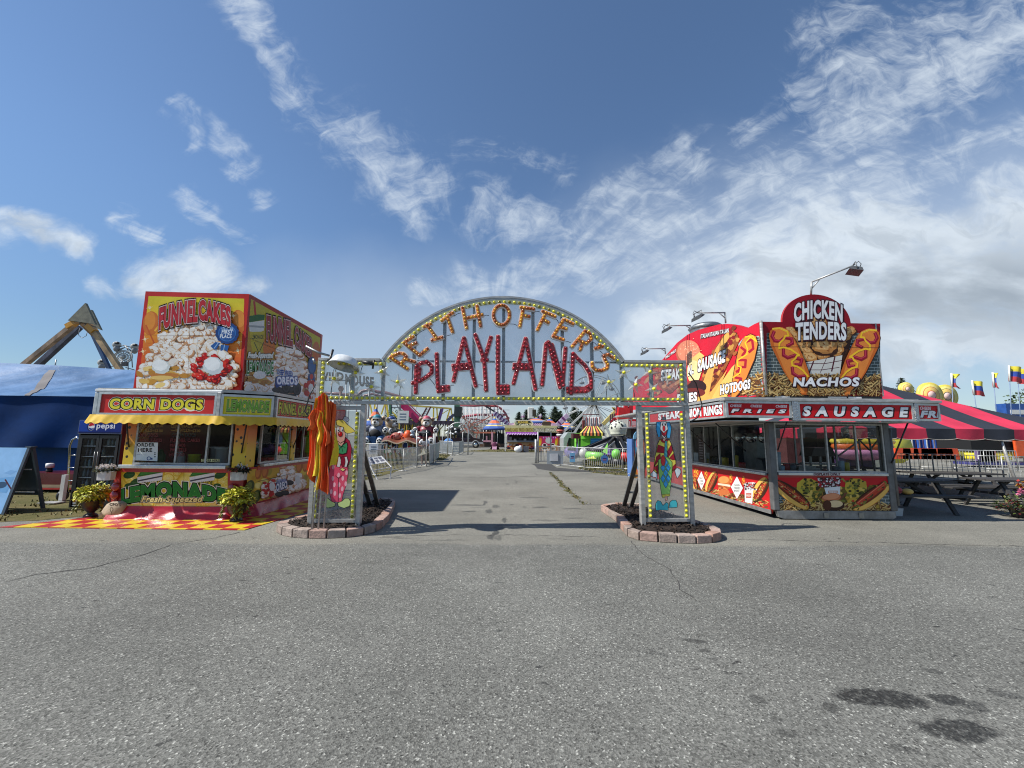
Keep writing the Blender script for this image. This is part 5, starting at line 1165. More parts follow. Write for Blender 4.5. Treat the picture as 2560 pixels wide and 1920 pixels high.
m=MB();q0, q1, q2=P(*[v for v in(125, 945)], 15.2), P(105, 980, 14.2), P(62, 1006, 12.75)
pxa, pxb=P(128, 945, 15.6).x, P(64, 1006, 12.67).x
def patch(u, v):
 vv=.12+.86*v;y=16-3.4*vv;x=pxa+(pxb-pxa)*v+.25*(u-.5)*(1+.3*math.sin(5*v))
 zr=ridge_z(x);z=zr+(2.74-zr)*vv-.18*math.sin(math.pi*vv)+.05*math.sin(x*2.2+3*vv)*math.sin(math.pi*vv)+.03*math.sin(x*6+9*vv)*(1-vv)*vv*4
 return(x, y, z+.02)
m.grid(patch, 4, 30);m.build('grey_patch', mat('grey_tape', (.13, .12, .12), .7), bt)
# -- red food trailer
tr=thing('food_trailer', 'red and silver food trailer with a rounded CHICKEN TENDERS sign', 'food trailer', (7.0, 8.8, 0))
def zD5(a, b):return 1600+a*640/2212, 640+b*640/2212
def zD6(a, b):return 1700+a*580/2212, 980+b*580/2212
def zE(a, b):return 1920+a*280/1787, 740+b*260/1659
YR, XL=8.75, 5.82
def sideL(z, X):return lambda u, v, t:(X-t, PX(*z(u, v), X).y, PX(*z(u, v), X).z)
m=MB();m.box(5.84, 8.42, YR, YR+.05, .19, .93);m.box(XL, XL+.05, YR+.12, 16.6, .1, .93);m.box(8.36, 8.42, YR+.051, 16.6, .1, .93);m.box(XL+.051, 8.359, 16.55, 16.6, .1, 2.5)
m.build('body_wall', M_REDW, tr)
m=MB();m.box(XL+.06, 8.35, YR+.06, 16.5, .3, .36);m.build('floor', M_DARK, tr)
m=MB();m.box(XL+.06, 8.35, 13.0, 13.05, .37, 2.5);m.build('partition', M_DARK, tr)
m=MB();m.box(4.62, 8.78, 8.3, 16.6, 2.50, 2.56);m.build('roof', M_ALU, tr)
m=MB();m.box(4.66, 8.74, 8.34, 16.55, 2.06, 2.075);m.build('awning_underside', M_GALV, tr)
M_POST=mat('dark_aluminium', (.15, .15, .15), .45, .3, var=.3, vscale=5)
M_BUMP=mat('scuffed_bumper', (.24, .24, .235), .5, .3, var=.35, vscale=6)
m=MB();m.prism([(5.86, .185), (8.44, .185), (8.44, .06), (8.36, .015), (6.0, .015), (5.9, .05)], lambda u, v, t:(u, t, v), YR-.03, YR+.06);m.build('bumper', M_BUMP, tr, .006)
for x in(6.86, 7.62):MB().box(x, x+.1, YR-.045, YR-.031, .05, .15).build('hinge_plate', M_STEEL, tr)
m=MB();m.box(XL-.012, XL-.001, YR+.1, 16.5, .09, .175);m.build('side_trim', M_BUMP, tr)
for y in(11.6, 12.6):
 w=MB();w.lathe([(.12, -.11), (.34, -.11), (.36, -.05), (.36, .05), (.34, .11), (.12, .11), (.12, -.11)], (6.15, y, .36), 24, None, 'x');w.build('wheel', M_BLACK, tr)
for x0, x1, y0, y1, z1 in((5.80, 5.93, YR-.035, YR+.1, 2.058), (8.36, 8.5, YR-.03, YR+.1, 2.058)):MB().box(x0, x1, y0, y1, .19, z1).build('corner_post', M_POST, tr, .02)
m=MB();m.tube([(8.52, YR-.02, .3), (8.5, YR-.02, 1.95)], .03, 8);m.build('corner_pipe', M_POST, tr)
m=MB();m.box(5.94, 8.355, YR-.05, YR-.001, .925, .985);m.build('counter_shelf', M_SILL, tr, .008)
m=MB();m.box(XL-.06, XL-.001, YR+.14, 13.0, .90, .955);m.build('counter_shelf', M_SILL, tr, .008)
M_GLT=glass('trailer_glass', (.66, .70, .70), .006)
wr1, _=window(tr, (5.935, YR), (8.355, YR), .99, 2.04, (.25, .475, .745), .03, M_GLT)
window(tr, (XL, 12.95), (XL, YR+.12), .96, 2.05, (.14, .33, .52, .68), .03, M_GLT)
window(tr, (8.39, YR+.12), (8.39, 12.9), .96, 2.05, (.3, .65), .03, M_GLT)
a=Art(front(zD6, YR-.052), seed=3);a.text('DISPLAYS ONLY', 1275, 1530, 795, 770, K(90, 20, 34), [(.08, K(180, 176, 176))], .03, .15);a.build('counter_lettering', tr)
CRU, MUS, KET, BUN, FRY=K(222, 130, 50), K(250, 200, 44), K(168, 24, 46), K(226, 164, 70), [K(190, 152, 84), K(168, 128, 64), K(206, 174, 112), K(140, 98, 48), K(112, 72, 36), K(196, 164, 100), K(94, 58, 30)]
def fries(a, x0, x1, y0, y1, n, seed, L=60, w=11):
 r=random.Random(seed)
 for i in range(n):
  f=i/n;x=r.uniform(x0, x1);y=y0+(y1-y0)*r.random();A=r.uniform(-1, 1)+(1.57 if r.random()<.25 else 0);l=L*r.uniform(.6, 1.3)
  e=(math.cos(A)*l/2, math.sin(A)*l/2)
  a.line([(x-e[0]+2, y-e[1]+w*.35), (x+e[0]+2, y+e[1]+w*.35)], w*1.15, K(86, 52, 24));a.line([(x-e[0], y-e[1]), (x+e[0], y+e[1])], w, r.choice(FRY));a.line([(x-e[0]*.9, y-e[1]*.9-w*.2), (x+e[0]*.9, y+e[1]*.9-w*.2)], w*.28, K(216, 190, 132))
def bricks(a, x0, x1, y0, y1, bw, bh, seed, shift=0.0):
 r=random.Random(seed);a.rect(x0, y0, x1, y1, K(176, 184, 180));k=0;y=y0
 while y<y1:
  x=x0-(bw/2 if k%2 else 0)
  while x<x1:
   xa, xb=max(x+bw*.04, x0), min(x+bw*.96, x1)
   if xb>xa:g_=r.uniform(.85, 1.2);a.rect(xa, y+bh*.09, xb, min(y+bh*.9, y1), tuple(c*g_ for c in K(78, 88, 88)))
   x+=bw
  y+=bh;k+=1
def hotdog(a, p, q, w, seed, topping=None):
 r=random.Random(seed);L=math.hypot(q[0]-p[0], q[1]-p[1]);ux, uy=(q[0]-p[0])/L, (q[1]-p[1])/L;nx, ny=-uy, ux;A=math.atan2(uy, ux)
 cx, cy=(p[0]+q[0])/2, (p[1]+q[1])/2
 a.ell(cx+5, cy+7, L/2*1.02, w*.55, K(60, 34, 20), A, 26);a.ell(cx+nx*w*.12, cy+ny*w*.12, L/2, w*.5, K(206, 140, 56), A, 26);a.ell(cx+nx*w*.16, cy+ny*w*.16, L/2*.95, w*.42, K(234, 184, 92), A, 26)
 a.ell(cx-nx*w*.05, cy-ny*w*.05, L/2*.93, w*.33, K(110, 44, 24), A, 26);a.ell(cx-nx*w*.08, cy-ny*w*.08, L/2*.95, w*.2, K(176, 62, 36), A, 26)
 cols=topping or[K(150, 30, 28), K(120, 60, 30), K(196, 150, 50), K(96, 36, 24), K(120, 130, 50), K(206, 176, 110)]
 for i in range(46):
  t=r.uniform(-.46, .46)*L;o=r.gauss(-.06, .12)*w
  a.ell(cx+ux*t+nx*o, cy+uy*t+ny*o, w*r.uniform(.06, .15), w*r.uniform(.04, .09), r.choice(cols), A+r.gauss(0, .8), 9, .1)
 a.line([(cx-ux*L*.4-nx*w*.12, cy-uy*L*.4-ny*w*.12), (cx+ux*L*.4-nx*w*.12, cy+uy*L*.4-ny*w*.12)], w*.05, K(224, 110, 80))
a=Art(front(zD6, YR), (890, 2032, 815, 1138), seed=21)
a.rect(890, 815, 2032, 1138, K(196, 28, 36));a.rect(890, 905, 2032, 1138, K(120, 70, 50));bricks(a, 890, 1010, 980, 1060, 46, 22, 1);bricks(a, 1900, 2032, 960, 1080, 60, 30, 2)
rt=random.Random(7)
for _ in range(200):a.ell(rt.uniform(1080, 1900), rt.uniform(900, 1130), rt.uniform(16, 40), rt.uniform(10, 24), rt.choice([K(150, 110, 40), K(110, 96, 36), K(176, 140, 56), K(84, 78, 30), K(206, 176, 80)]), rt.random()*3, 10, .1)
fries(a, 890, 2030, 1060, 1135, 150, 5, 70, 12)
for cx in(1215, 1675):
 a.ell(cx, 905, 105, 82, K(196, 172, 60), 0, 26, .03, 9);a.ell(cx+20, 880, 84, 48, K(186, 160, 60), 0, 22, .04, 7)
 for _ in range(34):a.ell(cx+rt.gauss(10, 52), 905+rt.gauss(-10, 36), rt.uniform(9, 17), rt.uniform(8, 13), rt.choice([K(70, 66, 28), K(110, 112, 44), K(48, 40, 22), K(140, 136, 60)]), 0, 10)
 for _ in range(46):a.ell(cx+rt.gauss(60 if cx<1400 else-10, 70), 1010+rt.gauss(0, 46), rt.uniform(12, 26), rt.uniform(10, 18), rt.choice([K(84, 84, 36), K(196, 160, 60), K(120, 120, 50), K(214, 184, 90), K(60, 54, 26)]), 0, 11)
hotdog(a, (885, 840), (1230, 1100), 120, 3);hotdog(a, (1640, 1115), (1985, 875), 130, 4, [K(120, 118, 50), K(84, 90, 40), K(196, 60, 40), K(150, 140, 70), K(70, 60, 30)])
a.line([(1690, 1060), (1940, 870)], 26, K(196, 70, 48));a.line([(1690, 1054), (1938, 864)], 6, K(230, 130, 100))
a.poly([(1305, 815), (1535, 815), (1520, 900), (1370, 910)], K(60, 40, 36))
for _ in range(90):a.ell(rt.uniform(1315, 1525), rt.uniform(820, 900), rt.uniform(6, 13), rt.uniform(5, 10), rt.choice([K(226, 222, 224), K(150, 40, 56), K(90, 30, 40), K(200, 190, 190)]), 0, 8)
a.poly([(1372, 912), (1525, 900), (1520, 1005), (1400, 1005)], K(224, 226, 226));a.rect(1410, 940, 1500, 966, K(196, 130, 110));a.text('FRESH', 1418, 1492, 962, 944, K(226, 226, 222), bold=.03)
a.ell(1440, 1005, 92, 40, K(196, 116, 76), -.1);a.ell(1436, 996, 80, 28, K(220, 146, 104), -.1);a.ell(1465, 1080, 100, 52, K(60, 34, 24));a.ell(1475, 1066, 74, 34, K(224, 196, 150));a.ell(1400, 1080, 40, 50, K(84, 44, 30))
a.b=None;a.line([(890, 1132), (2032, 1132)], 6, K(60, 50, 40));a.build('front_mural', tr)
a=Art(sideL(zD6, XL), seed=22)
mq=[(110, 705), (835, 798), (855, 1130), (125, 948)]
a.poly(mq, K(200, 30, 36))
def ey(x, f):t, b=705+(x-110)*.128, 948+(x-125)*.249;return t+(b-t)*f
for i in range(60):
 x=rt.uniform(115, 840);a.ell(x, ey(x, rt.uniform(.72, .93)), 20, 12, rt.choice([K(120, 70, 40), K(86, 46, 26)]), 0, 9)
for i in range(130):
 x=rt.uniform(120, 835);y=ey(x, rt.uniform(.74, .94));A=rt.uniform(-.6, 1.2);a.line([(x-16*math.cos(A), y-16*math.sin(A)), (x+16*math.cos(A), y+16*math.sin(A))], 6, rt.choice(FRY))
for x in(145, 162, 248, 485, 605):
 y=ey(x, .25);a.ell(x, y, 18, 46, K(150, 80, 30));a.ell(x, y, 14, 42, CRU);a.line([(x-8, y-30), (x+8, y-12), (x-8, y+8), (x+8, y+26)], 6, KET);a.line([(x+6, y-30), (x-6, y-10), (x+6, y+12)], 4, MUS)
hotdog(a, (125, 800), (155, 930), 50, 8);hotdog(a, (345, 760), (260, 950), 74, 9, [K(100, 110, 44), K(150, 40, 34), K(120, 120, 60), K(180, 60, 40)])
a.ell(420, 955, 54, 30, K(200, 110, 60));a.ell(425, 895, 62, 40, K(190, 96, 50));
for _ in range(20):a.ell(420+rt.gauss(0, 30), 905+rt.gauss(0, 14), 14, 9, rt.choice([K(176, 86, 44), K(216, 130, 70), K(150, 70, 40)]), 0, 9)
a.ell(422, 846, 60, 46, K(196, 106, 50));a.ell(418, 838, 50, 34, K(230, 150, 84));a.poly([(362, 868), (480, 885), (484, 905), (362, 885)], K(226, 216, 190))
hotdog(a, (830, 820), (700, 1040), 100, 10)
for cx, cy in((205, 845), (545, 912)):
 w, h=(42, 96)if cx<300 else(62, 116)
 a.poly([(cx, cy-h), (cx+w, cy+4), (cx, cy+h), (cx-w, cy-6)], K(150, 30, 30));a.poly([(cx, cy-h+8), (cx+w-5, cy+4), (cx, cy+h-8), (cx-w+5, cy-6)], K(236, 234, 230))
 for k, t in enumerate((('PHILLY', 'CHEESE', 'STEAK')if cx<300 else('CHICKEN', 'TENDER', 'BASKET'))):a.text(t, cx-w*.42, cx+w*.42, cy-14+k*26, cy-32+k*26, K(40, 34, 34), bold=.02)
a.poly([(618, 905), (700, 915), (690, 1065), (620, 1050)], K(224, 224, 226));a.rect(632, 965, 682, 1010, K(196, 90, 70));a.text('FRESH', 636, 678, 996, 978, K(230, 226, 220), bold=.03)
for _ in range(60):x=rt.uniform(612, 730);a.ell(x, rt.uniform(865, 935), 8, 7, rt.choice([K(230, 228, 230), K(60, 44, 44), K(150, 140, 150), K(200, 196, 196)]), 0, 8)
a.line([(112, 948), (855, 1132)], 6, K(70, 60, 50));a.build('side_mural', tr)
PCX, PR=7.10, .79
def outline_front():return[(5.83, 2.66), (8.45, 2.66), (8.45, 4.325), (7.89, 4.325)]+[(PCX+PR*math.cos(t), 4.325+.665*math.sin(t))for t in[math.pi*k/24 for k in range(1, 24)]]+[(6.31, 4.325), (5.83, 4.325)]
of_=outline_front()
m=MB();m.prism(of_, lambda u, v, t:(u, t, v), YR, YR+.06);fs=m.build('front_sign_board', M_REDW, tr)
a=Art(front(zE, YR), seed=31)
inv=lambda u, v:((lambda q:((q[0]-1920)*1787/280, (q[1]-740)*1659/260))(pj(u, YR, v)))
def pj(x, y, z):
 d=RM.transposed()@Vector((x, y, z-EYE));return(1280+F*d.x/d.y, 960-F*d.z/d.y)
op=[inv(u, v)for u, v in of_]
a.poly(op, K(150, 20, 34));x0, x1=op[0][0], op[1][0]
yb=max(op[0][1], op[1][1])
a.b=(min(op[0][0], op[-1][0])+2, 1790, 0, yb)
bricks(a, -20, 1795, 590, 1330, 104, 50, 5)
a.poly([(-100, 420), (240, 420), (300, 440), (700, 520), (1340, 440), (1700, 440), (1800, 440), (1800, 640), (1680, 580), (1500, 560), (1350, 560), (900, 700), (400, 560), (280, 540), (100, 530), (-100, 640)], K(150, 20, 34))
a.poly([(290, 500), (1370, 500), (1260, 1000), (1180, 1260), (640, 1260), (480, 800)], K(70, 40, 26))
rc=random.Random(9)
def tender(x, y, s, A):
 a.ell(x+s*.08, y+s*.16, s*1.04, s*.66, K(64, 34, 18), A, 18, .08, 4);a.ell(x, y, s, s*.6, K(196, 134, 70), A, 18, .08, 4);a.ell(x-s*.06, y-s*.1, s*.84, s*.42, K(222, 172, 110), A, 18, .1, 5)
 for _ in range(12):a.ell(x+rc.gauss(0, s*.4), y+rc.gauss(0, s*.22), s*.12, s*.07, rc.choice([K(178, 112, 54), K(234, 196, 140), K(156, 92, 40)]), rc.random(), 8)
for q in((360, 540, 80, .3), (640, 480, 150, 0), (800, 420, 150, .1), (1100, 540, 150, .1), (1280, 560, 120, -.2), (420, 640, 130, .4), (620, 650, 160, .1), (1180, 660, 140, -.2), (560, 760, 130, .3), (1130, 760, 120, 0), (900, 640, 160, .1), (600, 860, 110, .5), (1080, 880, 130, -.2), (660, 970, 130, .2), (880, 940, 110, -.3), (900, 800, 200, 0)):tender(*q)
a.poly([(590, 1060), (760, 1030), (1180, 945), (1140, 1250), (640, 1270)], K(216, 214, 206))
for l in([(720, 1045), (640, 1255)], [(925, 1000), (830, 1220)], [(1060, 975), (1010, 1200)], [(600, 1080), (900, 1080), (1170, 1030)], [(640, 1180), (850, 1180), (1130, 1140)]):a.line(l, 22 if l[0][0]in(720, 1060)else 10, K(84, 26, 40))
fries(a, -60, 1795, 1270, 1570, 760, 41, 105, 19)
def corn(pts, cx, sgn):
 a.poly([(x+sgn*12, y+10)for x, y in pts], K(50, 26, 20));a.poly(pts, K(206, 104, 38))
 P2=[(cx+(x-cx)*.82, y*.97+24)for x, y in pts];a.poly(P2, K(230, 136, 60))
cl=[(0, 640), (20, 560), (90, 505), (190, 500), (290, 540), (350, 600), (420, 720), (490, 860), (560, 1010), (620, 1180), (650, 1290), (640, 1380), (610, 1480), (615, 1575), (520, 1575), (500, 1520), (420, 1450), (330, 1350), (230, 1200), (110, 960), (30, 800)]
corn(cl, 330, 1);cr=[(1668-x+100, y+25)for x, y in cl];corn(cr, 1430, 1)
def zig(flip, seq, w, c):
 pts=[((x if not flip else 1768-x), y+(0 if not flip else 25))for x, y in seq];a.line(pts, w, c)
for fl_ in(0, 1):
 for sg_ in([(80, 580), (50, 650), (90, 720), (170, 730), (240, 680)], [(260, 670), (360, 690), (370, 760), (290, 800)], [(230, 860), (230, 950), (300, 990), (420, 950)], [(440, 1000), (520, 1020), (500, 1100), (420, 1100)], [(370, 1150), (380, 1240), (460, 1290), (570, 1280)]):zig(fl_, sg_, 54, K(150, 22, 44));zig(fl_, [(x+4, y-12)for x, y in sg_], 16, K(196, 60, 84))
 zig(fl_, [(60, 530), (170, 520), (290, 570), (310, 640), (260, 640), (230, 700), (165, 760), (160, 840), (230, 820), (350, 860), (480, 950), (440, 960), (420, 1000), (360, 1050), (370, 1110), (450, 1130), (540, 1190), (620, 1290)], 28, MUS)
 zig(fl_, [(62, 524), (170, 514), (285, 562)], 7, K(250, 210, 110))
fries(a, 250, 470, 1510, 1575, 30, 44, 90, 18);fries(a, 640, 1180, 1480, 1575, 110, 45, 100, 18)
a.b=None
BLK=K(26, 14, 18)
for wd, x0, x1, y0, y1, w_ in(('CHICKEN', 418, 1180, 362, 95, lambda u, v:(u, v+.26*(1-(2*u-1)**2)-.20)), ('TENDERS', 430, 1222, 705, 450, lambda u, v:(u, v+.08*(1-(2*u-1)**2))), ('NACHOS', 385, 1418, 1440, 1310, None)):
 a.text(wd, x0+8, x1+8, y0+12, y1+12, BLK, [(.05, BLK)], .05, .12 if wd=='NACHOS' else 0, w_);a.text(wd, x0, x1, y0, y1, K(236, 238, 240), [(.045, K(70, 30, 40))], .045, .12 if wd=='NACHOS' else 0, w_)
a.line([(10, 812), (1740, 828)], 5, K(60, 40, 36));a.build('front_sign', fs)
def zz(a_, b_):q=PX(*zD5(a_, b_), XL);return(q.y, q.z)
top=[(1025, 572), (985, 590), (930, 622), (860, 600), (800, 590), (745, 586), (680, 592), (600, 612), (500, 640), (410, 680), (320, 750), (250, 830), (200, 890)]
so=[zz(*q)for q in top];ya=so[0][0];mid=so[5][0]
ext=[(2*mid-y, z)for y, z in so[1:5]][::-1]
so=[(YR+.062, so[0][1])]+so[1:]
so=so+[(so[-1][0]+.5, 4.33), (so[-1][0]+1.1, 4.32), (so[-1][0]+1.1, 2.66), (YR+.062, 2.66)]
m=MB();m.prism(so, lambda u, v, t:(t, u, v), XL, XL+.06);ss=m.build('side_sign_board', M_REDW, tr)
MB().tube([(XL-.01, YR-.01, 2.66), (XL-.01, YR-.01, 4.34)], .032, 8).build('sign_corner_trim', M_ALU, ss)
a=Art(sideL(zD5, XL), seed=32)
sp=[(1026, 575)]+top[1:]+[(0, 1060), (-60, 1100), (-60, 1330), (440, 1290), (1068, 1205)]
a.poly(sp, K(206, 28, 50));
def bar4(x):return 900+(1068-x)*.0
bq=[(1030, 690), (1068, 1205), (900, 1230), (860, 730)]
a.poly([(1030, 690), (1066, 1190), (930, 1215), (850, 760), (900, 700)], K(170, 180, 176))
for k in range(24):
 for j in range(4):
  x=900+j*44+(22 if k%2 else 0);y=700+k*21-(x-1030)*.12
  if x<1052 and x>880:a.poly([(x, y), (min(x+39, 1058), y-4), (min(x+39, 1058), y+12), (x, y+16)], K(78, 88, 88))
for i in range(130):
 x=rc.uniform(740, 1064);y=rc.uniform(1010+(1064-x)*.3, 1200);A=rc.uniform(-1.2, 1.2);e=(26*math.cos(A), 26*math.sin(A));a.line([(x-e[0], y-e[1]+4), (x+e[0], y+e[1]+4)], 13, K(96, 58, 26));a.line([(x-e[0], y-e[1]), (x+e[0], y+e[1])], 10, rc.choice(FRY))
a.poly([(800, 632), (850, 680), (860, 740), (780, 900), (640, 1180), (590, 1280), (430, 1290), (520, 1100), (620, 850), (720, 690)], K(150, 84, 40))
for i in range(150):
 t=rc.random();x=800-260*t+rc.gauss(0, 30);y=660+560*t+rc.gauss(0, 26);a.ell(x, y, rc.uniform(14, 34), rc.uniform(9, 18), rc.choice([K(120, 60, 30), K(170, 96, 46), K(96, 44, 24), K(196, 130, 60), K(140, 30, 34), K(206, 150, 70), K(110, 24, 36)]), rc.uniform(-1.3, -.6), 10, .1)
a.poly([(770, 650), (740, 680), (660, 800), (560, 1060), (520, 1180), (470, 1290), (640, 1270), (680, 1160), (760, 980), (700, 1060), (600, 1200), (640, 1000), (700, 820), (780, 700)], K(226, 170, 84));a.poly([(800, 960), (860, 900), (820, 1060), (740, 1250), (600, 1275), (680, 1130)], K(236, 190, 100))
a.poly([(905, 700), (960, 668), (1010, 690), (1028, 760), (1000, 900), (930, 1060), (880, 1180), (820, 1240), (790, 1235), (800, 1080), (830, 900), (860, 780)], K(60, 30, 24));a.poly([(905, 705), (960, 675), (1006, 695), (1022, 760), (994, 890), (925, 1050), (872, 1170), (815, 1232), (795, 1228), (806, 1080), (838, 900), (866, 780)], K(232, 134, 54))
for sg_ in([(930, 740), (975, 720), (985, 800), (950, 830)], [(880, 790), (920, 820), (890, 860)], [(860, 900), (920, 900), (915, 960), (860, 960)], [(840, 1000), (870, 980), (860, 1020)], [(830, 1050), (880, 1060), (850, 1110), (810, 1100)]):a.line(sg_, 22, KET)
a.line([(915, 700), (980, 690), (1015, 740), (960, 700), (915, 750), (935, 800), (930, 850), (850, 900), (850, 950), (880, 960), (870, 1010), (810, 1050)], 10, MUS)
a.ell(420, 840, 105, 110, K(176, 90, 66), -.5);a.ell(425, 825, 98, 98, K(214, 130, 100), -.5, 24)
for i in range(50):a.ell(430+rc.gauss(0, 38), 815+rc.gauss(0, 40), 5, 3, K(240, 196, 160), rc.random()*3, 6)
a.poly([(430, 900), (520, 830), (560, 860), (540, 1000), (480, 1120), (430, 1100)], K(232, 190, 110));a.ell(470, 1000, 60, 100, K(240, 214, 150));a.ell(490, 1130, 90, 60, K(50, 26, 26));a.ell(470, 1180, 100, 40, K(110, 40, 34));a.ell(420, 1230, 70, 50, K(206, 120, 56))
a.ell(250, 1050, 110, 120, K(150, 80, 50));
for i in range(70):a.ell(220+rc.gauss(0, 80), 1080+rc.gauss(0, 70), rc.uniform(12, 36), 14, rc.choice([K(120, 60, 40), K(176, 100, 66), K(96, 44, 34), K(200, 140, 96), K(150, 60, 50)]), rc.uniform(-1, 0), 9, .1)
WHT=K(238, 238, 238)
dn=[(.06, K(40, 16, 22))]
a.text('ITALIAN ITALIAN ITALIAN', 530, 772, 712, 678, WHT, dn, .02, .1, lambda u, v:(u, v+1.55*u));a.text('PHILLY PHILLY', 226, 316, 890, 868, WHT, dn, .02, 0, lambda u, v:(u, v+3.0*u))
a.text('SAUSAGE', 506, 742, 1000, 905, WHT, [(.07, K(40, 16, 22))], .05, .1, lambda u, v:(u, v+.95*u));a.text('N-', 424, 466, 1032, 948, WHT, dn, .04);a.text('STEAK', 190, 350, 1078, 990, WHT, dn, .04, 0, lambda u, v:(u, v+.2*u));a.text('HOTDOGS', 700, 958, 1195, 1120, WHT, [(.07, K(40, 16, 22))], .05, .1, lambda u, v:(u, v+.7*u));a.text('FRIES', 330, 496, 1270, 1200, WHT, [(.07, K(40, 16, 22))], .05, 0, lambda u, v:(u, v+.3*u))
a.line([(412, 680), (398, 900)], 3, K(90, 20, 30));a.line([(712, 592), (690, 860)], 3, K(90, 30, 30));a.build('side_sign', ss)
m=MB();m.box(8.39, 8.45, YR+.062, 13.5, 2.66, 4.325);m.build('far_sign_board', M_REDW, tr);MB().box(8.451, 8.48, YR-.005, YR+.06, 2.66, 4.33).build('sign_edge', M_ALU, tr)
m=MB();m.box(5.84, 8.44, YR+.0, YR+.2, 2.565, 2.655);m.build('sign_base', M_BLACK, tr)
for x0, x1 in((6.02, 6.34), (7.2, 7.62), (7.66, 7.96)):MB().box(x0, x1, YR-.012, YR-.001, 2.59, 2.64).build('white_plate', M_WHITE, tr)
RS=K(204, 22, 32)
def sg(word, shear, small=None, x0=.12, x1=.12):
 def f(a, W_, H_):
  y1=H_-.10 if not small else H_-.165
  a.text(word, x0+.012, W_-x1+.012, .092, y1-.012, BLK, [(.05, BLK)], .055, shear);a.text(word, x0, W_-x1, .10, y1, WHT, [(.05, K(60, 20, 26))], .055, shear)
  if small:
   for u in small:a.text('CHEESE', u, u+.24, H_-.125, H_-.075, WHT, bold=.03, shear=.25)
 return f
light_sign(tr, (6.13, 8.24), (8.60, 8.24), 2.085, 2.47, RS, sg('S A U S A G E', .2), .12)
light_sign(tr, (4.62, 8.24), (6.0, 8.24), 2.13, 2.47, RS, sg('F R I E S', .25, (.10, .53, 1.06), .12, .12), .12)
light_sign(tr, (4.60, 12.6), (4.60, 8.28), 2.12, 2.47, RS, lambda a, W_, H_:(a.text('STEAK', W_-3.6, W_-2.15, .10, .27, WHT, [(.05, K(60, 20, 26))], .05), a.text('ONION RINGS', W_-1.95, W_-.12, .09, .28, WHT, [(.05, K(60, 20, 26))], .05)), .12)
def che(a, W_, H_):a.text('CHEESE', .10, .36, H_-.13, H_-.07, WHT, bold=.03, shear=.25);a.text('FRIES', .10, .92, .08, H_-.16, WHT, [(.05, K(60, 20, 26))], .055, .25)
light_sign(tr, (8.66, 8.24), (9.2, 8.28), 2.10, 2.47, RS, che, .12)
for x in(6.005, 8.605):MB().box(x, x+.055 if x>8 else x+.12, 8.225, 8.36, 2.08, 2.49).build('rivet_trim', mat('studded_chrome', (.6, .6, .6), .25, .9, var=.5, vscale=40, bump=.8, bscale=60), tr)
m=MB();m.box(4.58, 9.2, 8.22, 8.40, 2.472, 2.53);m.build('roof_trim', M_ALU, tr, .01)
m=MB();m.box(8.3, 8.6, 8.26, 8.7, 2.085, 2.1);m.build('bracket', M_ALU, tr)
MB().tube([(5.96, YR-.04, 1.45), (5.99, 8.4, 2.06)], .014, 6).build('awning_strut', M_BLACK, tr);MB().tube([(8.44, YR-.05, 1.2), (8.6, 8.4, 2.07)], .016, 6).build('awning_strut', M_BLACK, tr)
for y in(9.6, 11.2):MB().tube([(XL-.02, y, 1.4), (5.0, y-.2, 2.05)], .014, 6).build('awning_strut', M_BLACK, tr)
M_LAMPB=mat('lamp_grey', (.07, .075, .08), .45)
def flood(base, elbow, head, tilt, label, gp_=None, big=1.0):
 t=thing('flood_light', label, 'flood light', base, 'flood lights on the trailer sign')
 m=MB();b, e, h=Vector(base), Vector(elbow), Vector(head);m.tube([b, e], .022, 8);m.tube([e, h], .02, 8);k=e.lerp(h, .22);m.tube([b.lerp(e, .45), k], .013, 6);m.build('arm', M_GALV, t)
 m=MB();d=(h-e).normalized();s=Vector((-d.y, d.x, 0)).normalized()*.17*big;f=(Vector((d.x, d.y, 0)).normalized()*math.cos(tilt)+Vector((0, 0, -math.sin(tilt))))*.11*big;u=s.cross(f).normalized()*.075*big
 if u.z<0:u=-u
 c=h+Vector((0, 0, -.16));m.hexa([c-s-f, c+s-f, c+s+f, c-s+f], [c-s*.75-f*.7+u, c+s*.75-f*.7+u, c+s*.75+f*.7+u, c-s*.75+f*.7+u]);m.build('lamp_head', M_LAMPB, t)
 m=MB();m.tube([c-s+u*.4, h-s*.9+Vector((0, 0, .02)), h+s*.9+Vector((0, 0, .02)), c+s+u*.4], .012, 6);m.build('yoke', M_STEEL, t)
 m=MB();m.tube([h+Vector((0, 0, .0)), h+d*.10+Vector((0, 0, .05)), h+d*.14+Vector((0, 0, -.03)), c+f*.5+u], .008, 5);m.build('cord', M_BLACK, t)
flood((7.05, YR+.03, 4.98), (7.05, YR-.02, 5.28), (7.72, 8.35, 5.52), .35, 'large flood light on a bent arm above the CHICKEN TENDERS arch', big=1.15)
for bs, el, hd, lb in(((740, 580), (741, 486), (500, 490), 'nearest of the three flood lights over the burger picture'), ((437, 650), (434, 600), (232, 602), 'middle one of the three flood lights over the burger picture'), ((219, 845), (216, 800), (42, 802), 'farthest flood light over the side sign close to the gate arch')):
 b_, e_=PX(*zD5(*bs), XL+.03), PX(*zD5(*el), XL+.03);h_=P(*zD5(*hd), b_.y-.1);flood(b_, (b_.x, b_.y, e_.z), h_, .6, lb)
flood((8.35, 10.4, 4.33), (8.4, 10.2, 4.6), (8.9, 10.0, 4.62), .4, 'flood light peeping out behind the right shoulder of the arch')
t=thing('roof_vent', 'round metal fan vent on the trailer roof behind the curved sign', 'vent', (6.6, 12.6, 2.56))
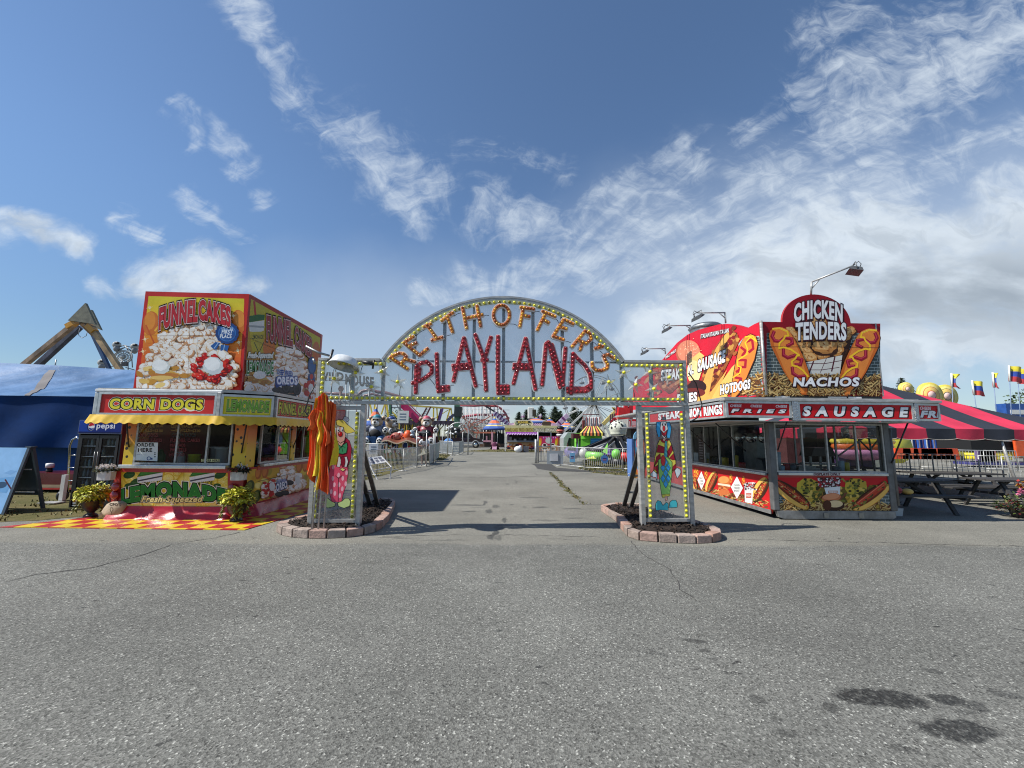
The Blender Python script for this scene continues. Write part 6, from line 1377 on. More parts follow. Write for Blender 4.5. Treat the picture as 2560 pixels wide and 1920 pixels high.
vv_=P(*zD5(570, 590), 12.6);m=MB();m.lathe([(.5, 0), (.5, vv_.z-2.8), (.5, vv_.z-2.75), (.55, vv_.z-2.7), (.4, vv_.z-2.58), (0, vv_.z-2.56)], (vv_.x, 12.6, 2.56), 24);m.build('vent_cap', M_STEEL, t)
def solid(name, label, cat, fn, mm=M_PAINT, gp_=None):b=MB();fn(b);return tag(b.build(name, mm), label, cat, gp_)
m=MB();m.box(6.1, 8.3, 9.5, 10.1, .37, .9);m.box(6.0, 6.4, 10.3, 12.8, .37, .9);m.build('inner_counter', M_STEEL, tr)
gr=thing('grill', 'black hooded grill box on legs inside the trailer window', 'grill', (7.55, 9.7, .9))
m=MB();m.prism([(7.3, 1.30), (7.38, 1.5), (7.82, 1.5), (7.9, 1.30)], lambda u, v, t:(u, t, v), 9.5, 9.9);m.build('hood', M_BLACK, gr)
for x in(7.36, 7.6, 7.84):MB().box(x-.02, x+.02, 9.6, 9.64, .902, 1.299).build('leg', M_STEEL, gr)
MB().box(7.3, 7.9, 9.52, 9.88, 1.10, 1.14).build('shelf', M_STEEL, gr)
for i, x in enumerate((6.12, 6.26)):
 solid('cup_stack', 'stack of pale cups by the trailer corner post, %s one'%('left' if i==0 else 'right'), 'cups', lambda b:(b.lathe([(.045, 0), (.06, .4), (.0, .4)], (x, 9.15, 1.0), 14, K(190, 206, 214))))
solid('cash_register', 'grey cash register on the side counter of the trailer', 'register', lambda b:(b.hexa([(6.02, 9.3, .96), (6.3, 9.3, .96), (6.3, 9.62, .96), (6.02, 9.62, .96)], [(6.04, 9.4, 1.2), (6.28, 9.4, 1.2), (6.28, 9.6, 1.25), (6.04, 9.6, 1.25)], K(60, 64, 66))), M_PAINT)
solid('steam_table', 'steel food warmer low behind the front counter of the trailer', 'food warmer', lambda b:(b.box(6.75, 7.25, 9.2, 9.6, .905, 1.05, K(120, 122, 124)), b.box(6.8, 7.2, 9.25, 9.55, 1.051, 1.09, K(70, 72, 74))), M_STEEL)
solid('steel_cabinet', 'grey steel cabinet standing at the back of the trailer', 'cabinet', lambda b:b.box(6.7, 7.1, 10.6, 11.2, .37, 1.75, K(130, 134, 134)), M_STEEL)
ri=random.Random(14)
for i in range(16):
 x, y=(6.15+.13*(i%8)+(.9 if i%8>4 else 0), 9.3+.25*(i//8))if i<10 else(6.1+ri.random()*.2, 10.3+.4*(i-10));h_=ri.uniform(.12, .34);w_=ri.uniform(.04, .08)
 solid('counter_container', 'small container among the clutter on the counters inside the red trailer', 'container', lambda b:b.lathe([(w_, 0), (w_*1.15, h_), (w_*.9, h_+.01), (0, h_+.012)], (x, y, .905), 12, ri.choice([K(200, 204, 206), K(150, 156, 160), K(90, 94, 98), K(176, 40, 40), K(214, 190, 70), K(170, 190, 200)])), M_PAINT, 'containers inside the red trailer')
a=Art(lambda u, v, t:(XL+.02-t, 11.7+u, 1.0+v), seed=3);a.rect(0, 0, .34, .82, K(54, 14, 18))
for k in range(8):a.rect(.06, .1+k*.075, .28, .13+k*.075, K(170, 150, 150))
tag(a.build('menu_board', None), 'dark red menu board inside the trailer side window', 'menu')
solid('white_cooler', 'white box in the rear side window of the trailer', 'box', lambda b:b.box(5.95, 6.3, 12.3, 12.7, .96, 1.25, K(206, 210, 212)))
for i in range(3):solid('hanging_lamp', 'round silver pan hanging behind the trailer side glass', 'pan', lambda b:b.lathe([(0, .1), (.12, .08), (.13, 0), (.1, .01), (.0, .02)], (6.3, 9.7+.5*i, 1.72), 16, K(150, 150, 150), 'y'), M_CHROME, 'pans hanging inside the trailer')
# -- dining tent
dt=thing('dining_tent', 'black and red striped canopy tent over picnic tables at the right edge', 'tent', (13.5, 15, 0))
ex0, ex1, ey0, ey1, ezz=10.6, 18.6, 12.2, 19.4, 2.06
def tent_mat():
 m=bpy.data.materials.new('striped_canvas');m.use_nodes=True;T=m.node_tree;b=T.nodes['Principled BSDF']
 co=nd(T, 'ShaderNodeAttribute', attribute_name='Col').outputs['Color']
 n=noise(T, nd(T, 'ShaderNodeTexCoord').outputs['Object'], 1.2, 5, .6)
 c=vm(T, 'SCALE', co);T.links.new(sstep(T, n, .3, .7, .8, 1.08), c.inputs['Scale']);T.links.new(c.outputs[0], b.inputs['Base Color'])
 b.inputs['Roughness'].default_value=.7
 bp=nd(T, 'ShaderNodeBump', ins={'Strength':.3, 'Distance':.03, 'Height':noise(T, nd(T, 'ShaderNodeTexCoord').outputs['Object'], 4, 4)});T.links.new(bp.outputs[0], b.inputs['Normal'])
 return m
M_TENT=tent_mat()
TB, TR_=(.022, .025, .036), K(200, 46, 74)
pkx, pky, pkz=15.2, 15.7, 3.86
def stripe(x):return TR_ if math.floor((x-12.11)/.92)%2==0 else TB
def stripe_y(y):return TR_ if math.floor((y-12.5)/.92)%2==0 else TB
def tz(x, y):
 s=[(y-ey0)/(pky-ey0), (ey1-y)/(ey1-pky), (x-ex0)/(pkx-ex0), (ex1-x)/(ex1-pkx)];k=min(range(4), key=lambda i:s[i]);f=max(s[k], 0)
 return ezz+(pkz-ezz)*f**1.08-.04*math.sin(math.pi*f), k
m=MB();NX, NY=200, 120
def tcol(u, v):
 x, y=ex0+(ex1-ex0)*u, ey0+(ey1-ey0)*v
 return stripe(x)if tz(x, y)[1]<2 else stripe_y(y)
m.grid(lambda u, v:(ex0+(ex1-ex0)*u, ey0+(ey1-ey0)*v, tz(ex0+(ex1-ex0)*u, ey0+(ey1-ey0)*v)[0]), NX, NY, None, tcol)
m.build('roof_canvas', M_TENT, dt)
m=MB();N=96
def vz(s):return 1.74-.05*abs(math.sin((s-12.11)*math.pi/.92))**.5+.03
for i in range(N*2):
 xa, xb=ex0+(ex1-ex0)*i/N/2, ex0+(ex1-ex0)*(i+1)/N/2;c=stripe((xa+xb)/2)
 w=lambda x, z:(x, ey0-.012-(.03*math.sin(x*5)if z<2 else 0), z)
 m.add([w(xa, ezz), w(xb, ezz), w(xb, vz(xb)), w(xa, vz(xa))], [(0, 1, 2, 3)], c, True)
 y_=lambda x, z:(x, ey1+.01, z)
 m.add([y_(xa, ezz), y_(xb, ezz), y_(xb, vz(xb)), y_(xa, vz(xa))], [(0, 1, 2, 3)], c, True)
for i in range(80):
 ya_, yb_=ey0+(ey1-ey0)*i/80, ey0+(ey1-ey0)*(i+1)/80;c=stripe_y((ya_+yb_)/2)
 for xx in(ex0-.012, ex1+.012):m.add([(xx, ya_, ezz), (xx, yb_, ezz), (xx, yb_, vz(yb_)), (xx, ya_, vz(ya_))], [(0, 1, 2, 3)], c, True)
m.build('valance', M_TENT, dt)
m=MB();pts=[(ex0+.02*i, ey0-.02-.03*math.sin((ex0+.02*i)*5), vz(ex0+.02*i))for i in range(int(8/.02))]
m.tube(pts, .008, 4);m.build('valance_piping', mat('cream_piping', (.5, .46, .4), .7), dt)
for x, y, xb, w in((15.35, 12.25, 15.62, .05), (12.25, 13.4, 12.45, .035), (15.1, 17.0, 15.25, .045), (10.7, 19.3, 10.7, .04), (18.5, 12.3, 18.6, .05), (18.5, 19.3, 18.5, .05)):
 m=MB();m.tube([(xb, y-.15 if y<13 else y, 0), (x, y, tz(x, y)[0]-.03)], w*.8, 8);m.build('pole', M_ALU if x==15.35 else M_STEEL, dt)
m=MB()
for p_, q_ in(((12.3, 13.4, 1.35), (11.6, 13.4, 2.1)), ((12.3, 13.4, 1.35), (13.0, 13.4, 2.1)), ((10.4, 12.6, 1.1), (11.6, 12.4, 2.0))):m.tube([p_, q_], .025, 6)
m.build('brace', M_STEEL, dt)
M_WOOD=mat('weathered_wood', (.055, .052, .05), .8, var=.35, vscale=8, aniso=(.3, 3, 3))
def picnic(x, y, L, rz, label):
 t=thing('picnic_table', label, 'picnic table', (x, y, 0), 'picnic tables under the striped tent')
 for k, yo in enumerate((-.30, -.10, .10, .30)):MB().box(x-L/2, x+L/2, y+yo-.093, y+yo+.093, .71, .75).build('top_plank', M_WOOD, t)
 for yo in(-.70, .70):MB().box(x-L/2, x+L/2, y+yo-.13, y+yo+.13, .42, .46).build('bench', M_WOOD, t)
 for xo in(-L/2+.35, L/2-.35):
  for s in(-1, 1):m=MB();m.bar((x+xo, y+s*.62, 0), (x+xo, y+s*.22, .708), .09, .045);m.build('leg', M_WOOD, t)
  m=MB();m.box(x+xo-.025+.05, x+xo+.025+.05, y-.82, y+.82, .36, .415);m.build('bench_bearer', M_WOOD, t);m=MB();m.bar((x+xo*.95, y, .40), (x+xo*.35, y, .70), .05, .06);m.build('brace', M_WOOD, t)
 t.rotation_euler=(0, 0, rz)
picnic(9.6, 9.95, 2.4, -.03, 'grey picnic table nearest the trailer, with its front bench in the sun')
picnic(13.5, 12.1, 2.5, -.02, 'dark picnic table in the second row, nearest the steel fence on the right')
picnic(13.25, 10.25, 2.3, 0, 'dark picnic table at the right beside the silver tent pole')
picnic(11.7, 14.2, 2.4, 0, 'small dark picnic table at the back behind the others')
solid('bucket', 'small white tub on the ground at the trailer corner', 'bucket', lambda b:b.hexa([(8.78, 9.2, 0), (9.05, 9.2, 0), (9.05, 9.4, 0), (8.78, 9.4, 0)], [(8.76, 9.18, .17), (9.07, 9.18, .17), (9.07, 9.42, .17), (8.76, 9.42, .17)], K(190, 192, 190)), M_PAINT)
def bush(x, y, z, r0_, h, n, cols, label, seed, pot=None):
 r=random.Random(seed);t=thing('potted_flowers', label, 'flowers', (x, y, z));m=MB()
 for _ in range(n):
  th=r.random()*6.283;R=r0_*r.random()**.5;b=Vector((x+R*math.cos(th), y+R*math.sin(th), z+.12+h*r.random()*(1.1-R/r0_*.7)));leaf(m, b, (math.cos(th)+r.gauss(0, .6), math.sin(th)+r.gauss(0, .6), r.gauss(.5, .5)), .10, .022, r.choice(cols), .02)
 m.build('foliage', M_LEAF, t)
 p_=MB();p_.lathe([(.12, 0), (.17, .18), (.175, .2), (.0, .19)], (x, y, z), 16);p_.build('pot', M_BLACK, t)
 return t
q=G(2570, 1290)
bt2=bush(11.65, 9.1, 0, .34, .42, 420, [K(60, 76, 30), K(80, 96, 40), K(40, 54, 24), K(110, 44, 40), K(96, 100, 50)], 'green and red potted flowers with pink blooms at the right edge', 3)
m=MB();rq=random.Random(2)
for cx, cz in((11.37, .62), (11.45, .60), (11.31, .58), (11.55, .57)):
 for k in range(14):A=rq.random()*6.28;leaf(m, (cx+rq.gauss(0, .02), 8.82, cz+rq.gauss(0, .02)), (math.cos(A), -.5, math.sin(A)), .07, .03, K(236, 150, 180), 0)
m.build('pink_blooms', M_LEAF, bt2);m=MB()
for k in range(30):A=rq.random()*6.28;leaf(m, (11.65+rq.gauss(0, .1), 8.98, .72+rq.gauss(0, .05)), (math.cos(A), -.4, math.sin(A)), .09, .03, rq.choice([K(190, 140, 40), K(150, 40, 30)]), 0)
m.build('orange_blooms', M_LEAF, bt2)
bush(8.85, 9.35, .1, .24, .75, 200, [K(36, 30, 24), K(50, 44, 30), K(30, 36, 22), K(70, 40, 34)], 'dark dried plant behind the white tub', 4)
solid('cushion_pile', 'red and yellow bundle lying on the nearest bench', 'bundle', lambda b:(b.ball((9.0, 9.3, .56), (.18, .12, .10), 12, K(150, 40, 50)), b.ball((9.3, 9.28, .53), (.12, .1, .07), 12, K(206, 170, 90))), M_CLOTH)
# -- midway seen through the gate
def z2(a, b):return 900+a*340/2212, 990+b*340/2212
def z3(a, b):return 1200+a*440/2212, 990+b*440/2212
def z1(a, b):return a*440/2212, 700+b*440/2212
def z7(a, b):return 2180+a*380/1401, 880+b*380/1401
def at2(a, b, D):return P(*z2(a, b), D)
def at3(a, b, D):return P(*z3(a, b), D)
def at7(a, b, D):return P(*z7(a, b), D)
M_TUBE=mat('painted_tube', None, .4, var=.2, vscale=3)
M_FENCE=mat('fence_steel', (.50, .51, .50), .45, .35, var=.25, vscale=8)
def gnd(v):return Vector((v.x, v.y, 0))
def barrier(p, q, h, label, group, bars=.11, wavy=0.0, r=.018, name='crowd_barrier', m_=None, z0=.08):
 p, q=gnd(p), gnd(q);c=(p+q)/2;t=thing(name, label, 'barrier', c, group);L=(q-p).length;d=(q-p)/L
 m=MB();u=Vector((0, 0, 1));m.tube([p+u*.0, p+u*h, q+u*h, q+u*.0], r*1.3, 6);m.tube([p+u*z0*1.5, q+u*z0*1.5], r, 6)
 for e in(p, q):s=Vector((-d.y, d.x, 0))*.22;m.tube([e+s+u*.02, e-s+u*.02], r, 5)
 m.build('frame', m_ or M_FENCE, t)
 m=MB();n=max(int(L/bars), 2)
 for i in range(1, n):
  b=p+d*(L*i/n)
  if wavy:pts=[b+u*(z0*1.5+(h-z0*1.5)*k/8)+d*wavy*math.sin(k/8*6.28)for k in range(9)]
  else:pts=[b+u*z0*1.5, b+u*h]
  m.tube(pts, r*.55, 4, caps=False)
 m.build('bars', m_ or M_FENCE, t)
 return t
GL='steel barriers along the left of the lane'
fp=[G(*z2(*q))for q in((-40, 1365), (270, 1290), (700, 1222), (925, 1165), (1075, 1145))]
for i, (p, q)in enumerate(zip(fp, fp[1:])):barrier(p, q, 1.06, 'white steel barrier panel on the grass left of the lane', GL)
fq=[G(*z2(*q))for q in((1125, 1130), (1185, 1090), (1235, 1050), (1280, 1012))]
for i, (p, q)in enumerate(zip(fq, fq[1:])):barrier(p, q, 1.15, 'steel barrier running away along the edge of the lane', 'steel barriers lining the lane edge', .07, r=.02)
fr_=[G(*z2(*q))for q in((1290, 925), (1505, 970), (1610, 955), (1680, 918))]
for i, (p, q)in enumerate(zip(fr_, fr_[1:])):barrier(p, q, 1.15, 'far steel barrier before the dark pickup', 'far barriers near the pickup', .14, r=.022)
for i, (a, b, y0)in enumerate(((925, 560, 1165), (1085, 560, 1150), (1128, 675, 1132), (1195, 610, 1090), (1222, 610, 1075), (1340, 570, 930), (1470, 560, 930), (1672, 590, 920))):
 g_=G(*z2(a, y0));tp=P(*z2(a, b), g_.y)
 tag(MB().tube([(g_.x, g_.y, 0), (tp.x, g_.y, tp.z)], .028, 7).build('ride_post', M_FENCE), ('thin white post rising from the barriers beside the lane' if i<5 else 'thin white post among the far barriers by the pickup'), 'post', 'thin posts of the ride entrances on the near fence' if i<5 else 'thin posts by the far barriers')
g_=G(*z2(925, 1165));h_=G(*z2(1085, 1150));tz_=P(*z2(1000, 590), g_.y).z
tag(MB().tube([(g_.x, g_.y, tz_), (h_.x, h_.y, tz_)], .03, 7).build('entrance_bar', M_FENCE), 'white bar joining two thin posts over the ride entrance', 'bar')
g_=G(*z2(1590, 955));pts=[Vector((g_.x+.9*math.cos(t), g_.y, 2.1+.75*math.sin(t)))for t in[math.pi*k/12 for k in range(13)]]
tag(MB().tube([(g_.x+.9, g_.y, .0)]+pts+[(g_.x-.9, g_.y, 0)], .06, 6).build('hoop_arch', M_FENCE), 'grey metal hoop arch at the far barrier gap', 'arch')
e0, e1=G(*z2(285, 1362)), G(*z2(490, 1345));ez=thing('rules_board', 'white leaning board of grey notices before the left fence', 'notice board', (e0+e1)/2)
tl, tr2=at2(110, 1000, e0.y+.35), at2(345, 975, e1.y+.35);bl, br=at2(205, 1215, e0.y+.1), at2(510, 1155, e1.y+.1)
m=MB();nv=Vector((.1, -1, .3)).normalized()*.02;lo=0.55
m.hexa([tl.lerp(bl, lo), tr2.lerp(br, lo), tr2.lerp(br, lo)-nv, tl.lerp(bl, lo)-nv], [tl, tr2, tr2-nv, tl-nv]);m.build('board', M_WHITE, ez)
m=MB()
for a_, b_ in((tl, bl), (tr2, br), (bl, br), (bl, e0), (br, e1), (tl, tl+Vector((-.25, .45, -1.0)))):m.bar(a_, b_, .035, .03)
m.build('frame', M_WHITE, ez)
a=Art(lambda u, v, t:tuple(tl.lerp(tr2, u).lerp(bl.lerp(br, u), v*lo)+nv/.02*t))
for u0, u1, v0, v1 in((.14, .32, .25, .52), (.14, .34, .62, .88), (.44, .62, .45, .85), (.42, .64, .16, .36), (.70, .94, .14, .38), (.72, .96, .5, .8)):a.rect(u0, v0, u1, v1, K(120, 122, 134))
a.build('notices', ez)
def skin_body(pts, edges, radii, name, m_, parent, root=0):
 me=bpy.data.meshes.new(name);o=ORG[parent];me.from_pydata([tuple(Vector(p)-o)for p in pts], edges, []);me.update()
 ob=bpy.data.objects.new(name, me);COL.objects.link(ob);ob.parent=parent;ORG[ob]=o
 sk_=ob.modifiers.new('skin', 'SKIN');sk_.use_smooth_shade=True
 for i, r in enumerate(radii):
  v=me.skin_vertices[0].data[i];v.radius=r if isinstance(r, tuple)else(r, r);v.use_root=i==root
 sb_=ob.modifiers.new('sub', 'SUBSURF');sb_.levels=sb_.render_levels=2
 me.materials.append(m_)
 return ob
pg=G(*z2(1005, 1150));px, py=pg.x, pg.y+.55
ps=thing('person', 'person in a white T-shirt and khaki shorts, head bowed, arms folded behind the fence', 'person', (px, py, 0))
SKINM=mat('brown_skin', K(96, 60, 46), .5, var=.1)
def pp(x, y, z):return Vector((px+x, py+y, z))
body=[pp(0, 0, .92), pp(0, .01, 1.08), pp(0, -.04, 1.28), pp(0, -.10, 1.42), pp(0, -.16, 1.50), pp(0, -.21, 1.58), pp(0, -.24, 1.67), pp(.19, -.09, 1.38), pp(.27, -.16, 1.12), pp(.06, -.32, 1.05), pp(-.03, -.34, 1.06), pp(-.19, -.09, 1.38), pp(-.27, -.16, 1.12), pp(-.06, -.34, 1.10), pp(.03, -.36, 1.10), pp(.10, 0, .86), pp(.11, -.03, .48), pp(.11, .02, .09), pp(.12, -.14, .04), pp(-.10, 0, .86), pp(-.11, .0, .48), pp(-.11, .04, .09), pp(-.12, -.12, .04)]
edg=[(0, 1), (1, 2), (2, 3), (3, 4), (4, 5), (5, 6), (3, 7), (7, 8), (8, 9), (9, 10), (3, 11), (11, 12), (12, 13), (13, 14), (0, 15), (15, 16), (16, 17), (17, 18), (0, 19), (19, 20), (20, 21), (21, 22)]
rad=[(.15, .11), (.14, .10), (.155, .11), (.11, .09), .055, (.085, .10), (.075, .085), .06, .045, .036, .03, .06, .045, .036, .03, .085, .06, .042, .035, .085, .06, .042, .035]
skin_body(body, edg, rad, 'body', SKINM, ps)
M_TEE=mat('white_tee', (.72, .73, .75), .8, var=.12, bump=.3, bscale=8)
skin_body([pp(0, .0, .98), pp(0, .01, 1.1), pp(0, -.04, 1.28), pp(0, -.09, 1.42), pp(.19, -.09, 1.385), pp(.255, -.145, 1.20), pp(-.19, -.09, 1.385), pp(-.255, -.145, 1.20)], [(0, 1), (1, 2), (2, 3), (3, 4), (4, 5), (3, 6), (6, 7)], [(.165, .125), (.158, .118), (.172, .128), (.115, .10), .082, .070, .082, .070], 'tshirt', M_TEE, ps)
skin_body([pp(0, 0, .93), pp(.10, 0, .84), pp(.115, -.02, .55), pp(-.10, 0, .84), pp(-.115, 0, .55)], [(0, 1), (1, 2), (0, 3), (3, 4)], [(.17, .13), .105, .085, .105, .085], 'shorts', mat('khaki', K(120, 112, 84), .85), ps)
m=MB(K(24, 20, 20));m.ball(pp(0, -.215, 1.655), (.088, .105, .105), 16);m.build('hair', M_MATTE, ps)
m=MB(K(60, 40, 32));m.ball(pp(0, -.325, 1.60), (.022, .025, .03), 8);m.ball(pp(.035, -.305, 1.625), .014, 8, K(20, 16, 16));m.ball(pp(-.035, -.305, 1.625), .014, 8, K(20, 16, 16));m.ball(pp(0, -.305, 1.555), (.035, .014, .01), 8, K(110, 60, 56));m.build('face', M_MATTE, ps)
for hx_, sgn in((-.03, -1), (.03, 1)):
 for k in range(4):
  b=pp(hx_+sgn*.02, -.355-.002*k, 1.04+.016*k+(.045 if sgn>0 else 0));skin_body([b, b+Vector((sgn*.045, -.01, -.004)), b+Vector((sgn*(.075+.006*(k%3)), .015, -.008))], [(0, 1), (1, 2)], [.011, .0095, .008], 'finger', SKINM, ps)
 b=pp(hx_, -.36, 1.10+(.045 if sgn>0 else 0));skin_body([b, b+Vector((sgn*.03, -.02, .025)), b+Vector((sgn*.055, -.01, .03))], [(0, 1), (1, 2)], [.012, .011, .009], 'thumb', SKINM, ps)
for s in(-1, 1):m=MB(K(210, 210, 208));m.ball(pp(s*.115, -.08, .045), (.05, .13, .045), 12);m.build('shoe', M_MATTE, ps)
tag(MB(K(226, 222, 200)).prism([(-.30, .55), (.0, .62), (.45, .80), (.2, .72), (.06, 1.02), (-.02, .74), (-.22, .62)], lambda u, v, t:(px+u, py-.66+t, v), 0, .02).build('star_sign', M_PAINT), 'cream star-shaped sign fixed to the fence below the person', 'sign')
M_FUR=mat('painted_fibreglass', None, .4, var=.2, vscale=3, coat=.15)
def bear(X, Y, z0, H_, hat, shirt, pants, rz, label, fur=K(176, 154, 126)):
 t=thing('bear_ride_car', label, 'ride car', (X, Y, z0), 'bear-shaped ride cars')
 def q(x, y, z):return(X+x*H_, Y+y*H_, z0+z*H_)
 def b(name, c, r, col, n=16):m=MB(col);m.ball(q(*c), tuple(k*H_ for k in r), n);return m.build(name, M_FUR, t)
 m=MB(pants);m.ball(q(0, .02, .2), (.33*H_, .28*H_, .22*H_), 18);m.ball(q(-.2, -.18, .16), (.14*H_, .2*H_, .14*H_), 14);m.ball(q(.2, -.18, .16), (.14*H_, .2*H_, .14*H_), 14);m.build('trousers', M_FUR, t)
 bo=b('torso', (0, .04, .44), (.31, .26, .26), shirt, 20)
 m=MB((.01, .01, .012));m.ball(q(0, -.16, .36), (.2*H_, .13*H_, .17*H_), 16);m.build('seat_opening', M_MATTE, t)
 m=MB(pants);m.box(X-.09*H_, X+.09*H_, Y-.34*H_, Y-.12*H_, z0+.02*H_, z0+.27*H_);m.build('step', M_FUR, t, .02)
 for s in(-1, 1):
  m=MB(shirt);m.tube([q(s*.24, 0, .56), q(s*.36, -.12, .50), q(s*.37, -.22, .50)], [.10*H_, .09*H_, .085*H_], 10);ar=m.build('arm', M_FUR, t)
  for nm, cx, cy, cz, R in(('paw', s*.37, -.26, .49, .095), ('foot', s*.22, -.36, .11, .11)):
   m=MB(K(226, 224, 218));m.ball(q(cx, cy, cz), (R*H_, .05*H_, R*1.15*H_), 14);p_=m.build(nm, M_FUR, t)
   m=MB((.012, .012, .014));m.ball(q(cx, cy-.045, cz-R*.35), (R*.48*H_, .015*H_, R*.42*H_), 10)
   for k in(-1, 0, 1):m.ball(q(cx+k*R*.5, cy-.043, cz+R*(.38+(.2 if k==0 else 0))), (R*.24*H_, .014*H_, R*.26*H_), 8)
   m.build('pads', M_FUR, p_)
 m=MB(fur);m.ball(q(0, -.02, .78), (.21*H_, .19*H_, .19*H_), 18)
 for s in(-1, 1):m.ball(q(s*.21, .0, .90), (.085*H_, .05*H_, .085*H_), 12);m.ball(q(s*.21, -.035, .895), (.055*H_, .03*H_, .055*H_), 10, K(110, 80, 60))
 hd_=m.build('head', M_FUR, t)
 m=MB(K(228, 224, 214));m.ball(q(0, -.16, .72), (.13*H_, .11*H_, .105*H_), 14);m.build('muzzle', M_FUR, hd_)
 m=MB((.012, .012, .014));m.ball(q(0, -.265, .765), (.05*H_, .03*H_, .03*H_), 10);m.box(X-.006*H_, X+.006*H_, Y-.28*H_, Y-.2*H_, z0+.68*H_, z0+.74*H_);m.tube([q(-.07, -.235, .672), q(0, -.262, .655), q(.07, -.235, .672)], .008*H_, 5)
 for s in(-1, 1):m.ball(q(s*.075, -.19, .845), (.025*H_, .02*H_, .032*H_), 8)
 m.build('features', M_FUR, hd_)
 m=MB(hat);m.ball(q(0, -.03, .92), (.145*H_, .145*H_, .11*H_), 16);m.ball(q(0, -.17, .885), (.13*H_, .09*H_, .018*H_), 14, K(216, 220, 222));m.ball(q(0, -.03, .895), (.155*H_, .155*H_, .03*H_), 14, K(210, 214, 216));m.build('cap', M_FUR, t)
 t.rotation_euler=(0, 0, rz)
 return t
DB=27.0
b1, b2, b3=at2(258, 790, DB), at2(1072, 790, DB), at2(480, 800, DB+2.2)
bear(b1.x, DB, b1.z, 1.92, K(40, 120, 136), K(120, 126, 140), K(28, 66, 110), 0, 'bear-shaped ride car with teal cap and blue trousers behind the left pillar')
bear(b2.x, DB, b2.z+.05, 1.80, K(190, 86, 100), K(136, 50, 62), K(96, 28, 44), .05, 'bear-shaped ride car with pink cap beside the lane')
bear(b3.x, DB+2.2, b3.z, 2.0, K(40, 60, 120), K(150, 136, 110), K(120, 110, 88), 1.25, 'tan bear-shaped ride car in blue cap turned sideways')
pf=thing('ride_platform', 'low dark round platform under the bear ride cars', 'platform', ((b1.x+b2.x)/2, DB+2, 0))
m=MB();cxp=(b1.x+b2.x)/2;m.lathe([(1.9, .15), (2.0, .2), (2.0, b1.z-.06), (1.9, b1.z-.02), (0, b1.z-.02)], (cxp, DB+2.0, 0), 40, K(70, 64, 60));m.build('deck', M_PAINT, pf)
kx0, kx1, kd=at2(425, 760, 24).x, at2(940, 760, 24).x, 24.0
kr=thing('kiddie_roundabout', 'small painted ride with wavy red-brown roof behind the left fence', 'ride', ((kx0+kx1)/2, kd, 0))
zt_, zb_=at2(600, 735, kd).z, at2(600, 900, kd).z
m=MB(K(120, 70, 52));m.grid(lambda u, v:(kx0-.1+(kx1-kx0+.2)*u, kd-.6+1.8*v, zt_+.08*math.sin(u*11+v)+.25*math.sin(v*3.14)), 40, 8);m.build('roof', M_PAINT, kr)
m=MB(K(226, 200, 170));m.grid(lambda u, v:(kx0-.1+(kx1-kx0+.2)*u, kd-.62, zt_+.08*math.sin(u*11)-.07*v), 40, 1);m.build('roof_edge', M_PAINT, kr)
m=MB();m.box(kx0, kx1, kd-.4, kd+.9, .35, zb_+.05, K(70, 50, 40));m.box(kx0, kx1, kd-.35, kd+.9, zb_+.052, zt_-.1, K(70, 44, 40));m.build('body', M_PAINT, kr)
a=Art(lambda u, v, t:(kx0+u, kd-.401-t, .35+v), None, 3);rk=random.Random(8);W_=kx1-kx0
a.rect(0, 0, W_, zt_-.45, K(120, 100, 60))
for _ in range(90):a.ell(rk.uniform(.1, W_-.1), rk.uniform(.2, zt_-.5), rk.uniform(.04, .14), rk.uniform(.04, .16), rk.choice([K(190, 40, 40), K(60, 110, 70), K(210, 180, 80), K(220, 220, 210), K(40, 60, 110), K(120, 60, 40), K(40, 34, 30)]), rk.random(), 10)
for i in range(6):a.rect(.1+i*W_/6, zt_-1.0, .14+i*W_/6, zt_-.45, K(226, 220, 200))
a.build('painted_panel', kr)
def on2(a_, b_, D):return at2(a_, b_, D)
q=on2(590, 668, kd);m=MB();m.ball((q.x, kd, q.z), (.33, .3, .28), 14, K(176, 110, 92));m.ball((q.x+.18, kd+.1, q.z+.14), (.22, .22, .2), 12, K(226, 224, 216))
for i in range(9):m.ball((q.x-.15+rk.gauss(0, .14), kd-.24, q.z+rk.gauss(-.04, .1)), .07, 8, K(176, 50, 44))
tag(m.build('berry_figure', M_FUR), 'red and white berry figure on the wavy roof of the small ride', 'figure')
q=on2(775, 655, kd);m=MB();m.ball((q.x, kd, q.z), (.26, .25, .36), 14, K(226, 90, 36));m.ball((q.x-.14, kd, q.z-.15), (.25, .25, .2), 12, K(214, 80, 30));m.ball((q.x+.3, kd-.1, q.z-.2), (.22, .2, .1), 10, K(200, 90, 50));tag(m.build('orange_figure', M_FUR), 'orange rounded figure on the roof of the small ride', 'figure')
q=on2(835, 605, kd);m=MB();m.ball((q.x, kd+.1, q.z), (.17, .17, .2), 12, K(140, 156, 166));m.ball((q.x+.06, kd-.1, q.z-.12), (.12, .12, .08), 10, K(206, 214, 218));m.ball((q.x+.1, kd+.1, q.z-.3), (.12, .12, .26), 10, K(90, 100, 110));tag(m.build('grey_figure', M_FUR), 'grey animal figure beside the orange one on the small ride', 'figure')
q=G(*z2(470, 1130));q.y+=2;m=MB(K(120, 190, 190));m.ball((q.x, q.y, .38), (.75, .45, .28), 16);m.ball((q.x-.35, q.y-.1, .75), (.22, .2, .22), 10, K(190, 210, 206));tag(m.build('boat_car', M_FUR), 'pale turquoise ride car on the grass behind the near fence', 'ride car')
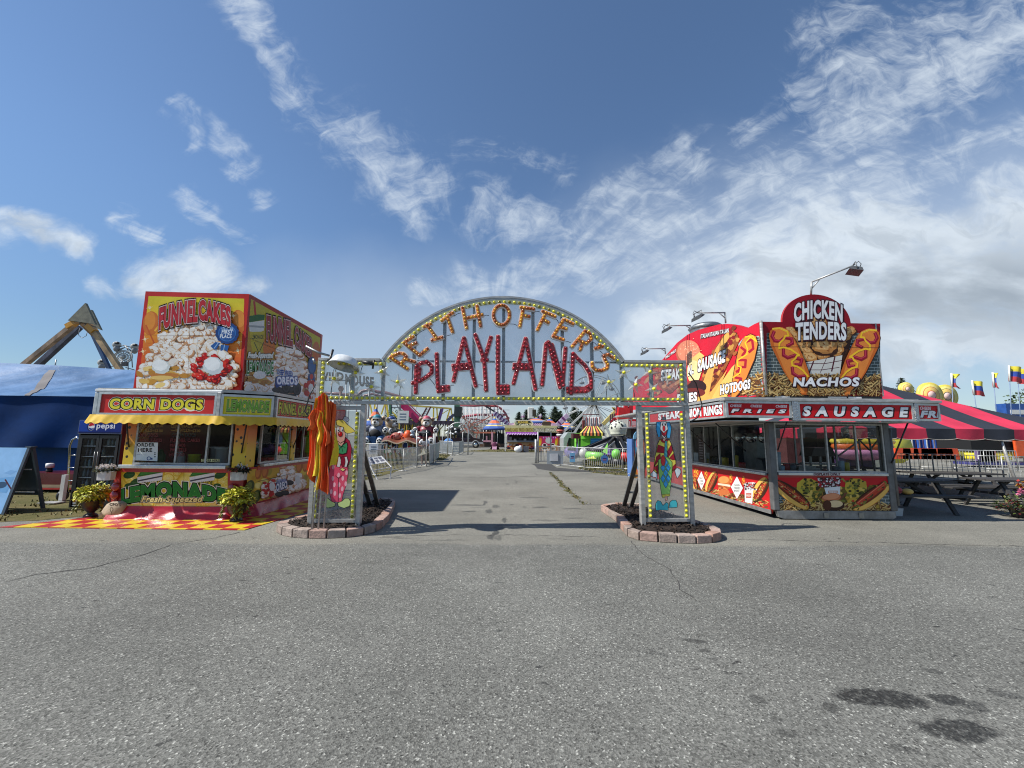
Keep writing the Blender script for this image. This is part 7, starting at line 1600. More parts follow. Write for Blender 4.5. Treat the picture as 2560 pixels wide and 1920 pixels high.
for a_, b_, D, c_, l_ in((222, 865, 22.5, K(206, 214, 226), 'round white number plate on the inner fence below the bear'), (700, 340, 40, K(214, 216, 210), 'white notice hung on the yellow ride frame'), (1390, 875, 40, K(196, 206, 206), 'pale square sign on the far barrier'), (1560, 860, 42, K(196, 198, 186), 'pale tall sign beside the hoop arch')):
 q=at2(a_, b_, D);s_=.25 if D<30 else .55;m=MB(c_);m.box(q.x-s_, q.x+s_, D-.02, D+.02, q.z-s_*1.1, q.z+s_*1.1);
 for k in range(3):m.box(q.x-s_*.6, q.x+s_*.55, D-.026, D-.0205, q.z-s_*.6+k*s_*.5, q.z-s_*.4+k*s_*.5, K(90, 110, 130))
 tag(m.build('fence_sign', M_PAINT), l_, 'sign')
barrier(at2(60, 780, 22.6), at2(440, 780, 22.6), at2(250, 775, 22.6).z, 'white inner fence with wavy bars below the bear cars', 'inner fence of the bear ride', .13, .05, .02)
def cone_tent(cx, D, zt, ze, R, label, gp_='striped cone tents', n=8, zl=0.0):
 t=thing('cone_tent', label, 'tent', (cx, D, 0), gp_)
 bands=[(0, K(226, 190, 70)), (.16, K(60, 96, 170)), (.34, K(224, 110, 70)), (.60, K(120, 130, 170)), (.74, K(230, 200, 120)), (.86, K(50, 90, 160)), (1.0, K(40, 74, 140))]
 m=MB()
 for i in range(n):
  for k in range(12):
   f0, f1=k/12, (k+1)/12;c=[b for b in bands if b[0]<=(f0+f1)/2+.02][-1][1]
   def q(th, f):return(cx+R*f**1.25*math.cos(th)*(1.0 if f<1 else 1), D+R*f**1.25*math.sin(th), zt+(ze-zt)*f)
   a0, a1=2*math.pi*i/n+.3, 2*math.pi*(i+1)/n+.3
   m.add([q(a0, f0), q(a1, f0), q(a1, f1), q(a0, f1)], [(0, 1, 2, 3)], c, False)
 m.build('canopy', M_CLOTH, t)
 m=MB(K(36, 70, 140));m.lathe([(R, ze), (R*1.0, ze-.28)], (cx, D, 0), n*3);m.build('valance', M_CLOTH, t)
 m=MB()
 for i in range(0, n, 2):th=2*math.pi*i/n+.3;m.tube([(cx+R*.96*math.cos(th), D+R*.96*math.sin(th), 0), (cx+R*.96*math.cos(th), D+R*.96*math.sin(th), ze)], .04, 6)
 m.build('poles', M_FENCE, t)
p=at2(262, 160, 38);q=at2(262, 450, 38);cone_tent(p.x, 38, p.z, q.z, abs(at2(80, 450, 38).x-p.x), 'blue, orange and yellow cone tent behind the teal-capped bear')
p=at3(185, 258, 62);q=at3(185, 405, 62);cone_tent(p.x, 62, p.z, q.z, at3(330, 405, 62).x-p.x, 'striped cone tent right of the pickup, under a white ramp')
p=at3(875, 268, 74);q=at3(875, 400, 74);cone_tent(p.x, 74, p.z, q.z, at3(1040, 405, 74).x-p.x, 'far striped tent behind the purple food stand')
p=at3(1090, 335, 70);q=at3(1090, 405, 70);cone_tent(p.x, 70, p.z+.4, q.z, at3(1225, 405, 70).x-p.x, 'low striped tent between the purple stand and the wheel')
p=at3(705, 268, 60);q=at3(705, 330, 60);cone_tent(p.x, 60, p.z, q.z, 2.3, 'small yellow-topped tent peeping over the purple stand')
def frame(name, label, cat, segs, D, w, col, fn=at2, gp_=None, depth=0.0, m_=None):
 p0=fn(*segs[0][0], D);t=thing(name, label, cat, (p0.x, D, 0), gp_)
 for s in segs:
  a_, b_=fn(*s[0], D), fn(*s[1], D);ww=s[2]if len(s)>2 else w;c=s[3]if len(s)>3 else col
  m=MB(c);m.bar(a_, b_, ww, ww);m.build(s[4]if len(s)>4 else 'strut', m_ or M_TUBE, t)
 return t
YL, MG, PK, PUR, GRN=K(214, 190, 60), K(176, 30, 90), K(190, 84, 100), K(90, 60, 130), K(60, 110, 80)
yf=[((150, 60), (205, 330)), ((250, 60), (232, 230)), ((430, 60), (345, 300)), ((425, 90), (470, 400), .55), ((490, 220), (640, 385), .3), ((1198, 170), (1190, 720)), ((1250, 190), (1278, 720)), ((1465, 205), (1395, 440)), ((1480, 205), (1550, 640)), ((740, 150), (1490, 205), .5, K(190, 170, 80), 'top_rail'), ((1170, 395), (1440, 225), .2), ((1385, 440), (1555, 440), .25), ((1290, 560), (1365, 470), .25), ((650, 560), (720, 530), .25), ((1430, 560), (1480, 480), .3, K(130, 190, 130)), ((1370, 560), (1432, 560), .25), ((640, 330), (640, 560), .3), ((855, 330), (855, 640), .3), ((760, 430), (760, 640), .25), ((1560, 470), (1555, 650), .5)]
frame('yellow_ride', 'tall yellow tube framework ride left of the lane', 'ride', [(s[0], s[1], s[2]*.55 if len(s)>2 else .2)+tuple(s[3:])for s in yf], 67, .24, YL)
frame('magenta_ramp', 'steep magenta slide ramp descending behind the pink-capped bear', 'slide', [((690, 130), (955, 400), 1.0, MG, 'ramp'), ((740, 130), (985, 380), .2, K(206, 90, 140), 'rail'), ((660, 130), (925, 410), .14, K(210, 110, 150), 'rail'), ((800, 130), (1010, 345), .14, K(150, 60, 100), 'rail')], 61, 1, MG)
ld=[((1085, 190), (960, 420), .2, K(80, 34, 44), 'rail'), ((1150, 175), (1030, 420), .2, K(80, 34, 44), 'rail')]+[((1085-125*k/7, 195+225*k/7), (1148-122*k/7, 190+225*k/7), .14, K(206, 196, 190), 'rung')for k in range(7)]
frame('climbing_track', 'dark red track with pale rungs slanting behind the pink-capped bear', 'track', ld, 64, .3, PK)
frame('purple_track', 'purple and white curved track post under the yellow frame', 'track', [((1345, 200), (1290, 400), .3, PUR, 'rail'), ((1320, 210), (1265, 400), .25, K(60, 30, 60), 'rail')], 66, .3, PUR)
frame('lattice_mast', 'thin dark lattice mast left of the magenta ramp', 'mast', [((655, 60), (652, 380), .22), ((515, 60), (515, 300), .15), ((515, 185), (655, 190), .15), ((590, 130), (655, 240), .12), ((480, 60), (500, 300), .3, GRN)], 60, .2, K(110, 116, 120))
p, q=at2(640, 400, 63), at2(1590, 420, 63)
t=thing('ride_canopy', 'long dark scalloped ride canopy under the yellow framework', 'canopy', ((p.x+q.x)/2, 63, 0))
m=MB();n=22
for i in range(n):
 x0, x1=p.x+(q.x-p.x)*i/n, p.x+(q.x-p.x)*(i+1)/n;zt2, zb2=at2(900, 398, 63).z, at2(900, 440, 63).z
 m.prism([(x0, zt2)]+[(x0+(x1-x0)*k/6, zb2-.35*math.sin(math.pi*k/6))for k in range(7)]+[(x1, zt2)], lambda u, v, tt:(u, tt, v), 63, 63.25, K(44, 36, 50)if i%2 else K(66, 54, 70))
m.build('fascia', M_PAINT, t)
m=MB();m.box(p.x, q.x, 63.3, 70, zt2-.1, zt2, K(60, 40, 50));m.build('roof', M_PAINT, t)
m=MB();rz_=random.Random(4)
for i in range(26):x=p.x+(q.x-p.x)*(i+.5)/26;m.bar((x, 64+rz_.random()*3, 0), (x+rz_.gauss(0, .2), 64, zt2-.1), .14, .14, rz_.choice([K(180, 150, 60), K(120, 50, 50), K(110, 100, 90), K(200, 196, 180), K(60, 90, 60)]))
m.build('posts', M_TUBE, t)
m=MB();m.box(p.x, q.x-1, 69.9, 70.2, 0, 1.5, K(110, 44, 44));m.box(p.x+9, q.x-2, 68.9, 69.4, 0, 1.9, K(150, 130, 40));m.build('back_panel', M_PAINT, t)
t=thing('roller_coaster', 'pink steel roller coaster on many thin grey supports in the distance', 'roller coaster', (at2(1900, 400, 85).x, 85, 0))
def ztrack(pts, D0, dD, w, col, name):
 L_, R_=[], []
 for k, (s, a_, b_)in enumerate(pts):
  d_=D0+dD*k/max(len(pts)-1, 1);v=(at2 if s==2 else at3)(a_, b_, d_);L_.append(v);R_.append(v+Vector((0, 1.1, 0)))
 m=MB(col);m.tube(L_, w, 6);m.tube(R_, w, 6)
 for k in range(len(L_)-1):
  for j in range(4):a_, b_=L_[k].lerp(L_[k+1], j/4), R_[k].lerp(R_[k+1], j/4);m.bar(a_, b_, .12, .12)
 m.build(name, M_TUBE, t);return L_
tr1=ztrack([(2, 1600, 150), (2, 1850, 158), (2, 2050, 148), (2, 2200, 160), (3, 60, 122), (3, 150, 118), (3, 215, 128), (3, 270, 160), (3, 320, 215), (3, 350, 275), (3, 362, 330)], 84, 4, .2, K(180, 90, 100), 'track')
tr2b=ztrack([(2, 1600, 310), (2, 1640, 345), (2, 1720, 330), (2, 1900, 305), (2, 2100, 300), (3, 40, 235), (3, 180, 240), (3, 340, 232)], 88, 2, .26, K(190, 80, 100), 'track')
tr3=ztrack([(2, 1610, 350), (2, 1700, 362), (2, 1850, 375), (2, 2000, 390), (2, 2200, 420)], 92, 0, .18, K(120, 70, 84), 'track')
tr4=ztrack([(3, 0, 330), (3, 120, 345), (3, 250, 320), (3, 370, 270)], 94, 0, .25, K(150, 70, 84), 'track')
m=MB();zref=at2(1800, 140, 86).z
for i in range(34):
 v=at2(1590+i*22, 150, 86+(i%3)*3);m.tube([(v.x, v.y, 0), (v.x, v.y, v.z if i%2 else v.z*.96)], .075, 5)
for i in range(18):v=at3(10+i*21, 130+(0 if i<11 else(i-10)*28), 87+(i%2)*4);m.tube([(v.x, v.y, 0), (v.x, v.y, v.z)], .07, 5)
for z_ in(at2(1800, 215, 86).z, at2(1800, 280, 86).z, at2(1800, 470, 86).z, at2(1800, 540, 86).z):m.tube([(at2(1600, 300, 86).x, 87, z_), (at3(370, 300, 86).x, 87, z_)], .05, 4)
for i in range(14):v=at2(1600+i*45, 220, 88);w_=at2(1645+i*45, 520, 88);m.tube([v, w_]if i%2 else[(v.x, 88, w_.z), (w_.x, 88, v.z)], .05, 4)
m.build('supports', M_TUBE, t)
m=MB(K(150, 90, 70));rz_=random.Random(3)
for i in range(26):v=at2(1600+rz_.random()*330, 560-rz_.random()*120, 80+rz_.random()*5);w_=v+Vector((rz_.uniform(-3, 3), 0, rz_.uniform(-3, 3)));m.bar(v, w_, .16, .16, rz_.choice([K(170, 80, 60), K(190, 110, 90), K(120, 110, 100)]))
m.build('lower_bracing', M_TUBE, t)
frame('white_ramp', 'dark and white ramp arm ending over the striped cone tent', 'ride arm', [((2050, 170), (2330, 340), .25, K(40, 36, 46), 'rail'), ((2180, 270), (2430, 470), .6, K(206, 196, 214), 'lettered_arm')]+[((2195+k*42, 285+k*34), (2215+k*42, 300+k*34), .66, K(84, 50, 100), 'letter_block')for k in range(6)]+[((2180, 262), (2430, 462), .12, K(60, 40, 70), 'edge')], 66, .4, PK)
frame('green_mast', 'green pole with dark boxes beside the pickup', 'mast', [((1582, 60), (1578, 640), .8, K(70, 110, 84), 'pole'), ((1540, 255), (1660, 262), 1.5, K(36, 44, 44), 'box'), ((1530, 300), (1420, 400), .4, K(60, 60, 90), 'arm'), ((1640, 300), (1600, 380), .4, K(60, 70, 70), 'arm')], 62, .5, GRN)
q0=P(880, 945, 55);q1=P(936, 962, 55)
t=thing('ride_sign', 'grey WILD MOUSE letters standing on a thin rail behind the gate wing', 'ride sign', (q0.x, 55, 0))
m=MB()
a=Art(lambda u, v, tt:(P(u, v, 55).x, 55-tt, P(u, v, 55).z));BW=K(120, 112, 100)
a.text('WILD', 796, 858, 951, 932, BW, bold=.05);a.text('MOUSE', 864, 934, 960, 936, BW, bold=.05, warp=lambda u, v:(u, v-.35*u));a.build('lettering', t)
m=MB();u0, u1=P(815, 951, 55), P(934, 960, 55);m.tube([(u0.x, 55.1, u0.z), (P(864, 951, 55).x, 55.1, P(864, 951, 55).z)], .08, 5);m.tube([P(864, 952, 55.1), P(934, 961, 55.1)], .08, 5)
for x_, y_ in((830, 985), (866, 985), (876, 985), (924, 985)):v=P(x_, 954, 55.1);m.tube([(v.x, 55.1, 0), v], .08, 5)
m.build('rail', M_TUBE, t)
t=thing('lollipop_sign', 'brown hexagonal sign on a post seen through the left wing panel', 'sign', (P(852, 980, 50).x, 50, 0))
m=MB(K(120, 84, 70));c=P(852, 972, 50);m.prism([(c.x+.36*math.cos(k*math.pi/3), c.z+.40*math.sin(k*math.pi/3))for k in range(6)], lambda u, v, tt:(u, tt, v), 50, 50.1);m.build('plate', M_PAINT, t);MB(K(120, 84, 70)).tube([(c.x, 50.05, 0), (c.x, 50.05, c.z-.3)], .16, 6).build('post', M_PAINT, t)
tk=[]
for a_, b_ in((795, 982), (850, 985), (893, 990), (905, 978), (925, 974), (945, 980), (965, 982), (1000, 992), (1040, 1003)):tk.append(P(a_, b_, 70))
t=thing('coaster_hill', 'brown-pink coaster track arching low behind the left wing', 'coaster track', (tk[0].x, 70, 0));MB(K(130, 84, 84)).tube(tk, .3, 6).build('rail', M_TUBE, t);MB(K(130, 84, 84)).tube([v+Vector((0, 1.5, -.6))for v in tk], .25, 6).build('rail', M_TUBE, t)
m=MB(K(130, 110, 110))
for v in tk:m.tube([(v.x, 70, 0), v], .09, 5)
m.build('supports', M_TUBE, t)
M_BARK=mat('bark', (.05, .035, .025), .9);M_NEEDLE=mat('needles', None, .85, var=.25)
def conifer(x, y, h, r0_, seed, label, gp_):
 r=random.Random(seed);t=thing('conifer_tree', label, 'tree', (x, y, 0), gp_)
 MB().tube([(x, y, 0), (x, y, h*.5), (x+r.gauss(0, .05), y, h*.97)], [h*.018, h*.012, h*.003], 7).build('trunk', M_BARK, t)
 m=MB();cols=[(.022, .040, .018), (.03, .055, .022), (.014, .028, .014), (.040, .062, .028)]
 for k in range(int(26+h)):
  z=h*(.12+.86*(k/(26+h))**.9);R=r0_*(1-z/h)**.8*r.uniform(.65, 1.2)+.1
  for j in range(9):
   A=r.random()*6.283;d=Vector((math.cos(A), math.sin(A), -.25))
   for i in range(9):
    f=(i+r.random())/7;b=Vector((x, y, z))+d*R*f+Vector((0, 0, .15*R*f*f));s=R*.30*(1.2-f)+.16
    e=Vector((r.gauss(0, 1), r.gauss(0, 1), r.gauss(-.3, .5))).normalized()*s;g2_=e.cross(Vector((r.gauss(0, 1), r.gauss(0, 1), r.gauss(0, 1)))).normalized()*s*.55
    m.add([b-e*.4, b+e, b+g2_], [(0, 1, 2)], r.choice(cols), False)
 m.build('crown', M_NEEDLE, t, recalc=False)
def broadleaf(x, y, h, rr_, seed, label, gp_, cols=((.035, .06, .02), (.05, .085, .028), (.022, .04, .014), (.07, .10, .035)), n=1500):
 r=random.Random(seed);t=thing('broadleaf_tree', label, 'tree', (x, y, 0), gp_)
 m=MB();m.tube([(x, y, 0), (x, y, h*.35), (x+.2, y, h*.6)], [h*.035, h*.025, h*.012], 7)
 for k in range(5):A=k*1.3;m.tube([(x, y, h*.32), (x+rr_*.5*math.cos(A), y+rr_*.5*math.sin(A), h*.62)], [h*.018, h*.006], 5)
 m.build('trunk', M_BARK, t);m=MB()
 bl=[(Vector((x+rr_*.62*math.cos(A)*r.random()**.4, y+rr_*.62*math.sin(A)*r.random()**.4, h*r.uniform(.42, .86))), rr_*r.uniform(.28, .46))for A in[r.random()*6.283 for _ in range(16)]]+[(Vector((x, y, h*.88)), rr_*.36)]
 for c, R in bl:
  for _ in range(n//16):
   o=Vector((r.gauss(0, 1), r.gauss(0, 1), r.gauss(0, 1))).normalized();b=c+o*R*r.uniform(.6, 1.05)*Vector((1, 1, .8)).length/1.6;s=h*.022*r.uniform(.6, 1.5)
   e=Vector((r.gauss(0, 1), r.gauss(0, 1), r.gauss(0, 1))).normalized();g2_=e.cross(o).normalized()*s*.6;e=e*s
   m.add([b-e, b+g2_, b+e, b-g2_], [(0, 1, 2, 3)], r.choice(cols), False)
 m.build('crown', M_NEEDLE, t, recalc=False)
for i, (a_, b_, r0_, lb)in enumerate(((488, 178, 1.9, 'small lone fir left of the tall light box'), (590, 140, 2.2, 'dark fir partly behind the tall light box'), (676, 112, 2.4, 'dark fir just right of the tall light box'), (772, 100, 3.0, 'broad fir above the purple stand'), (958, 100, 3.4, 'broad fir left of the pink arm'), (1048, 150, 2.6, 'fir behind the white arms'), (1185, 112, 3.6, 'wide fir behind the left legs of the wheel'), (1290, 160, 3.0, 'fir in front of the wheel spokes'), (1385, 250, 2.4, 'short fir by the white corrugated panel'))):
 v=at3(a_, b_, 112);conifer(v.x, 112+i%3*3, v.z, r0_*1.5, i+1, lb, 'firs beyond the midway')
for i, (a_, b_, rr_, lb)in enumerate(((585, 235, 5.5, 'dark rounded tree left of the white notice'), (680, 262, 5.0, 'dark rounded tree right of the white notice'), (770, 300, 5.2, 'dark rounded tree under the magenta ramp'), (860, 345, 4.5, 'dark low tree below the ramp end'), (1720, 430, 4.5, 'brownish tree under the coaster'), (1800, 450, 4.0, 'low tree at the middle of the coaster'))):
 v=at2(a_, b_, 118);broadleaf(v.x, 118+i*2, v.z, rr_, i+20, lb, 'dark trees left of the lane', n=1800)
for i, (a_, b_, D, rr_, lb)in enumerate(((265, 215, 70, 3.2, 'dark conifer-like tree above the tent peak'), (345, 290, 72, 2.6, 'smaller tree beside the yellow disc'), (1420, 330, 52, 4.6, 'round dark tree at the right edge under the flags'))):
 v=at7(a_, b_, D);(conifer(v.x, D, v.z, 3.4, 40+i, lb, 'trees beyond the dining tent')if i<2 else broadleaf(v.x+2, D, v.z+.2, rr_, 40+i, lb, 'trees beyond the dining tent', n=2600))
D=58.0
x0, x1=at2(1325, 700, D).x, at2(2008, 700, D).x;L=x1-x0;zt_=at2(1760, 600, D).z;s=L/6.0
pk_=thing('pickup_truck', 'dark maroon and silver crew-cab pickup parked across the end of the lane', 'pickup', ((x0+x1)/2, D, 0))
H2=zt_
prof=[(0, .72), (0, 1.22), (.03, 1.27), (2.15, 1.27), (2.2, 1.3), (2.3, 1.86), (2.5, 1.96), (3.9, 1.96), (4.15, 1.85), (4.62, 1.33), (5.7, 1.2), (5.95, 1.08), (6.0, .6), (5.7, .5), (.1, .55)]
fz_=H2/1.96
def pt(u, v):return(x0+u*s, v*fz_)
m=MB((.022, .010, .012));m.prism([pt(*q)for q in prof], lambda u, v, t:(u, t, v), D-.95, D+.95);m.build('body', mat('car_paint', None, .18, var=.1, coat=.6), pk_, .04)
m=MB(K(150, 152, 154));m.prism([pt(*q)for q in((.0, .52), (0, .74), (6.0, .78), (6.0, .52))], lambda u, v, t:(u, t, v), D-.965, D-.951);m.build('lower_trim', M_PAINT, pk_)
for n_, ws in(('window', [(2.36, 1.36), (2.46, 1.84), (3.2, 1.86), (3.2, 1.36)]), ('window', [(3.28, 1.36), (3.28, 1.86), (3.9, 1.86), (4.1, 1.72), (4.36, 1.36)])):m=MB();m.prism([pt(*q)for q in ws], lambda u, v, t:(u, t, v), D-.962, D-.951);m.build(n_, mat('dark_glass', (.012, .014, .016), .06, spec=.8), pk_)
for u in(1.15, 4.95):
 for yy in(D-.84, D+.84):
  w=MB((.012, .012, .012));c=(x0+u*s, yy, .40*fz_);w.lathe([(0, -.14), (.40*fz_, -.14), (.42*fz_, 0), (.40*fz_, .14), (0, .14)], c, 20, None, 'y');wh=w.build('wheel', M_BLACK, pk_);w=MB(K(170, 172, 174));w.lathe([(.26*fz_, .142), (.2*fz_, .16), (0, .165)], c, 14, None, 'y');w.build('rim', M_CHROME, wh)
 m=MB(K(176, 178, 180));m.tube([(x0+(u+.52*math.cos(t))*s, D-.96, (.42+.52*math.sin(t))*fz_)for t in[math.pi*k/10 for k in range(11)]], .05, 6);m.build('wheel_arch', M_PAINT, pk_)
m=MB(K(40, 10, 12));m.box(x0+.0*s, x0+.05*s, D-.97, D-.8, .9*fz_, 1.2*fz_);m.build('tail_lamp', M_TAIL, pk_)
m=MB(K(200, 204, 206));m.box(x0+5.86*s, x0+6.0*s, D-.97, D-.7, .92*fz_, 1.1*fz_);m.build('headlight', M_PAINT, pk_)
for u in(2.95, 3.95):MB(K(180, 180, 182)).box(x0+u*s, x0+(u+.2)*s, D-.985, D-.963, 1.2*fz_, 1.23*fz_).build('handle', M_CHROME, pk_)
q=at2(1440, 760, 45);tag(MB(K(80, 130, 190)).ball((q.x, 45, q.z), (.55, .4, .5), 12).build('blue_tarp_bundle', M_CLOTH), 'bright blue cloth bundle on the far barrier', 'bundle')
q=at2(1530, 560, 61);m=MB();rz_=random.Random(6)
for i in range(14):m.ball((q.x+rz_.gauss(0, .7), 61+rz_.gauss(0, .3), q.z+rz_.gauss(0, .35)), (.2, .2, .15), 8, K(220, 222, 220))
m.ball((q.x, 61.2, q.z), (1.0, .5, .6), 12, K(30, 34, 30));m.tube([(q.x, 61.2, 0), (q.x, 61.2, q.z)], .2, 6, K(40, 40, 40));tag(m.build('prize_display', M_CLOTH), 'black and white spotted bundle hung above the pickup bed', 'display')
frame('pink_railing', 'pale pink pipe railing between the pickup and the cone tent', 'railing', [((2150, 590), (2146, 790), .3), ((2000, 735), (2150, 735), .25), ((1850, 595), (2200, 595), .22, K(200, 120, 90)), ((2150, 760), (2215, 800), .22), ((2060, 650), (2060, 740), .2)], 60, .25, K(206, 150, 160))
m=MB();rz_=random.Random(9);v0, v1=at3(0, 480, 64), at3(310, 480, 64)
for i in range(40):x=v0.x+(v1.x-v0.x)*i/40;m.bar((x, 64, 0), (x, 64, 2.0+rz_.random()*.8), .16, .3, rz_.choice([K(110, 110, 108), K(70, 74, 76), K(150, 146, 140), K(50, 50, 54)]))
m.box(v0.x, v1.x, 63.8, 64.4, 0, .5, K(120, 90, 70));tag(m.build('ride_fence', M_TUBE), 'grey slatted ride fence below the cone tent right of the pickup', 'fence')
g_=G(*z3(195, 676));t=thing('lane_board', 'pink A-frame sign standing in the lane before the purple stand', 'sign board', g_)
m=MB(K(206, 160, 186));p_=[at3(150, 672, g_.y), at3(208, 672, g_.y), at3(215, 580, g_.y+.4), at3(165, 580, g_.y+.4)];m.hexa([p_[0], p_[1], p_[1]+Vector((0, .06, 0)), p_[0]+Vector((0, .06, 0))], [p_[3], p_[2], p_[2]+Vector((0, .06, 0)), p_[3]+Vector((0, .06, 0))]);m.build('front_panel', M_PAINT, t)
m=MB(K(120, 60, 90));m.ball((p_[0].lerp(p_[2], .5)).to_tuple(), (.35, .05, .5), 10);m.build('picture', M_PAINT, t)
m=MB(K(30, 26, 30));p2_=[at3(215, 580, g_.y+.4), at3(245, 672, g_.y+.9), at3(200, 672, g_.y+.9)];m.add([p_[2], p2_[1], p2_[1]+Vector((-1.2, .3, 0)), p_[3]], [(0, 1, 2, 3)]);m.build('back_panel', M_PAINT, t)
D=46.0
X0, X1=at3(312, 500, D).x, at3(975, 500, D).x
ps_=thing('purple_food_stand', 'purple and cream FUNNEL CAKES stand facing the lane in the distance', 'food stand', ((X0+X1)/2, D, 0))
zc=lambda b:at3(600, b, D).z
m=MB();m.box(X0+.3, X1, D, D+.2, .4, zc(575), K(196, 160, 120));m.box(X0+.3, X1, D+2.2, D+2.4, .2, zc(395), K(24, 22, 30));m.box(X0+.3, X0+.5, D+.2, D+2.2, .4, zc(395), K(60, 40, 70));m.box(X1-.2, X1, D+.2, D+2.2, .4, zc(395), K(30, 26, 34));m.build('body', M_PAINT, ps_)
m=MB(K(214, 204, 150));m.box(X0, X1, D-.8, D+2.4, zc(395), zc(372));m.box(X0, X1, D-.8, D-.7, zc(455), zc(395));m.build('light_sign', M_PAINT, ps_)
def pz(s):return lambda u, v, t:(at3(u, v, D-s).x, D-s-t, at3(u, v, D-s).z)
a=Art(pz(.8), None, 4)
for k, (wd, x0_, x1_)in enumerate((('FUNNEL CAKES', 318, 474), ('FRIED OREOS', 490, 660), ('CORN DOGS', 675, 806), ('LEMONADE', 820, 962))):a.rect(x0_-6, 400, x1_+6, 450, K(206, 192, 110)if k<2 else K(110, 100, 70));a.text(wd, x0_, x1_, 445, 408, K(240, 234, 206)if k>1 else K(120, 90, 50), bold=.04)
a.build('sign_face', ps_)
m=MB(K(150, 60, 170));X2=at3(720, 470, D-.8).x
m.grid(lambda u, v:(X0+.1+(X2-X0)*u, D-.82-.1*v, zc(456)-(zc(456)-zc(478))*v-.12*abs(math.sin(u*40))*v), 120, 2, None, lambda u, v:K(226, 210, 226)if int(u*56)%2 and v>.4 else K(150, 60, 170));m.build('valance', M_CLOTH, ps_)
m=MB(K(120, 124, 134));m.box(X0+.3, X1, D-.35, D-.001, zc(580), zc(560));m.build('counter', M_PAINT, ps_)
a=Art(pz(.0), None, 4);rz_=random.Random(12)
a.rect(345, 600, 960, 672, K(206, 160, 120))
for i in range(70):a.ell(rz_.uniform(350, 950), rz_.uniform(608, 668), rz_.uniform(10, 30), rz_.uniform(8, 18), rz_.choice([K(230, 220, 206), K(60, 40, 60), K(196, 110, 60), K(200, 60, 60), K(226, 190, 120), K(110, 70, 110)]), 0, 10)
a.build('food_panel', ps_)
bz=MB();bz.prism([(at3(u, v, D).x, at3(u, v, D).z)for u, v in((425, 340), (455, 305), (635, 305), (665, 340), (655, 375), (620, 390), (470, 390), (435, 375))], lambda u, v, t:(u, t, v), D-.5, D-.3, K(226, 214, 190));bd=bz.build('top_board', M_PAINT, ps_)
a=Art(pz(.5), None, 4);a.poly([(440, 340), (462, 314), (630, 314), (652, 340), (642, 368), (618, 380), (474, 380), (448, 368)], K(30, 44, 34));a.text('FUNNEL', 478, 612, 344, 318, K(226, 196, 90), bold=.04);a.text('CAKES', 490, 606, 376, 350, K(240, 236, 226), bold=.04);a.ell(458, 345, 16, 16, K(150, 160, 130));a.ell(632, 350, 16, 14, K(190, 180, 150));a.build('board_face', bd)
m=MB();m.prism([(at3(u, v, D).x, at3(u, v, D).z)for u, v in((775, 345), (795, 318), (880, 320), (895, 350), (885, 385), (790, 385))], lambda u, v, t:(u, t, v), D-.2, D, K(70, 54, 44));m.build('top_board', M_PAINT, ps_)
for u0, u1 in((360, 430), (655, 770), (885, 960)):
 m=MB();m.grid(lambda u, v:(at3(u0+(u1-u0)*u, 370, D).x, D-.42, at3(600, 345+42*v, D).z), 10, 4, None, lambda u, v:K(226, 216, 226)if(int(u*10)+int(v*4))%2 else K(150, 60, 170), False);m.build('checked_board', M_PAINT, ps_)
m=MB();m.box(X0, X0+.12, D-.9, D-.78, 0, zc(456), K(226, 222, 214));m.box(at3(715, 500, D).x, at3(715, 500, D).x+.12, D-.9, D-.78, 0, zc(456), K(206, 200, 196));m.build('post', M_PAINT, ps_)
for(u, v), rot in(((540, 250), .2), ((760, 230), -.1)):
 m=MB(K(210, 180, 206));c=at3(u, v, D);m.tube([at3(u-8, 310, D), at3(u+5, 220, D)], .03, 5, K(190, 190, 190));m.grid(lambda x, y:tuple(at3(u-25+40*x+6*y, 235+40*y-10*x, D)), 4, 4, None, lambda x, y:K(226, 220, 230)if y<.5 else K(170, 100, 160));m.build('pennant', M_CLOTH, ps_)
for i in range(9):
 u=380+i*62;c=at3(u, 548-rz_.random()*10, D+.3);m=MB(rz_.choice([K(200, 200, 200), K(90, 90, 96), K(120, 124, 130), K(60, 60, 70)]));m.box(c.x-.14, c.x+.14, D+.25, D+.5, zc(560)+.002, zc(560)+rz_.uniform(.15, .4));tag(m.build('counter_box', M_PAINT), 'small box on the purple stand counter, too far to tell', 'box', 'boxes on the purple stand counter')
D=40.0
t=thing('food_panel_wing', 'purple and orange printed panel wing with bowls, behind the ride gate', 'panel', (at3(860, 600, D).x, D, 0))
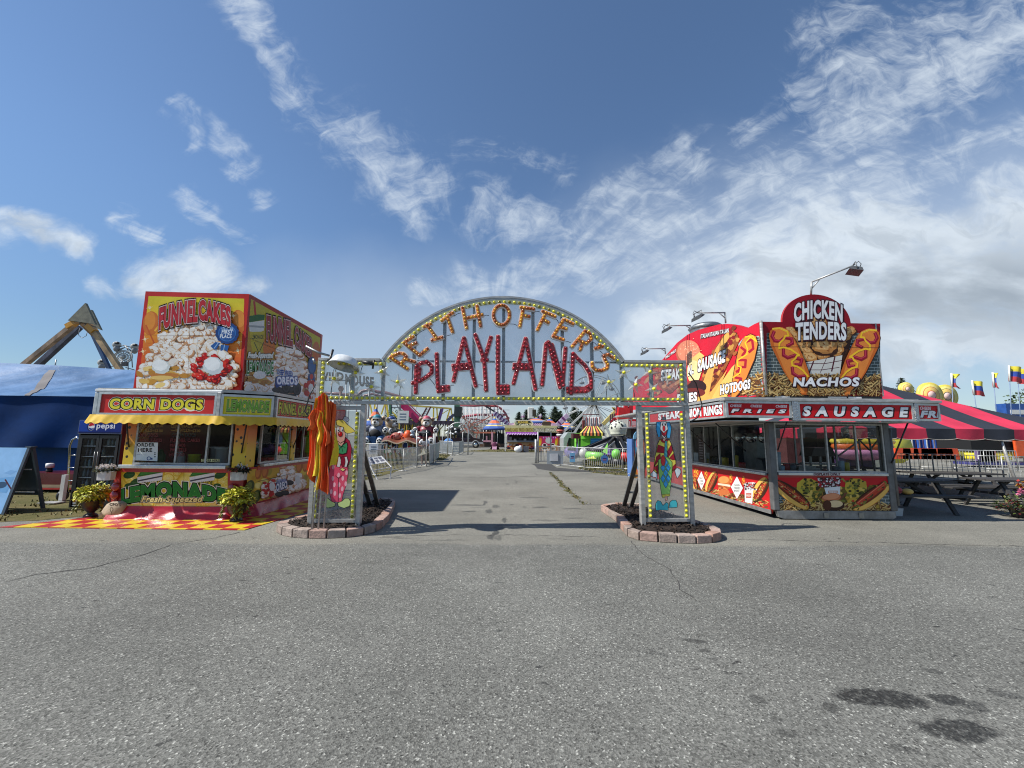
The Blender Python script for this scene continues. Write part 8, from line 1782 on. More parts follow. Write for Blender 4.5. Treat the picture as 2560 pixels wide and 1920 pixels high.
for k, (u0, u1)in enumerate(((738, 988), (995, 1168))):
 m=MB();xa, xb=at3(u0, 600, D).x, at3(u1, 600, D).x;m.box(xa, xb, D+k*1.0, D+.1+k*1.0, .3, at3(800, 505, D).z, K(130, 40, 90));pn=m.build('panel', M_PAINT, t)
 a=Art(lambda u, v, tt:(at3(u, v, D).x, D+k*1.0-tt, at3(u, v, D).z), (u0+3, u1-3, 508, 692), 5);g_=1.0 if k==0 else .45  # second panel's picture colours are darkened, shade painted into them
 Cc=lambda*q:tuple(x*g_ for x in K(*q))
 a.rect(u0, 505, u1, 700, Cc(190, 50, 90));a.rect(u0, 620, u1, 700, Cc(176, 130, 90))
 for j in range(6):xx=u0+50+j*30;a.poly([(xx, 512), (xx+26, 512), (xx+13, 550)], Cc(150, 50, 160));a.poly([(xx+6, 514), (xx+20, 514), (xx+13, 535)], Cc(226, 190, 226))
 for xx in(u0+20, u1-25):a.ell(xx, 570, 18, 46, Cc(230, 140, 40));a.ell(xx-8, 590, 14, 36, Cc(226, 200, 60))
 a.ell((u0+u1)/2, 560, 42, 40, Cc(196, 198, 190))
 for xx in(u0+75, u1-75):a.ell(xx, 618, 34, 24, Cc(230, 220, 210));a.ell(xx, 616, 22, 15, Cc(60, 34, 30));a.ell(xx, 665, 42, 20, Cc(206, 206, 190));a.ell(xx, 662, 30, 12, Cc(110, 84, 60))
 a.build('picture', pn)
q=G(*z3(478, 690));m=MB(K(70, 90, 84));m.lathe([(.34, 0), (.38, .95), (.4, .97), (.36, .98), (0, .9)], (q.x, q.y, 0), 18);tag(m.build('litter_bin', M_PAINT), 'dark green litter barrel before the purple stand', 'bin')
q=G(*z3(480, 708));m=MB(K(222, 224, 226));m.ball((q.x, q.y, .32), (.45, .4, .34), 12);m.ball((q.x+.2, q.y-.1, .5), (.2, .2, .24), 10);tag(m.build('rubbish_bag', M_CLOTH), 'white rubbish bag beside the green barrel', 'bag')
q=G(*z3(552, 708));m=MB();m.box(q.x-.5, q.x-.1, q.y, q.y+.5, 0, .7, K(150, 110, 80));m.box(q.x-.05, q.x+.5, q.y, q.y+.5, 0, .62, K(90, 92, 100));tag(m.build('crate_pair', M_MATTE), 'brown and grey crates before the purple stand', 'crates')
v0, v1=at3(605, 140, 70), at3(680, 285, 70);t=thing('light_box', 'tall white-framed light box sign above the purple stand', 'light box', ((v0.x+v1.x)/2, 70, 0))
m=MB();m.box(v0.x, v1.x, 70, 71.2, v1.z, v0.z, K(214, 214, 206));bx_=m.build('case', M_PAINT, t, .1);m=MB(K(60, 54, 36));m.box(v0.x+1.4, v1.x-.3, 69.98, 69.999, v1.z+.4, v0.z-.4);m.build('panel', M_PAINT, bx_);MB().box((v0.x+v1.x)/2-.4, (v0.x+v1.x)/2+.4, 70.2, 70.9, 0, v1.z).build('post', M_STEEL, t)
frame('scrambler_ride', 'pink and white ride arm slanting up in front of the firs', 'ride arm', [((945, 395), (1100, 238), .55, K(206, 180, 206), 'arm'), ((990, 350), (1005, 335), .6, K(120, 60, 120), 'stripe'), ((1040, 299), (1058, 281), .6, K(120, 60, 120), 'stripe'), ((960, 370), (1085, 245), .15, K(150, 60, 120), 'stripe'), ((1100, 238), (1240, 170), .18, K(214, 214, 206), 'rod'), ((1240, 170), (1190, 130), .18, K(214, 214, 206), 'rod')], 52, 1, PK, at3)
hubp=P(1483, 1008, 64)
fw=thing('big_wheel', 'white big wheel with hanging cars behind the gate', 'big wheel', (hubp.x, 64, 0))
m=MB(K(196, 198, 196));RW=70/1010*64
nW=16
for k in range(nW):
 A=2*math.pi*k/nW
 for yy in(63.6, 65.2):m.tube([(hubp.x, yy, hubp.z), (hubp.x+RW*math.cos(A), yy, hubp.z+RW*math.sin(A))], .05, 5)
 m.tube([(hubp.x+RW*math.cos(A), 63.6, hubp.z+RW*math.sin(A)), (hubp.x+RW*math.cos(A), 65.2, hubp.z+RW*math.sin(A))], .05, 5)
m.build('spokes', M_TUBE, fw)
for yy in(63.6, 65.2):m=MB(K(150, 152, 154));m.tube([(hubp.x+RW*math.cos(2*math.pi*k/48), yy, hubp.z+RW*math.sin(2*math.pi*k/48))for k in range(48)], .06, 5, None, True);m.build('rim', M_TUBE, fw)
m=MB(K(120, 124, 126));m.tube([(hubp.x, 63.2, hubp.z), (hubp.x, 65.8, hubp.z)], .5, 12);m.build('hub', M_TUBE, fw)
for k in range(nW):
 A=2*math.pi*k/nW;c=Vector((hubp.x+RW*math.cos(A), 64.4, hubp.z+RW*math.sin(A)-.75));m=MB(K(150, 154, 156));m.lathe([(.0, -.32), (.36, -.22), (.46, .02), (.42, .1)], c, 12);m.tube([c+Vector((0, 0, .1)), c+Vector((0, 0, .72))], .05, 5);m.build('gondola', M_TUBE, fw)
for a_, b_ in((1235, 390), (1180, 330), (1340, 400), (1560, 330), (1520, 330)):
 e=at3(a_, b_, 63);e.z=0 if False else e.z;m=MB(K(206, 206, 200));m.bar((hubp.x, 63.1, hubp.z), (hubp.x+(e.x-hubp.x)*hubp.z/max(hubp.z-e.z, .1), 63.1, 0), .3, .3);m.build('leg', M_TUBE, fw)
frame('gold_arm', 'yellow ride arm with a fan of prongs right of the wheel', 'ride arm', [((1545, 355), (1700, 195), .45), ((1560, 360), (1712, 210), .25)]+[((1700, 200), (1660+k*12, 140+(k%2)*14), .16)for k in range(4)]+[((1530, 365), (1480, 380), .35, K(90, 90, 100))], 58, .4, K(206, 186, 110), at3)
v0, v1=at3(1315, 262, 56), at3(1490, 380, 56);m=MB();m.grid(lambda u, v:(v0.x+(v1.x-v0.x)*u, 56-.12*math.cos(u*44), v0.z+(v1.z-v0.z)*v), 56, 1, K(226, 226, 228));t=thing('corrugated_screen', 'white corrugated screen with dark posts above the green booth', 'screen', ((v0.x+v1.x)/2, 56, 0));m.build('sheet', M_PAINT, t)
m=MB(K(110, 44, 40))
for k in range(6):x=v0.x-.3+(v1.x-v0.x+.4)*k/5;m.tube([(x, 55.6, 0), (x, 55.6, v0.z-(0 if k else 0))], .06, 5)
m.tube([(v0.x-.3, 55.6, v1.z+1.6), (v1.x, 55.6, v1.z+1.6)], .06, 5);m.box(v0.x-.4, v0.x-.1, 55.5, 55.9, 0, v0.z-.5);m.build('posts', M_TUBE, t)
frame('red_tower', 'red lattice ride tower beside the right pillar', 'ride tower', [((1830, 60), (1835, 400), .45), ((1895, 60), (1890, 400), .45)]+[((1830, 90+k*40), (1893, 130+k*40), .18)for k in range(5)]+[((1893, 90+k*40), (1830, 130+k*40), .18)for k in range(5)]+[((1720, 215), (1860, 225), 1.4, K(206, 34, 36), 'platform'), ((1715, 215), (1712, 330), .3), ((1640, 330), (1720, 240), .2), ((1735, 240), (1760, 360), .6, K(226, 214, 206), 'panel'), ((1800, 250), (1860, 370), .3), ((1720, 60), (1722, 210), .25, K(110, 70, 80)), ((1640, 230), (1640, 420), .15, K(90, 60, 70)), ((1665, 225), (1665, 420), .15, K(90, 60, 70)), ((1690, 220), (1690, 420), .15, K(90, 60, 70))], 50, .3, K(176, 34, 44), at3)
D=30.0;t=thing('distant_trailer', 'red and silver trailer top with a white-barred sign behind the dotted dome', 'trailer', (at3(1940, 330, D).x, D, 0))
v0, v1=at3(1862, 285, D), at3(2140, 405, D);m=MB();m.box(v0.x, v1.x, D, D+3, v1.z, v0.z, K(150, 148, 144));m.box(v0.x+.5, v1.x, D+1, D+3, .2, v1.z-.002, K(34, 30, 36));bb=m.build('body', M_PAINT, t)
a=Art(lambda u, v, tt:(at3(u, v, D).x, D-tt, at3(u, v, D).z));a.rect(1870, 300, 1895, 395, K(200, 26, 40));a.rect(1908, 292, 1985, 388, K(206, 34, 44));
for k in range(6):a.rect(1914+k*11, 315, 1920+k*11, 372, K(232, 226, 226))
a.line([(1880, 320), (1884, 390)], 8, K(230, 226, 226));a.build('sign', bb)
D=36.0;v0, v1=at3(1045, 455, D), at3(1240, 560, D);t=thing('camper_van', 'pale grey camper van roof behind the printed panel wing', 'van', ((v0.x+v1.x)/2, D, 0))
m=MB();ww=v1.x-v0.x;m.prism([(v0.x, .4), (v0.x, v0.z-.5), (v0.x+.4, v0.z), (v1.x-.2, v0.z), (v1.x, v0.z-.2), (v1.x, .4)], lambda u, v, tt:(u, tt, v), D, D+2.2, K(150, 156, 156));m.build('body', M_PAINT, t, .05);m=MB();m.prism([(v0.x+.3, v0.z-1.2), (v0.x+.5, v0.z-.5), (v1.x-.3, v0.z-.5), (v1.x-.3, v0.z-1.2)], lambda u, v, tt:(u, tt, v), D-.02, D-.001);m.build('window', mat('dark_glass', (.012, .014, .016), .06), t)
for x in(v0.x+.6, v1.x-.6):w=MB();w.lathe([(0, -.1), (.36, -.1), (.36, .1), (0, .1)], (x, D+.1, .36), 16, None, 'y');w.build('wheel', M_BLACK, t)
v0, v1=at3(1172, 535, 33), at3(1300, 690, 33);m=MB(K(70, 18, 22));m.box(v0.x, v1.x, 33, 34, v1.z+1.4, v0.z);m.box(v0.x+.4, v1.x-.4, 33.1, 33.9, 0, v1.z+1.4, K(30, 12, 14));tag(m.build('maroon_trolley', M_PAINT), 'dark maroon boxy trolley left of the green booth', 'trolley')
q=at3(1012, 455, 42);m=MB();m.ball((q.x, 42, q.z+.45), (.42, .4, .2), 12, K(30, 26, 26));m.ball((q.x, 42, q.z+.16), (.45, .4, .16), 12, K(206, 110, 96));m.ball((q.x, 42, q.z-.08), (.46, .4, .1), 12, K(90, 40, 30));m.ball((q.x, 42, q.z-.28), (.45, .4, .18), 12, K(226, 224, 220));m.tube([(q.x, 42.1, 0), (q.x, 42.1, q.z-.3)], .1, 6, K(80, 80, 80));tag(m.build('burger_sign', M_PAINT), 'round burger-like layered sign on a pole beside the grey van', 'sign')
D=33.0;v0, v1=at3(1268, 465, D), at3(1535, 640, D);zr=at3(1480, 375, D).z;xe=at3(1640, 470, D+1).x
t=thing('lime_booth', 'lime green ticket booth with yellow, black and orange striped awning roof', 'booth', ((v0.x+v1.x)/2, D, 0))
m=MB(K(110, 196, 50));m.box(v0.x, v1.x, D, D+3.2, .1, v0.z);m.build('walls', M_CLOTH, t)
m=MB(K(120, 206, 60));m.grid(lambda u, v:(v0.x-.02+(v1.x-v0.x)*u, D-.02-.05*math.sin(u*9), v0.z-(v0.z-at3(1400, 540, D).z)*v), 20, 2);m.build('flap', M_CLOTH, t)
a=Art(lambda u, v, tt:(at3(u, v, D-.1).x, D-.1-tt, at3(u, v, D-.1).z));a.rect(1390, 535, 1525, 640, K(70, 150, 196))
for k in range(5):a.rect(1392, 545+k*20, 1523, 551+k*20, K(30, 84, 130))
a.build('blue_shutter', t)
m=MB();n=14;SC_=[K(226, 206, 90), K(24, 20, 20), K(226, 120, 70), K(24, 20, 20)]
for i in range(n):
 xa, xb=v0.x-.15+(v1.x-v0.x+.3)*i/n, v0.x-.15+(v1.x-v0.x+.3)*(i+1)/n;sh=(v1.x-v0.x)*.38
 def tp(x):f=(x-v0.x)/(v1.x-v0.x);return(v0.x+(v1.x-v0.x)*(.45+.5*f), D+1.2, zr)
 m.add([(xa, D-.3, v0.z), (xb, D-.3, v0.z), tp(xb), tp(xa)], [(0, 1, 2, 3)], SC_[i%4], False);m.add([(xa, D-.31, v0.z-.22), (xb, D-.31, v0.z-.22), (xb, D-.3, v0.z), (xa, D-.3, v0.z)], [(0, 1, 2, 3)], SC_[i%4], False)
for i in range(n):
 ya_, yb_=D-.3+3.6*i/n, D-.3+3.6*(i+1)/n
 m.add([(v1.x+.15, ya_, v0.z), (v1.x+.15, yb_, v0.z), (v1.x-.1, D+1.2+(yb_-D)*.3, zr), (v1.x-.1, D+1.2+(ya_-D)*.3, zr)], [(0, 1, 2, 3)], SC_[i%4], False)
m.build('awning_roof', M_CLOTH, t)
D=26.0;c=at3(1735, 400, D);z_b=at3(1735, 492, D).z;R=(at3(1845, 400, D).x-at3(1625, 400, D).x)/2
dr_=thing('dome_ride', 'ride of painted cars under a white spotted mushroom dome', 'ride', (c.x, D, 0))
prof=[(R*.82, z_b), (R*.90, z_b+.08), (R*.88, z_b+.14)]+[(R*math.cos(t), c.z-.05+R*.93*math.sin(t))for t in[-.35+(math.pi/2+.35)*k/12 for k in range(13)]]
m=MB();m.lathe(prof, (c.x, D, 0), 32, K(206, 208, 190));m.c=(.012, .012, .012);rz_=random.Random(2)
for i in range(46):
 A, ph=rz_.random()*6.283, rz_.uniform(-.15, 1.3);o=Vector((math.cos(A)*math.cos(ph), math.sin(A)*math.cos(ph), math.sin(ph)*.93));b=Vector((c.x, D, c.z-.05))+o*R*1.004;s=rz_.choice([.03, .04, .07, .1])*.9
 e=o.cross(Vector((0, 0, 1))).normalized()*s;g_=e.cross(o).normalized()*s;m.add([b+e*math.cos(k*.785)+g_*math.sin(k*.785)for k in range(8)], [tuple(range(8))], m.c, False)
m.build('dome', M_FUR, dr_)
m=MB((.014, .014, .016));m.lathe([(R*.8, z_b-.02), (.5, z_b-.3), (.5, .3), (1.0, .0)], (c.x, D, 0), 20);m.build('column', M_PAINT, dr_)
cols=[K(120, 206, 80), K(196, 30, 36), K(110, 90, 150), K(150, 196, 90), K(206, 60, 50), K(90, 80, 140), K(140, 210, 100), K(200, 40, 44), K(120, 100, 160), K(110, 190, 90)]
RP=3.15
for k in range(10):
 A=2*math.pi*k/10+.22;o=Vector((math.cos(A), math.sin(A), 0));e=Vector((c.x, D, .62))+o*RP
 m=MB();m.bar(Vector((c.x, D, z_b-.15))+o*.5, e-o*.4+Vector((0, 0, .12)), .14, .16, (.016, .016, .018));m.bar(Vector((c.x, D, z_b-.4))+o*.45, e-o*.5+Vector((0, 0, .0)), .06, .06, K(190, 192, 196));m.build('arm', M_PAINT, dr_)
 m=MB(cols[k]);rt_=Matrix.Rotation(A+math.pi/2, 3, 'Z');m.ball(e, (.62, .36, .32), 16, cols[k], None, rt_);m.ball(e+rt_@Vector((-.72, 0, .12)), (.28, .26, .3), 12, cols[(k+3)%10]if k%2 else K(206, 206, 200), None, rt_);m.ball(e+Vector((0, 0, .30)), (.5, .3, .12), 12, K(30, 26, 30), None, rt_)
 for sg_ in(-1, 1):m.add([e+rt_@Vector((.1, sg_*.3, .0)), e+rt_@Vector((.55, sg_*.85, -.12)), e+rt_@Vector((-.1, sg_*.85, -.14))], [(0, 1, 2)], K(206, 206, 90)if k%3==0 else cols[k], False)
 m.add([e+rt_@Vector((.5, 0, .25)), e+rt_@Vector((.85, 0, .75)), e+rt_@Vector((.8, 0, .1))], [(0, 1, 2)], cols[k], False)
 m.build('ride_car', M_FUR, dr_)
GRF='wavy fence panels round the dome ride'
wf=[G(*z3(*q))for q in((905, 845), (1008, 882), (1320, 925), (1800, 945), (1945, 948), (2250, 955))]
for i, (p, q)in enumerate(zip(wf, wf[1:])):barrier(p, q, 1.12, 'fence panel with wavy bars round the spotted dome ride', GRF, .10 if i else .4, .045 if i else 0, .02)
gA, gB=G(*z3(730, 845)), G(*z3(890, 840));t=thing('ride_gate', 'open steel gate frame at the left corner of the dome ride fence', 'gate', gA)
m=MB();zt2=P(*z3(730, 452), gA.y).z
m.tube([(gA.x, gA.y, 0), (gA.x, gA.y, zt2), (gB.x, gB.y, zt2), (gB.x, gB.y, 0)], .045, 7);m.tube([(gA.x, gA.y, 1.05), (gB.x, gB.y, 1.05)], .03, 6);m.tube([(gA.x-.15, gA.y, 0), (gA.x-.15, gA.y, 1.5)], .07, 7);m.tube([(gA.x, gA.y, .12), (gB.x, gB.y, .12)], .03, 6)
for k in range(9):b=gA.lerp(gB, (k+.5)/9);m.tube([(b.x, b.y, .12), (b.x, b.y, .9)], .014, 4)
m.build('frame', M_FENCE, t)
for a_, b_, pts, cl_, lb in((1160, 772, 4, K(110, 170, 206), 'light blue rectangular sign on the wavy fence'), (1565, 795, 8, K(70, 120, 180), 'blue octagonal sign on the wavy fence')):
 D=18.3 if pts==8 else 18.9;q=at3(a_, b_, D);m=MB(cl_);w_, h2_=(.125, .21)if pts==4 else(.17, .20)
 o_=[(q.x-w_, q.z-h2_), (q.x+w_, q.z-h2_), (q.x+w_*.9, q.z+h2_), (q.x-w_*.9, q.z+h2_)]if pts==4 else[(q.x+w_*math.cos(k*.785+.39), q.z+h2_*math.sin(k*.785+.39))for k in range(8)]
 m.prism(o_, lambda u, v, tt:(u, tt, v), D-.02, D);m.box(q.x-.08, q.x+.08, D-.026, D-.0205, q.z+.02, q.z+.06, K(50, 60, 110));m.box(q.x-.09, q.x+.07, D-.026, D-.0205, q.z-.04, q.z-.015, K(196, 110, 130));tag(m.build('fence_sign', M_PAINT), lb, 'sign')
m=MB(K(60, 100, 140));q=at3(955, 760, 20.2);m.box(q.x-.45, q.x+.35, 20.2, 20.23, .35, 1.0, K(150, 160, 166));m.box(q.x-.3, q.x+.1, 20.17, 20.199, .5, .85, K(196, 200, 204));tag(m.build('notice_board', M_PAINT), 'grey notice panel on the corner of the wavy fence', 'notice')
gR=G(*z3(1945, 1032));D=gR.y;t=thing('striped_flap_booth', 'upright booth of blue, pink, orange and yellow cloth beside the right pillar', 'booth', (gR.x, D, 0))
c_=[K(196, 170, 50), K(222, 140, 50), K(90, 160, 210), K(214, 90, 110), K(206, 110, 60)]
def fl_(u, v):
 xt0, xt1, xb0, xb1=at3(1928, 540, D).x, at3(2060, 540, D).x, at3(1938, 1030, D).x, at3(2110, 1030, D).x;x=(xt0+(xt1-xt0)*u)*(1-v)+(xb0+(xb1-xb0)*u)*v
 return(x, D+.02*math.sin(u*9), at3(1940, 540+490*v, D).z)
m=MB();m.grid(fl_, 20, 14, None, lambda u, v:c_[2]if u<.3-.0*v+.25*(v-.3)and u>.5*(v-.15)*.9 else(c_[1]if u<.35*v*.9 and v>.4 and u>.18*v else(c_[0]if u<.18*v else c_[3]))if u<.62 else c_[4]);m.build('cloth', M_CLOTH, t)
xa, xb=at3(1928, 540, D).x, at3(2060, 540, D).x;zz0=at3(1940, 540, D).z
m=MB(K(120, 180, 220));m.prism([(xa+(xb-xa)*(.5-.5*math.cos(th)), zz0+.34*math.sin(th))for th in[math.pi*k/12 for k in range(13)]], lambda u, v, tt:(u, tt, v), D, D+.05);m.build('arch_top', M_CLOTH, t)
m=MB((.02, .02, .024));m.prism([(xa+.12+(xb-xa-.24)*(.5-.5*math.cos(th)), zz0+.22*math.sin(th))for th in[math.pi*k/12 for k in range(13)]], lambda u, v, tt:(u, tt, v), D-.012, D-.002);m.build('arch_opening', M_MATTE, t)
m=MB(K(70, 110, 170));m.box(xa+.02, xb-.02, D+.3, D+1.0, 0, zz0);m.build('body', M_CLOTH, t)
tag(MB(K(70, 70, 70)).tube([at3(1860, 1010, D-.3), at3(1850, 985, D-.3), at3(1930, 960, D-.3), at3(1930, 1035, D-.3), at3(1860, 1010, D-.3)], .016, 5).build('kick_stand', M_STEEL), 'thin dark wire stand on the lane beside the striped booth', 'stand')
# -- left skyline rides
def frame1(name, label, segs, D):return frame(name, label, 'ride', segs, D, .5, K(150, 120, 90), lambda a, b, d:P(*z1(a, b), d))
D=42.0
pr=thing('pendulum_ride', 'tall A-frame pendulum ride with grey triangular top plates', 'ride', (P(*z1(1070, 500), D).x, D, 0))
def legq(p, q, d0, d1, w, col, nm='leg'):
 a_, b_=P(*z1(*p), d0), P(*z1(*q), d1);f=a_.z/(a_.z-b_.z);e=a_+(b_-a_)*f;m=MB(col);m.bar(a_, e, w, w);return m.build(nm, mat('weathered_paint', None, .6, var=.6, vscale=1.2, aniso=(1, 1, .5)), pr)
legq((930, 560), (310, 1060), D, D, .42, K(150, 126, 104));legq((1000, 590), (490, 1060), D+5, D+5, .52, K(60, 66, 86));legq((1150, 590), (1510, 1130), D, D, .46, K(166, 140, 104));legq((1140, 620), (1380, 1130), D+5, D+5, .34, K(24, 66, 110))
for seg in(((850, 590), (960, 530)), ((1110, 570), (1190, 650))):m=MB(K(196, 140, 40));m.bar(P(*z1(*seg[0]), D-.1), P(*z1(*seg[1]), D-.1), .5, .5);m.build('collar', M_PAINT, pr)
for tri, dd in(([(850, 508), (1070, 288), (1195, 555), (1000, 525)], D-.6), ([(1070, 440), (1145, 373), (1268, 628), (1195, 600)], D+5.6)):
 m=MB(K(112, 112, 98));pq=[P(*z1(*q), dd)for q in tri];m.prism([(v.x, v.z)for v in pq], lambda u, v, tt:(u, tt, v), dd, dd+.25);m.build('top_plate', mat('grey_plate', None, .7, var=.4, vscale=2), pr)
m=MB(K(70, 60, 50));v=P(*z1(1060, 545), D+2.5);m.tube([(v.x, D+2, v.z), (v.x, D+3, v.z)], .3, 10);m.build('axle', M_PAINT, pr);m=MB(K(120, 90, 50));m.bar(P(*z1(1030, 560), D), P(*z1(1170, 690), D+2), .25);m.build('strut', M_PAINT, pr)
m=MB(K(110, 120, 130));m.tube([P(*z1(*q), D+2)for q in((1000, 610), (985, 690), (1030, 730), (1085, 700), (1095, 650))], .03, 5);m.build('hanging_cable', M_PAINT, pr)
D=60.0;zp=thing('cage_ride', 'grey wheel ride with open cage cars behind the blue tent', 'ride', (P(*z1(1545, 970), D).x, D, 0))
cq=P(*z1(1545, 968), D);RR=115*.1989/1010*60
m=MB(K(170, 172, 170))
for R_ in(RR, RR*.82, RR*.55):m.tube([(cq.x+R_*math.cos(2*math.pi*k/32), D, cq.z+R_*.72*math.sin(2*math.pi*k/32))for k in range(32)], .08, 6, None, True)
for k in range(16):A=k*math.pi/8;m.tube([(cq.x+.25*math.cos(A), D, cq.z+.2*math.sin(A)), (cq.x+RR*math.cos(A), D, cq.z+RR*.72*math.sin(A))], .06, 5)
m.ball((cq.x, D, cq.z), (.35, .3, .3), 10);m.build('drum', M_TUBE, zp)
m=MB(K(120, 124, 128))
for s_ in([(1480, 850), (1560, 820), (1660, 850)], [(1480, 880), (1580, 840), (1670, 900)], [(1580, 830), (1620, 910)], [(1590, 840), (1650, 900)], [(1440, 930), (1590, 830)], [(1530, 1000), (1535, 1400)], [(1610, 1000), (1610, 1400)], [(1250, 1120), (1340, 1090), (1500, 1080)], [(1580, 1100), (1690, 1130), (1720, 1180)], [(1650, 900), (1665, 1100)]):m.tube([P(*z1(*q), D)for q in s_], .07, 5)
m.build('boom', M_TUBE, zp)
for q_ in((1465, 835), (1690, 860), (1280, 1060)):
 v=P(*z1(*q_), D);m=MB(K(160, 162, 160));m.ball((v.x, D, v.z+.25), (.55, .5, .5), 12);m.ball((v.x+.15, D-.1, v.z-.35), (.4, .4, .5), 10, K(130, 132, 134));m.ball((v.x+.3, D-.35, v.z+.45), (.4, .2, .2), 8, K(26, 26, 30));m.build('cage_car', M_TUBE, zp)
m=MB(K(40, 40, 44));v=P(*z1(1580, 1060), D);m.box(v.x-.4, v.x+.4, D-.3, D, v.z-.3, v.z+.3);m.build('motor', M_TUBE, zp)
# -- beyond the dining tent
def barrier7(a0, b0, a1, b1, lb, h=1.1, gp_='steel barriers behind the dining tent'):barrier(G(*z7(a0, b0)), G(*z7(a1, b1)), h, lb, gp_, .13, r=.022)
for i in range(6):barrier7(150+i*215, 1150+i*14, 150+(i+1)*215, 1150+(i+1)*14, 'shiny steel crowd barrier in the row behind the picnic tables')
for i in range(4):barrier7(150+i*300, 1068+i*8, 150+(i+1)*300, 1068+(i+1)*8, 'farther steel barrier before the blue cloth wall', 1.15, 'farther row of barriers by the blue cloth')
D=40.0;v0, v1=at7(190, 800, D), at7(710, 1000, D);m=MB(K(36, 86, 170));m.grid(lambda u, v:(v0.x+(v1.x-v0.x)*u, D+.25*math.sin(u*40), (v0.z+.6)*(1-v)), 80, 2);tag(m.build('cloth_wall', M_CLOTH), 'bright blue hanging cloth wall behind the barriers', 'cloth wall')
m=MB();rz_=random.Random(8);colr=[K(80, 60, 90), K(190, 190, 190), K(60, 30, 50), K(120, 110, 120)]
for i in range(14):v=at7(220+i*34, 1000, 36);m.bar((v.x, 36, 0), (v.x, 36, 1.8+1.6*rz_.random()), .07, .07, colr[i%4])
tag(m.build('rod_rack', M_TUBE), 'row of thin dark rods standing before the blue cloth', 'rods')
def blob_row(px_list, D, z0, h, w, cols_, name, lb, cat, gp_, bevel=.05):
 for i, (a_, b_)in enumerate(px_list):
  v=at7(a_, b_, D);m=MB(cols_[i%len(cols_)]);m.prism([(v.x-w, z0), (v.x+w, z0), (v.x+w*.86, z0+h), (v.x-w*.86, z0+h)], lambda u, v2, tt:(u, tt, v2), D, D+.4);m.box(v.x-w*.7, v.x+w*.7, D-.02, D+.0, z0+h*.35, z0+h*.5, K(236, 130, 90));tag(m.build(name, M_PAINT, None, bevel), lb, cat, gp_)
blob_row([(300, 1030), (370, 1030), (470, 1036), (540, 1036), (610, 1040), (690, 1040), (740, 1042)], 23, .62, .62, .52, [K(226, 80, 40), K(236, 96, 50), K(214, 70, 34)], 'orange_barrier', 'orange plastic safety barrier among the steel fences', 'barrier', 'orange plastic barriers')
D=33.0;t=thing('game_panel', 'yellow and orange painted panel with a round emblem behind the fence', 'panel', (at7(790, 900, D).x, D, 0));v0, v1=at7(715, 815, D), at7(880, 1010, D)
m=MB(K(226, 170, 60));m.box(v0.x, v1.x, D, D+.2, .3, v0.z+.5);pn=m.build('panel', M_PAINT, t);a=Art(lambda u, v, tt:(at7(u, v, D).x, D-tt, at7(u, v, D).z));a.rect(735, 820, 880, 990, K(232, 150, 50));a.ell(805, 895, 48, 62, K(190, 60, 60));a.ell(805, 890, 36, 46, K(170, 190, 206));a.ell(800, 890, 20, 24, K(226, 226, 222));a.ell(805, 930, 30, 12, K(190, 40, 70));a.rect(750, 960, 860, 1000, K(206, 206, 214));a.rect(716, 830, 730, 960, K(250, 226, 120));a.build('emblem', pn)
D=31.0;t=thing('box_truck', 'large black open-sided trailer above an olive base behind the fences', 'trailer', (at7(1080, 880, D).x, D, 0));v0, v1=at7(905, 800, D), at7(1290, 925, D)
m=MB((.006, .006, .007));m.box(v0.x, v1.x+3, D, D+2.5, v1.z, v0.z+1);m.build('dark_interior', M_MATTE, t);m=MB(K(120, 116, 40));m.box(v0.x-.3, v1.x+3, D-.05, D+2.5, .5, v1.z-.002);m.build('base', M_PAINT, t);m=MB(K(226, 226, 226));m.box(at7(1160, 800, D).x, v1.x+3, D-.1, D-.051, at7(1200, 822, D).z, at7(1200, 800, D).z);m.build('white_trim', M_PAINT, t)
m=MB(K(226, 90, 40));v=at7(1380, 870, D);m.box(v.x-.9, v.x+1.5, D-.3, D-.12, v.z-.9, v.z+.9);tag(m.build('orange_board', M_PAINT, None, .1), 'large orange panel at the right edge beyond the silver pole', 'panel')
D=26.0;t=thing('toy_car_ride', 'yellow kiddie ride car body behind the right fence', 'ride car', (at7(1180, 970, D).x, D, 0));v0, v1=at7(1050, 935, D), at7(1310, 1000, D)
m=MB(K(226, 206, 50));m.prism([(v0.x, v1.z), (v0.x, v0.z), (v0.x+.7*(v1.x-v0.x), v0.z-.02), (v1.x, v1.z+.35), (v1.x, v1.z)], lambda u, v, tt:(u, tt, v), D, D+1.3);m.build('body', M_FUR, t, .08);m=MB(K(110, 90, 60));m.box(v0.x+1.1, v0.x+1.9, D-.02, D-.001, v1.z+.3, v0.z-.2);m.box(v0.x+2.2, v0.x+3.0, D-.02, D-.001, v1.z+.3, v0.z-.25);m.build('window', M_PAINT, t);m=MB(K(60, 60, 120));m.box(v0.x-1, v1.x+1, D-.1, D+1.2, .3, v1.z-.3);m.build('base', M_PAINT, t)
m=MB();rz_=random.Random(5)
for i in range(9):v=at7(1010+i*16, 1030, 24);m.box(v.x-.14, v.x+.14, 24, 24.2, .5, 1.15, rz_.choice([K(176, 90, 80), K(206, 190, 150), K(110, 90, 130)]))
tag(m.build('prize_rail', M_PAINT), 'small row of reddish prizes on a rail behind the fence', 'prizes')
v=at7(215, 880, 30);m=MB(K(196, 190, 60));m.lathe([(0, 0), (1.15, 0), (1.2, .1), (1.15, .2), (0, .2)], (v.x, 30, v.z), 24, None, 'y');m.tube([(v.x, 30.1, 0), (v.x, 30.1, v.z-1)], .1, 6, K(90, 90, 60));tag(m.build('yellow_disc', M_PAINT), 'plain yellow round board beside the trailer corner', 'board')
D=24.0;t=thing('inflatable_float', 'orange, pink and yellow rounded ride body seen through the trailer windows', 'ride', (at7(-90, 850, D).x, D, 0))
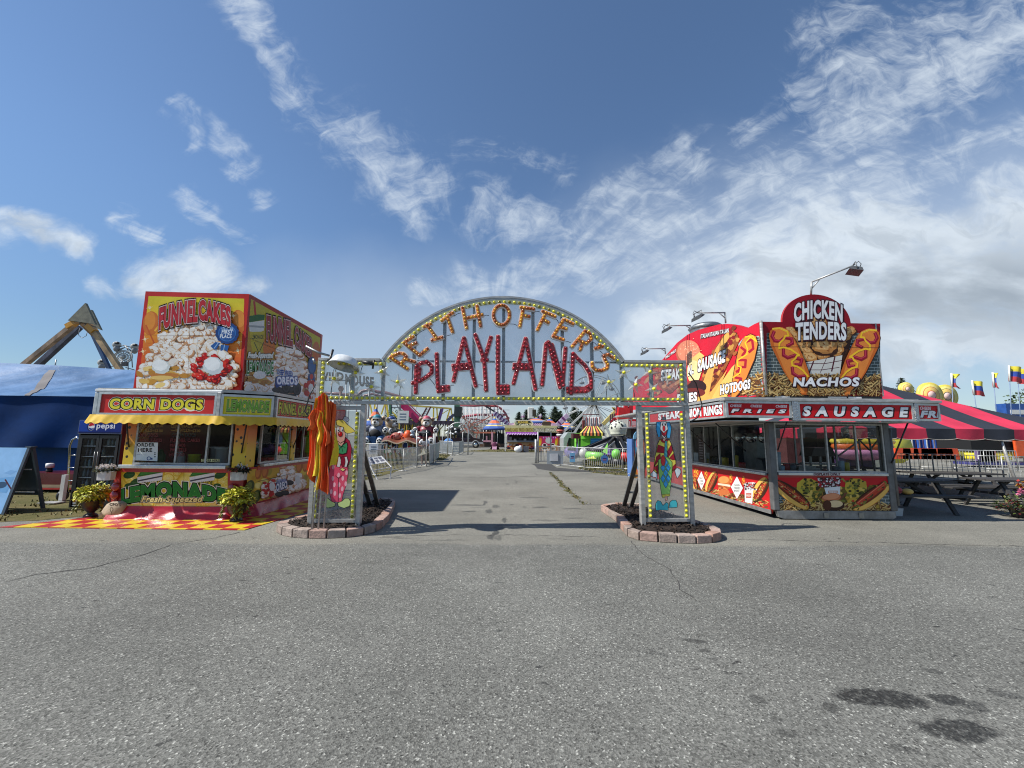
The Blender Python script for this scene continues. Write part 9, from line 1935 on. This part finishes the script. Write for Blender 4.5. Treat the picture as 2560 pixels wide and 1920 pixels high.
for k, (b_, h_, cc)in enumerate(((825, .42, K(226, 196, 60)), (870, .5, K(236, 110, 44)), (925, .5, K(226, 150, 190)))):v=at7(-90, b_, D);m=MB(cc);m.ball((v.x, D, v.z), (1.9-.1*k, .9, h_), 20);m.build('tier', M_FUR, t)
m=MB(K(90, 60, 110));m.box(at7(-230, 900, D).x, at7(60, 900, D).x, D+.3, D+1, 0, at7(-90, 950, D).z);m.build('base', M_PAINT, t)
for i, (a_, w_, h_, c_, lb)in enumerate(((-420, 1.6, 2.2, K(70, 80, 120), 'blue stall'), (-330, 1.2, 1.8, K(190, 190, 186), 'white stall'), (-560, 1.6, 2.4, K(120, 70, 70), 'brick-red stall'))):
 v=at7(a_, 1000, 27);t=thing('far_stall', lb+' glimpsed through the red trailer windows', 'stall', (v.x, 27, 0));m=MB(c_);m.box(v.x-w_, v.x+w_, 27, 28.5, .1, h_);m.build('body', M_PAINT, t);m=MB(K(206, 196, 170));m.prism([(v.x-w_-.2, h_), (v.x+w_+.2, h_), (v.x, h_+.7)], lambda u, v2, tt:(u, tt, v2), 26.8, 28.7);m.build('roof', M_CLOTH, t)
for i, (a_, b_, r_, lb)in enumerate(((300, 345, 66, 'leftmost yellow ringed disc above the striped tent'), (520, 400, 122, 'largest yellow and red ringed disc above the striped tent'), (665, 410, 112, 'yellow and grey ringed disc, rightmost above the striped tent'))):
 D=44+i*1.5;v=at7(a_, b_, D);R_=r_*.2712/1010*D;t=thing('ringed_disc', lb, 'ride top', (v.x, D, 0), 'yellow discs over the tent')
 rings=[(1, K(226, 206, 90)), (.84, K(236, 220, 130)), (.66, K(176, 60, 50)if i<2 else K(60, 66, 60)), (.62, K(232, 196, 110)), (.36, K(190, 70, 60)if i==1 else K(80, 86, 70)), (.3, K(236, 200, 190))]
 for k, (f, c_)in enumerate(rings):m=MB(c_);m.lathe([(0, 0), (R_*f, 0), (R_*f, .3+.02*k), (0, .3+.02*k)], (v.x, D, v.z), 40, None, 'y');m.build('ring', M_PAINT, t)
 MB(K(150, 140, 90)).box(v.x-.2, v.x+.2, D+.1, D+.25, 0, v.z).build('post', M_PAINT, t)
M_FLAG=mat('flag_cloth', None, .7, var=.15, vscale=1.5)
for i, (a_, b_, c_, d_, w_, h_, wv, lb)in enumerate(((733, 195, 745, 480, 90, 135, 1.2, 'leftmost flag, folded to a fishtail, over the tent'), (922, 262, 955, 480, 112, 140, .25, 'lowest flag, spread square beside the fishtail flag'), (1112, 188, 1140, 480, 58, 145, 1.6, 'narrow wind-twisted flag in the middle of the row'), (1262, 125, 1280, 480, 130, 155, .15, 'largest tricolour flag near the right edge'), (1340, 150, 1360, 480, 110, 150, .4, 'flag half behind the largest one at the right edge'))):
 D=38+i*.8;tp, bt_=at7(a_, b_, D), at7(c_, d_, D);k=tp.z/(tp.z-bt_.z);base=tp+(bt_-tp)*k;t=thing('flag', lb, 'flag', (base.x, D, 0), 'yellow, blue and red flags on poles')
 m=MB(K(110, 130, 160));m.tube([base, tp], .035, 6);m.build('pole', M_TUBE, t)
 sc_=.2712/1010*D;W_, H_=w_*sc_, h_*sc_;dn_=(base-tp).normalized()
 m=MB(K(226, 224, 216));m.tube([tp, tp+dn_*H_], .075, 6);m.build('sleeve', M_CLOTH, t)
 def ff(u, v):
  sag=.25*wv*math.sin(math.pi*min(v*1.3, 1))*u;q=tp+dn_*(H_*v)+Vector((W_*u*(1-.55*min(wv, 1)*math.sin(math.pi*v)*(1 if wv>1 else .2)), .12*math.sin(u*7+v*2), -.10*u*W_*(1+.5*wv)));return q
 m=MB();m.grid(ff, 16, 12, None, lambda u, v:K(222, 206, 60)if v<.34 else(K(50, 76, 160)if v<.67 else K(190, 62, 66)));m.build('cloth', M_FLAG, t)
q=at7(1330, 500, 44);m=MB(K(40, 80, 150));m.box(q.x-1.2, q.x+3, 44, 45, 0, q.z+.3);m.box(q.x-.8, q.x+3, 43.95, 43.99, q.z-.9, q.z-.4, K(220, 220, 214));tag(m.build('blue_stall_top', M_PAINT), 'blue and white stall top just over the tent slope at right', 'stall')
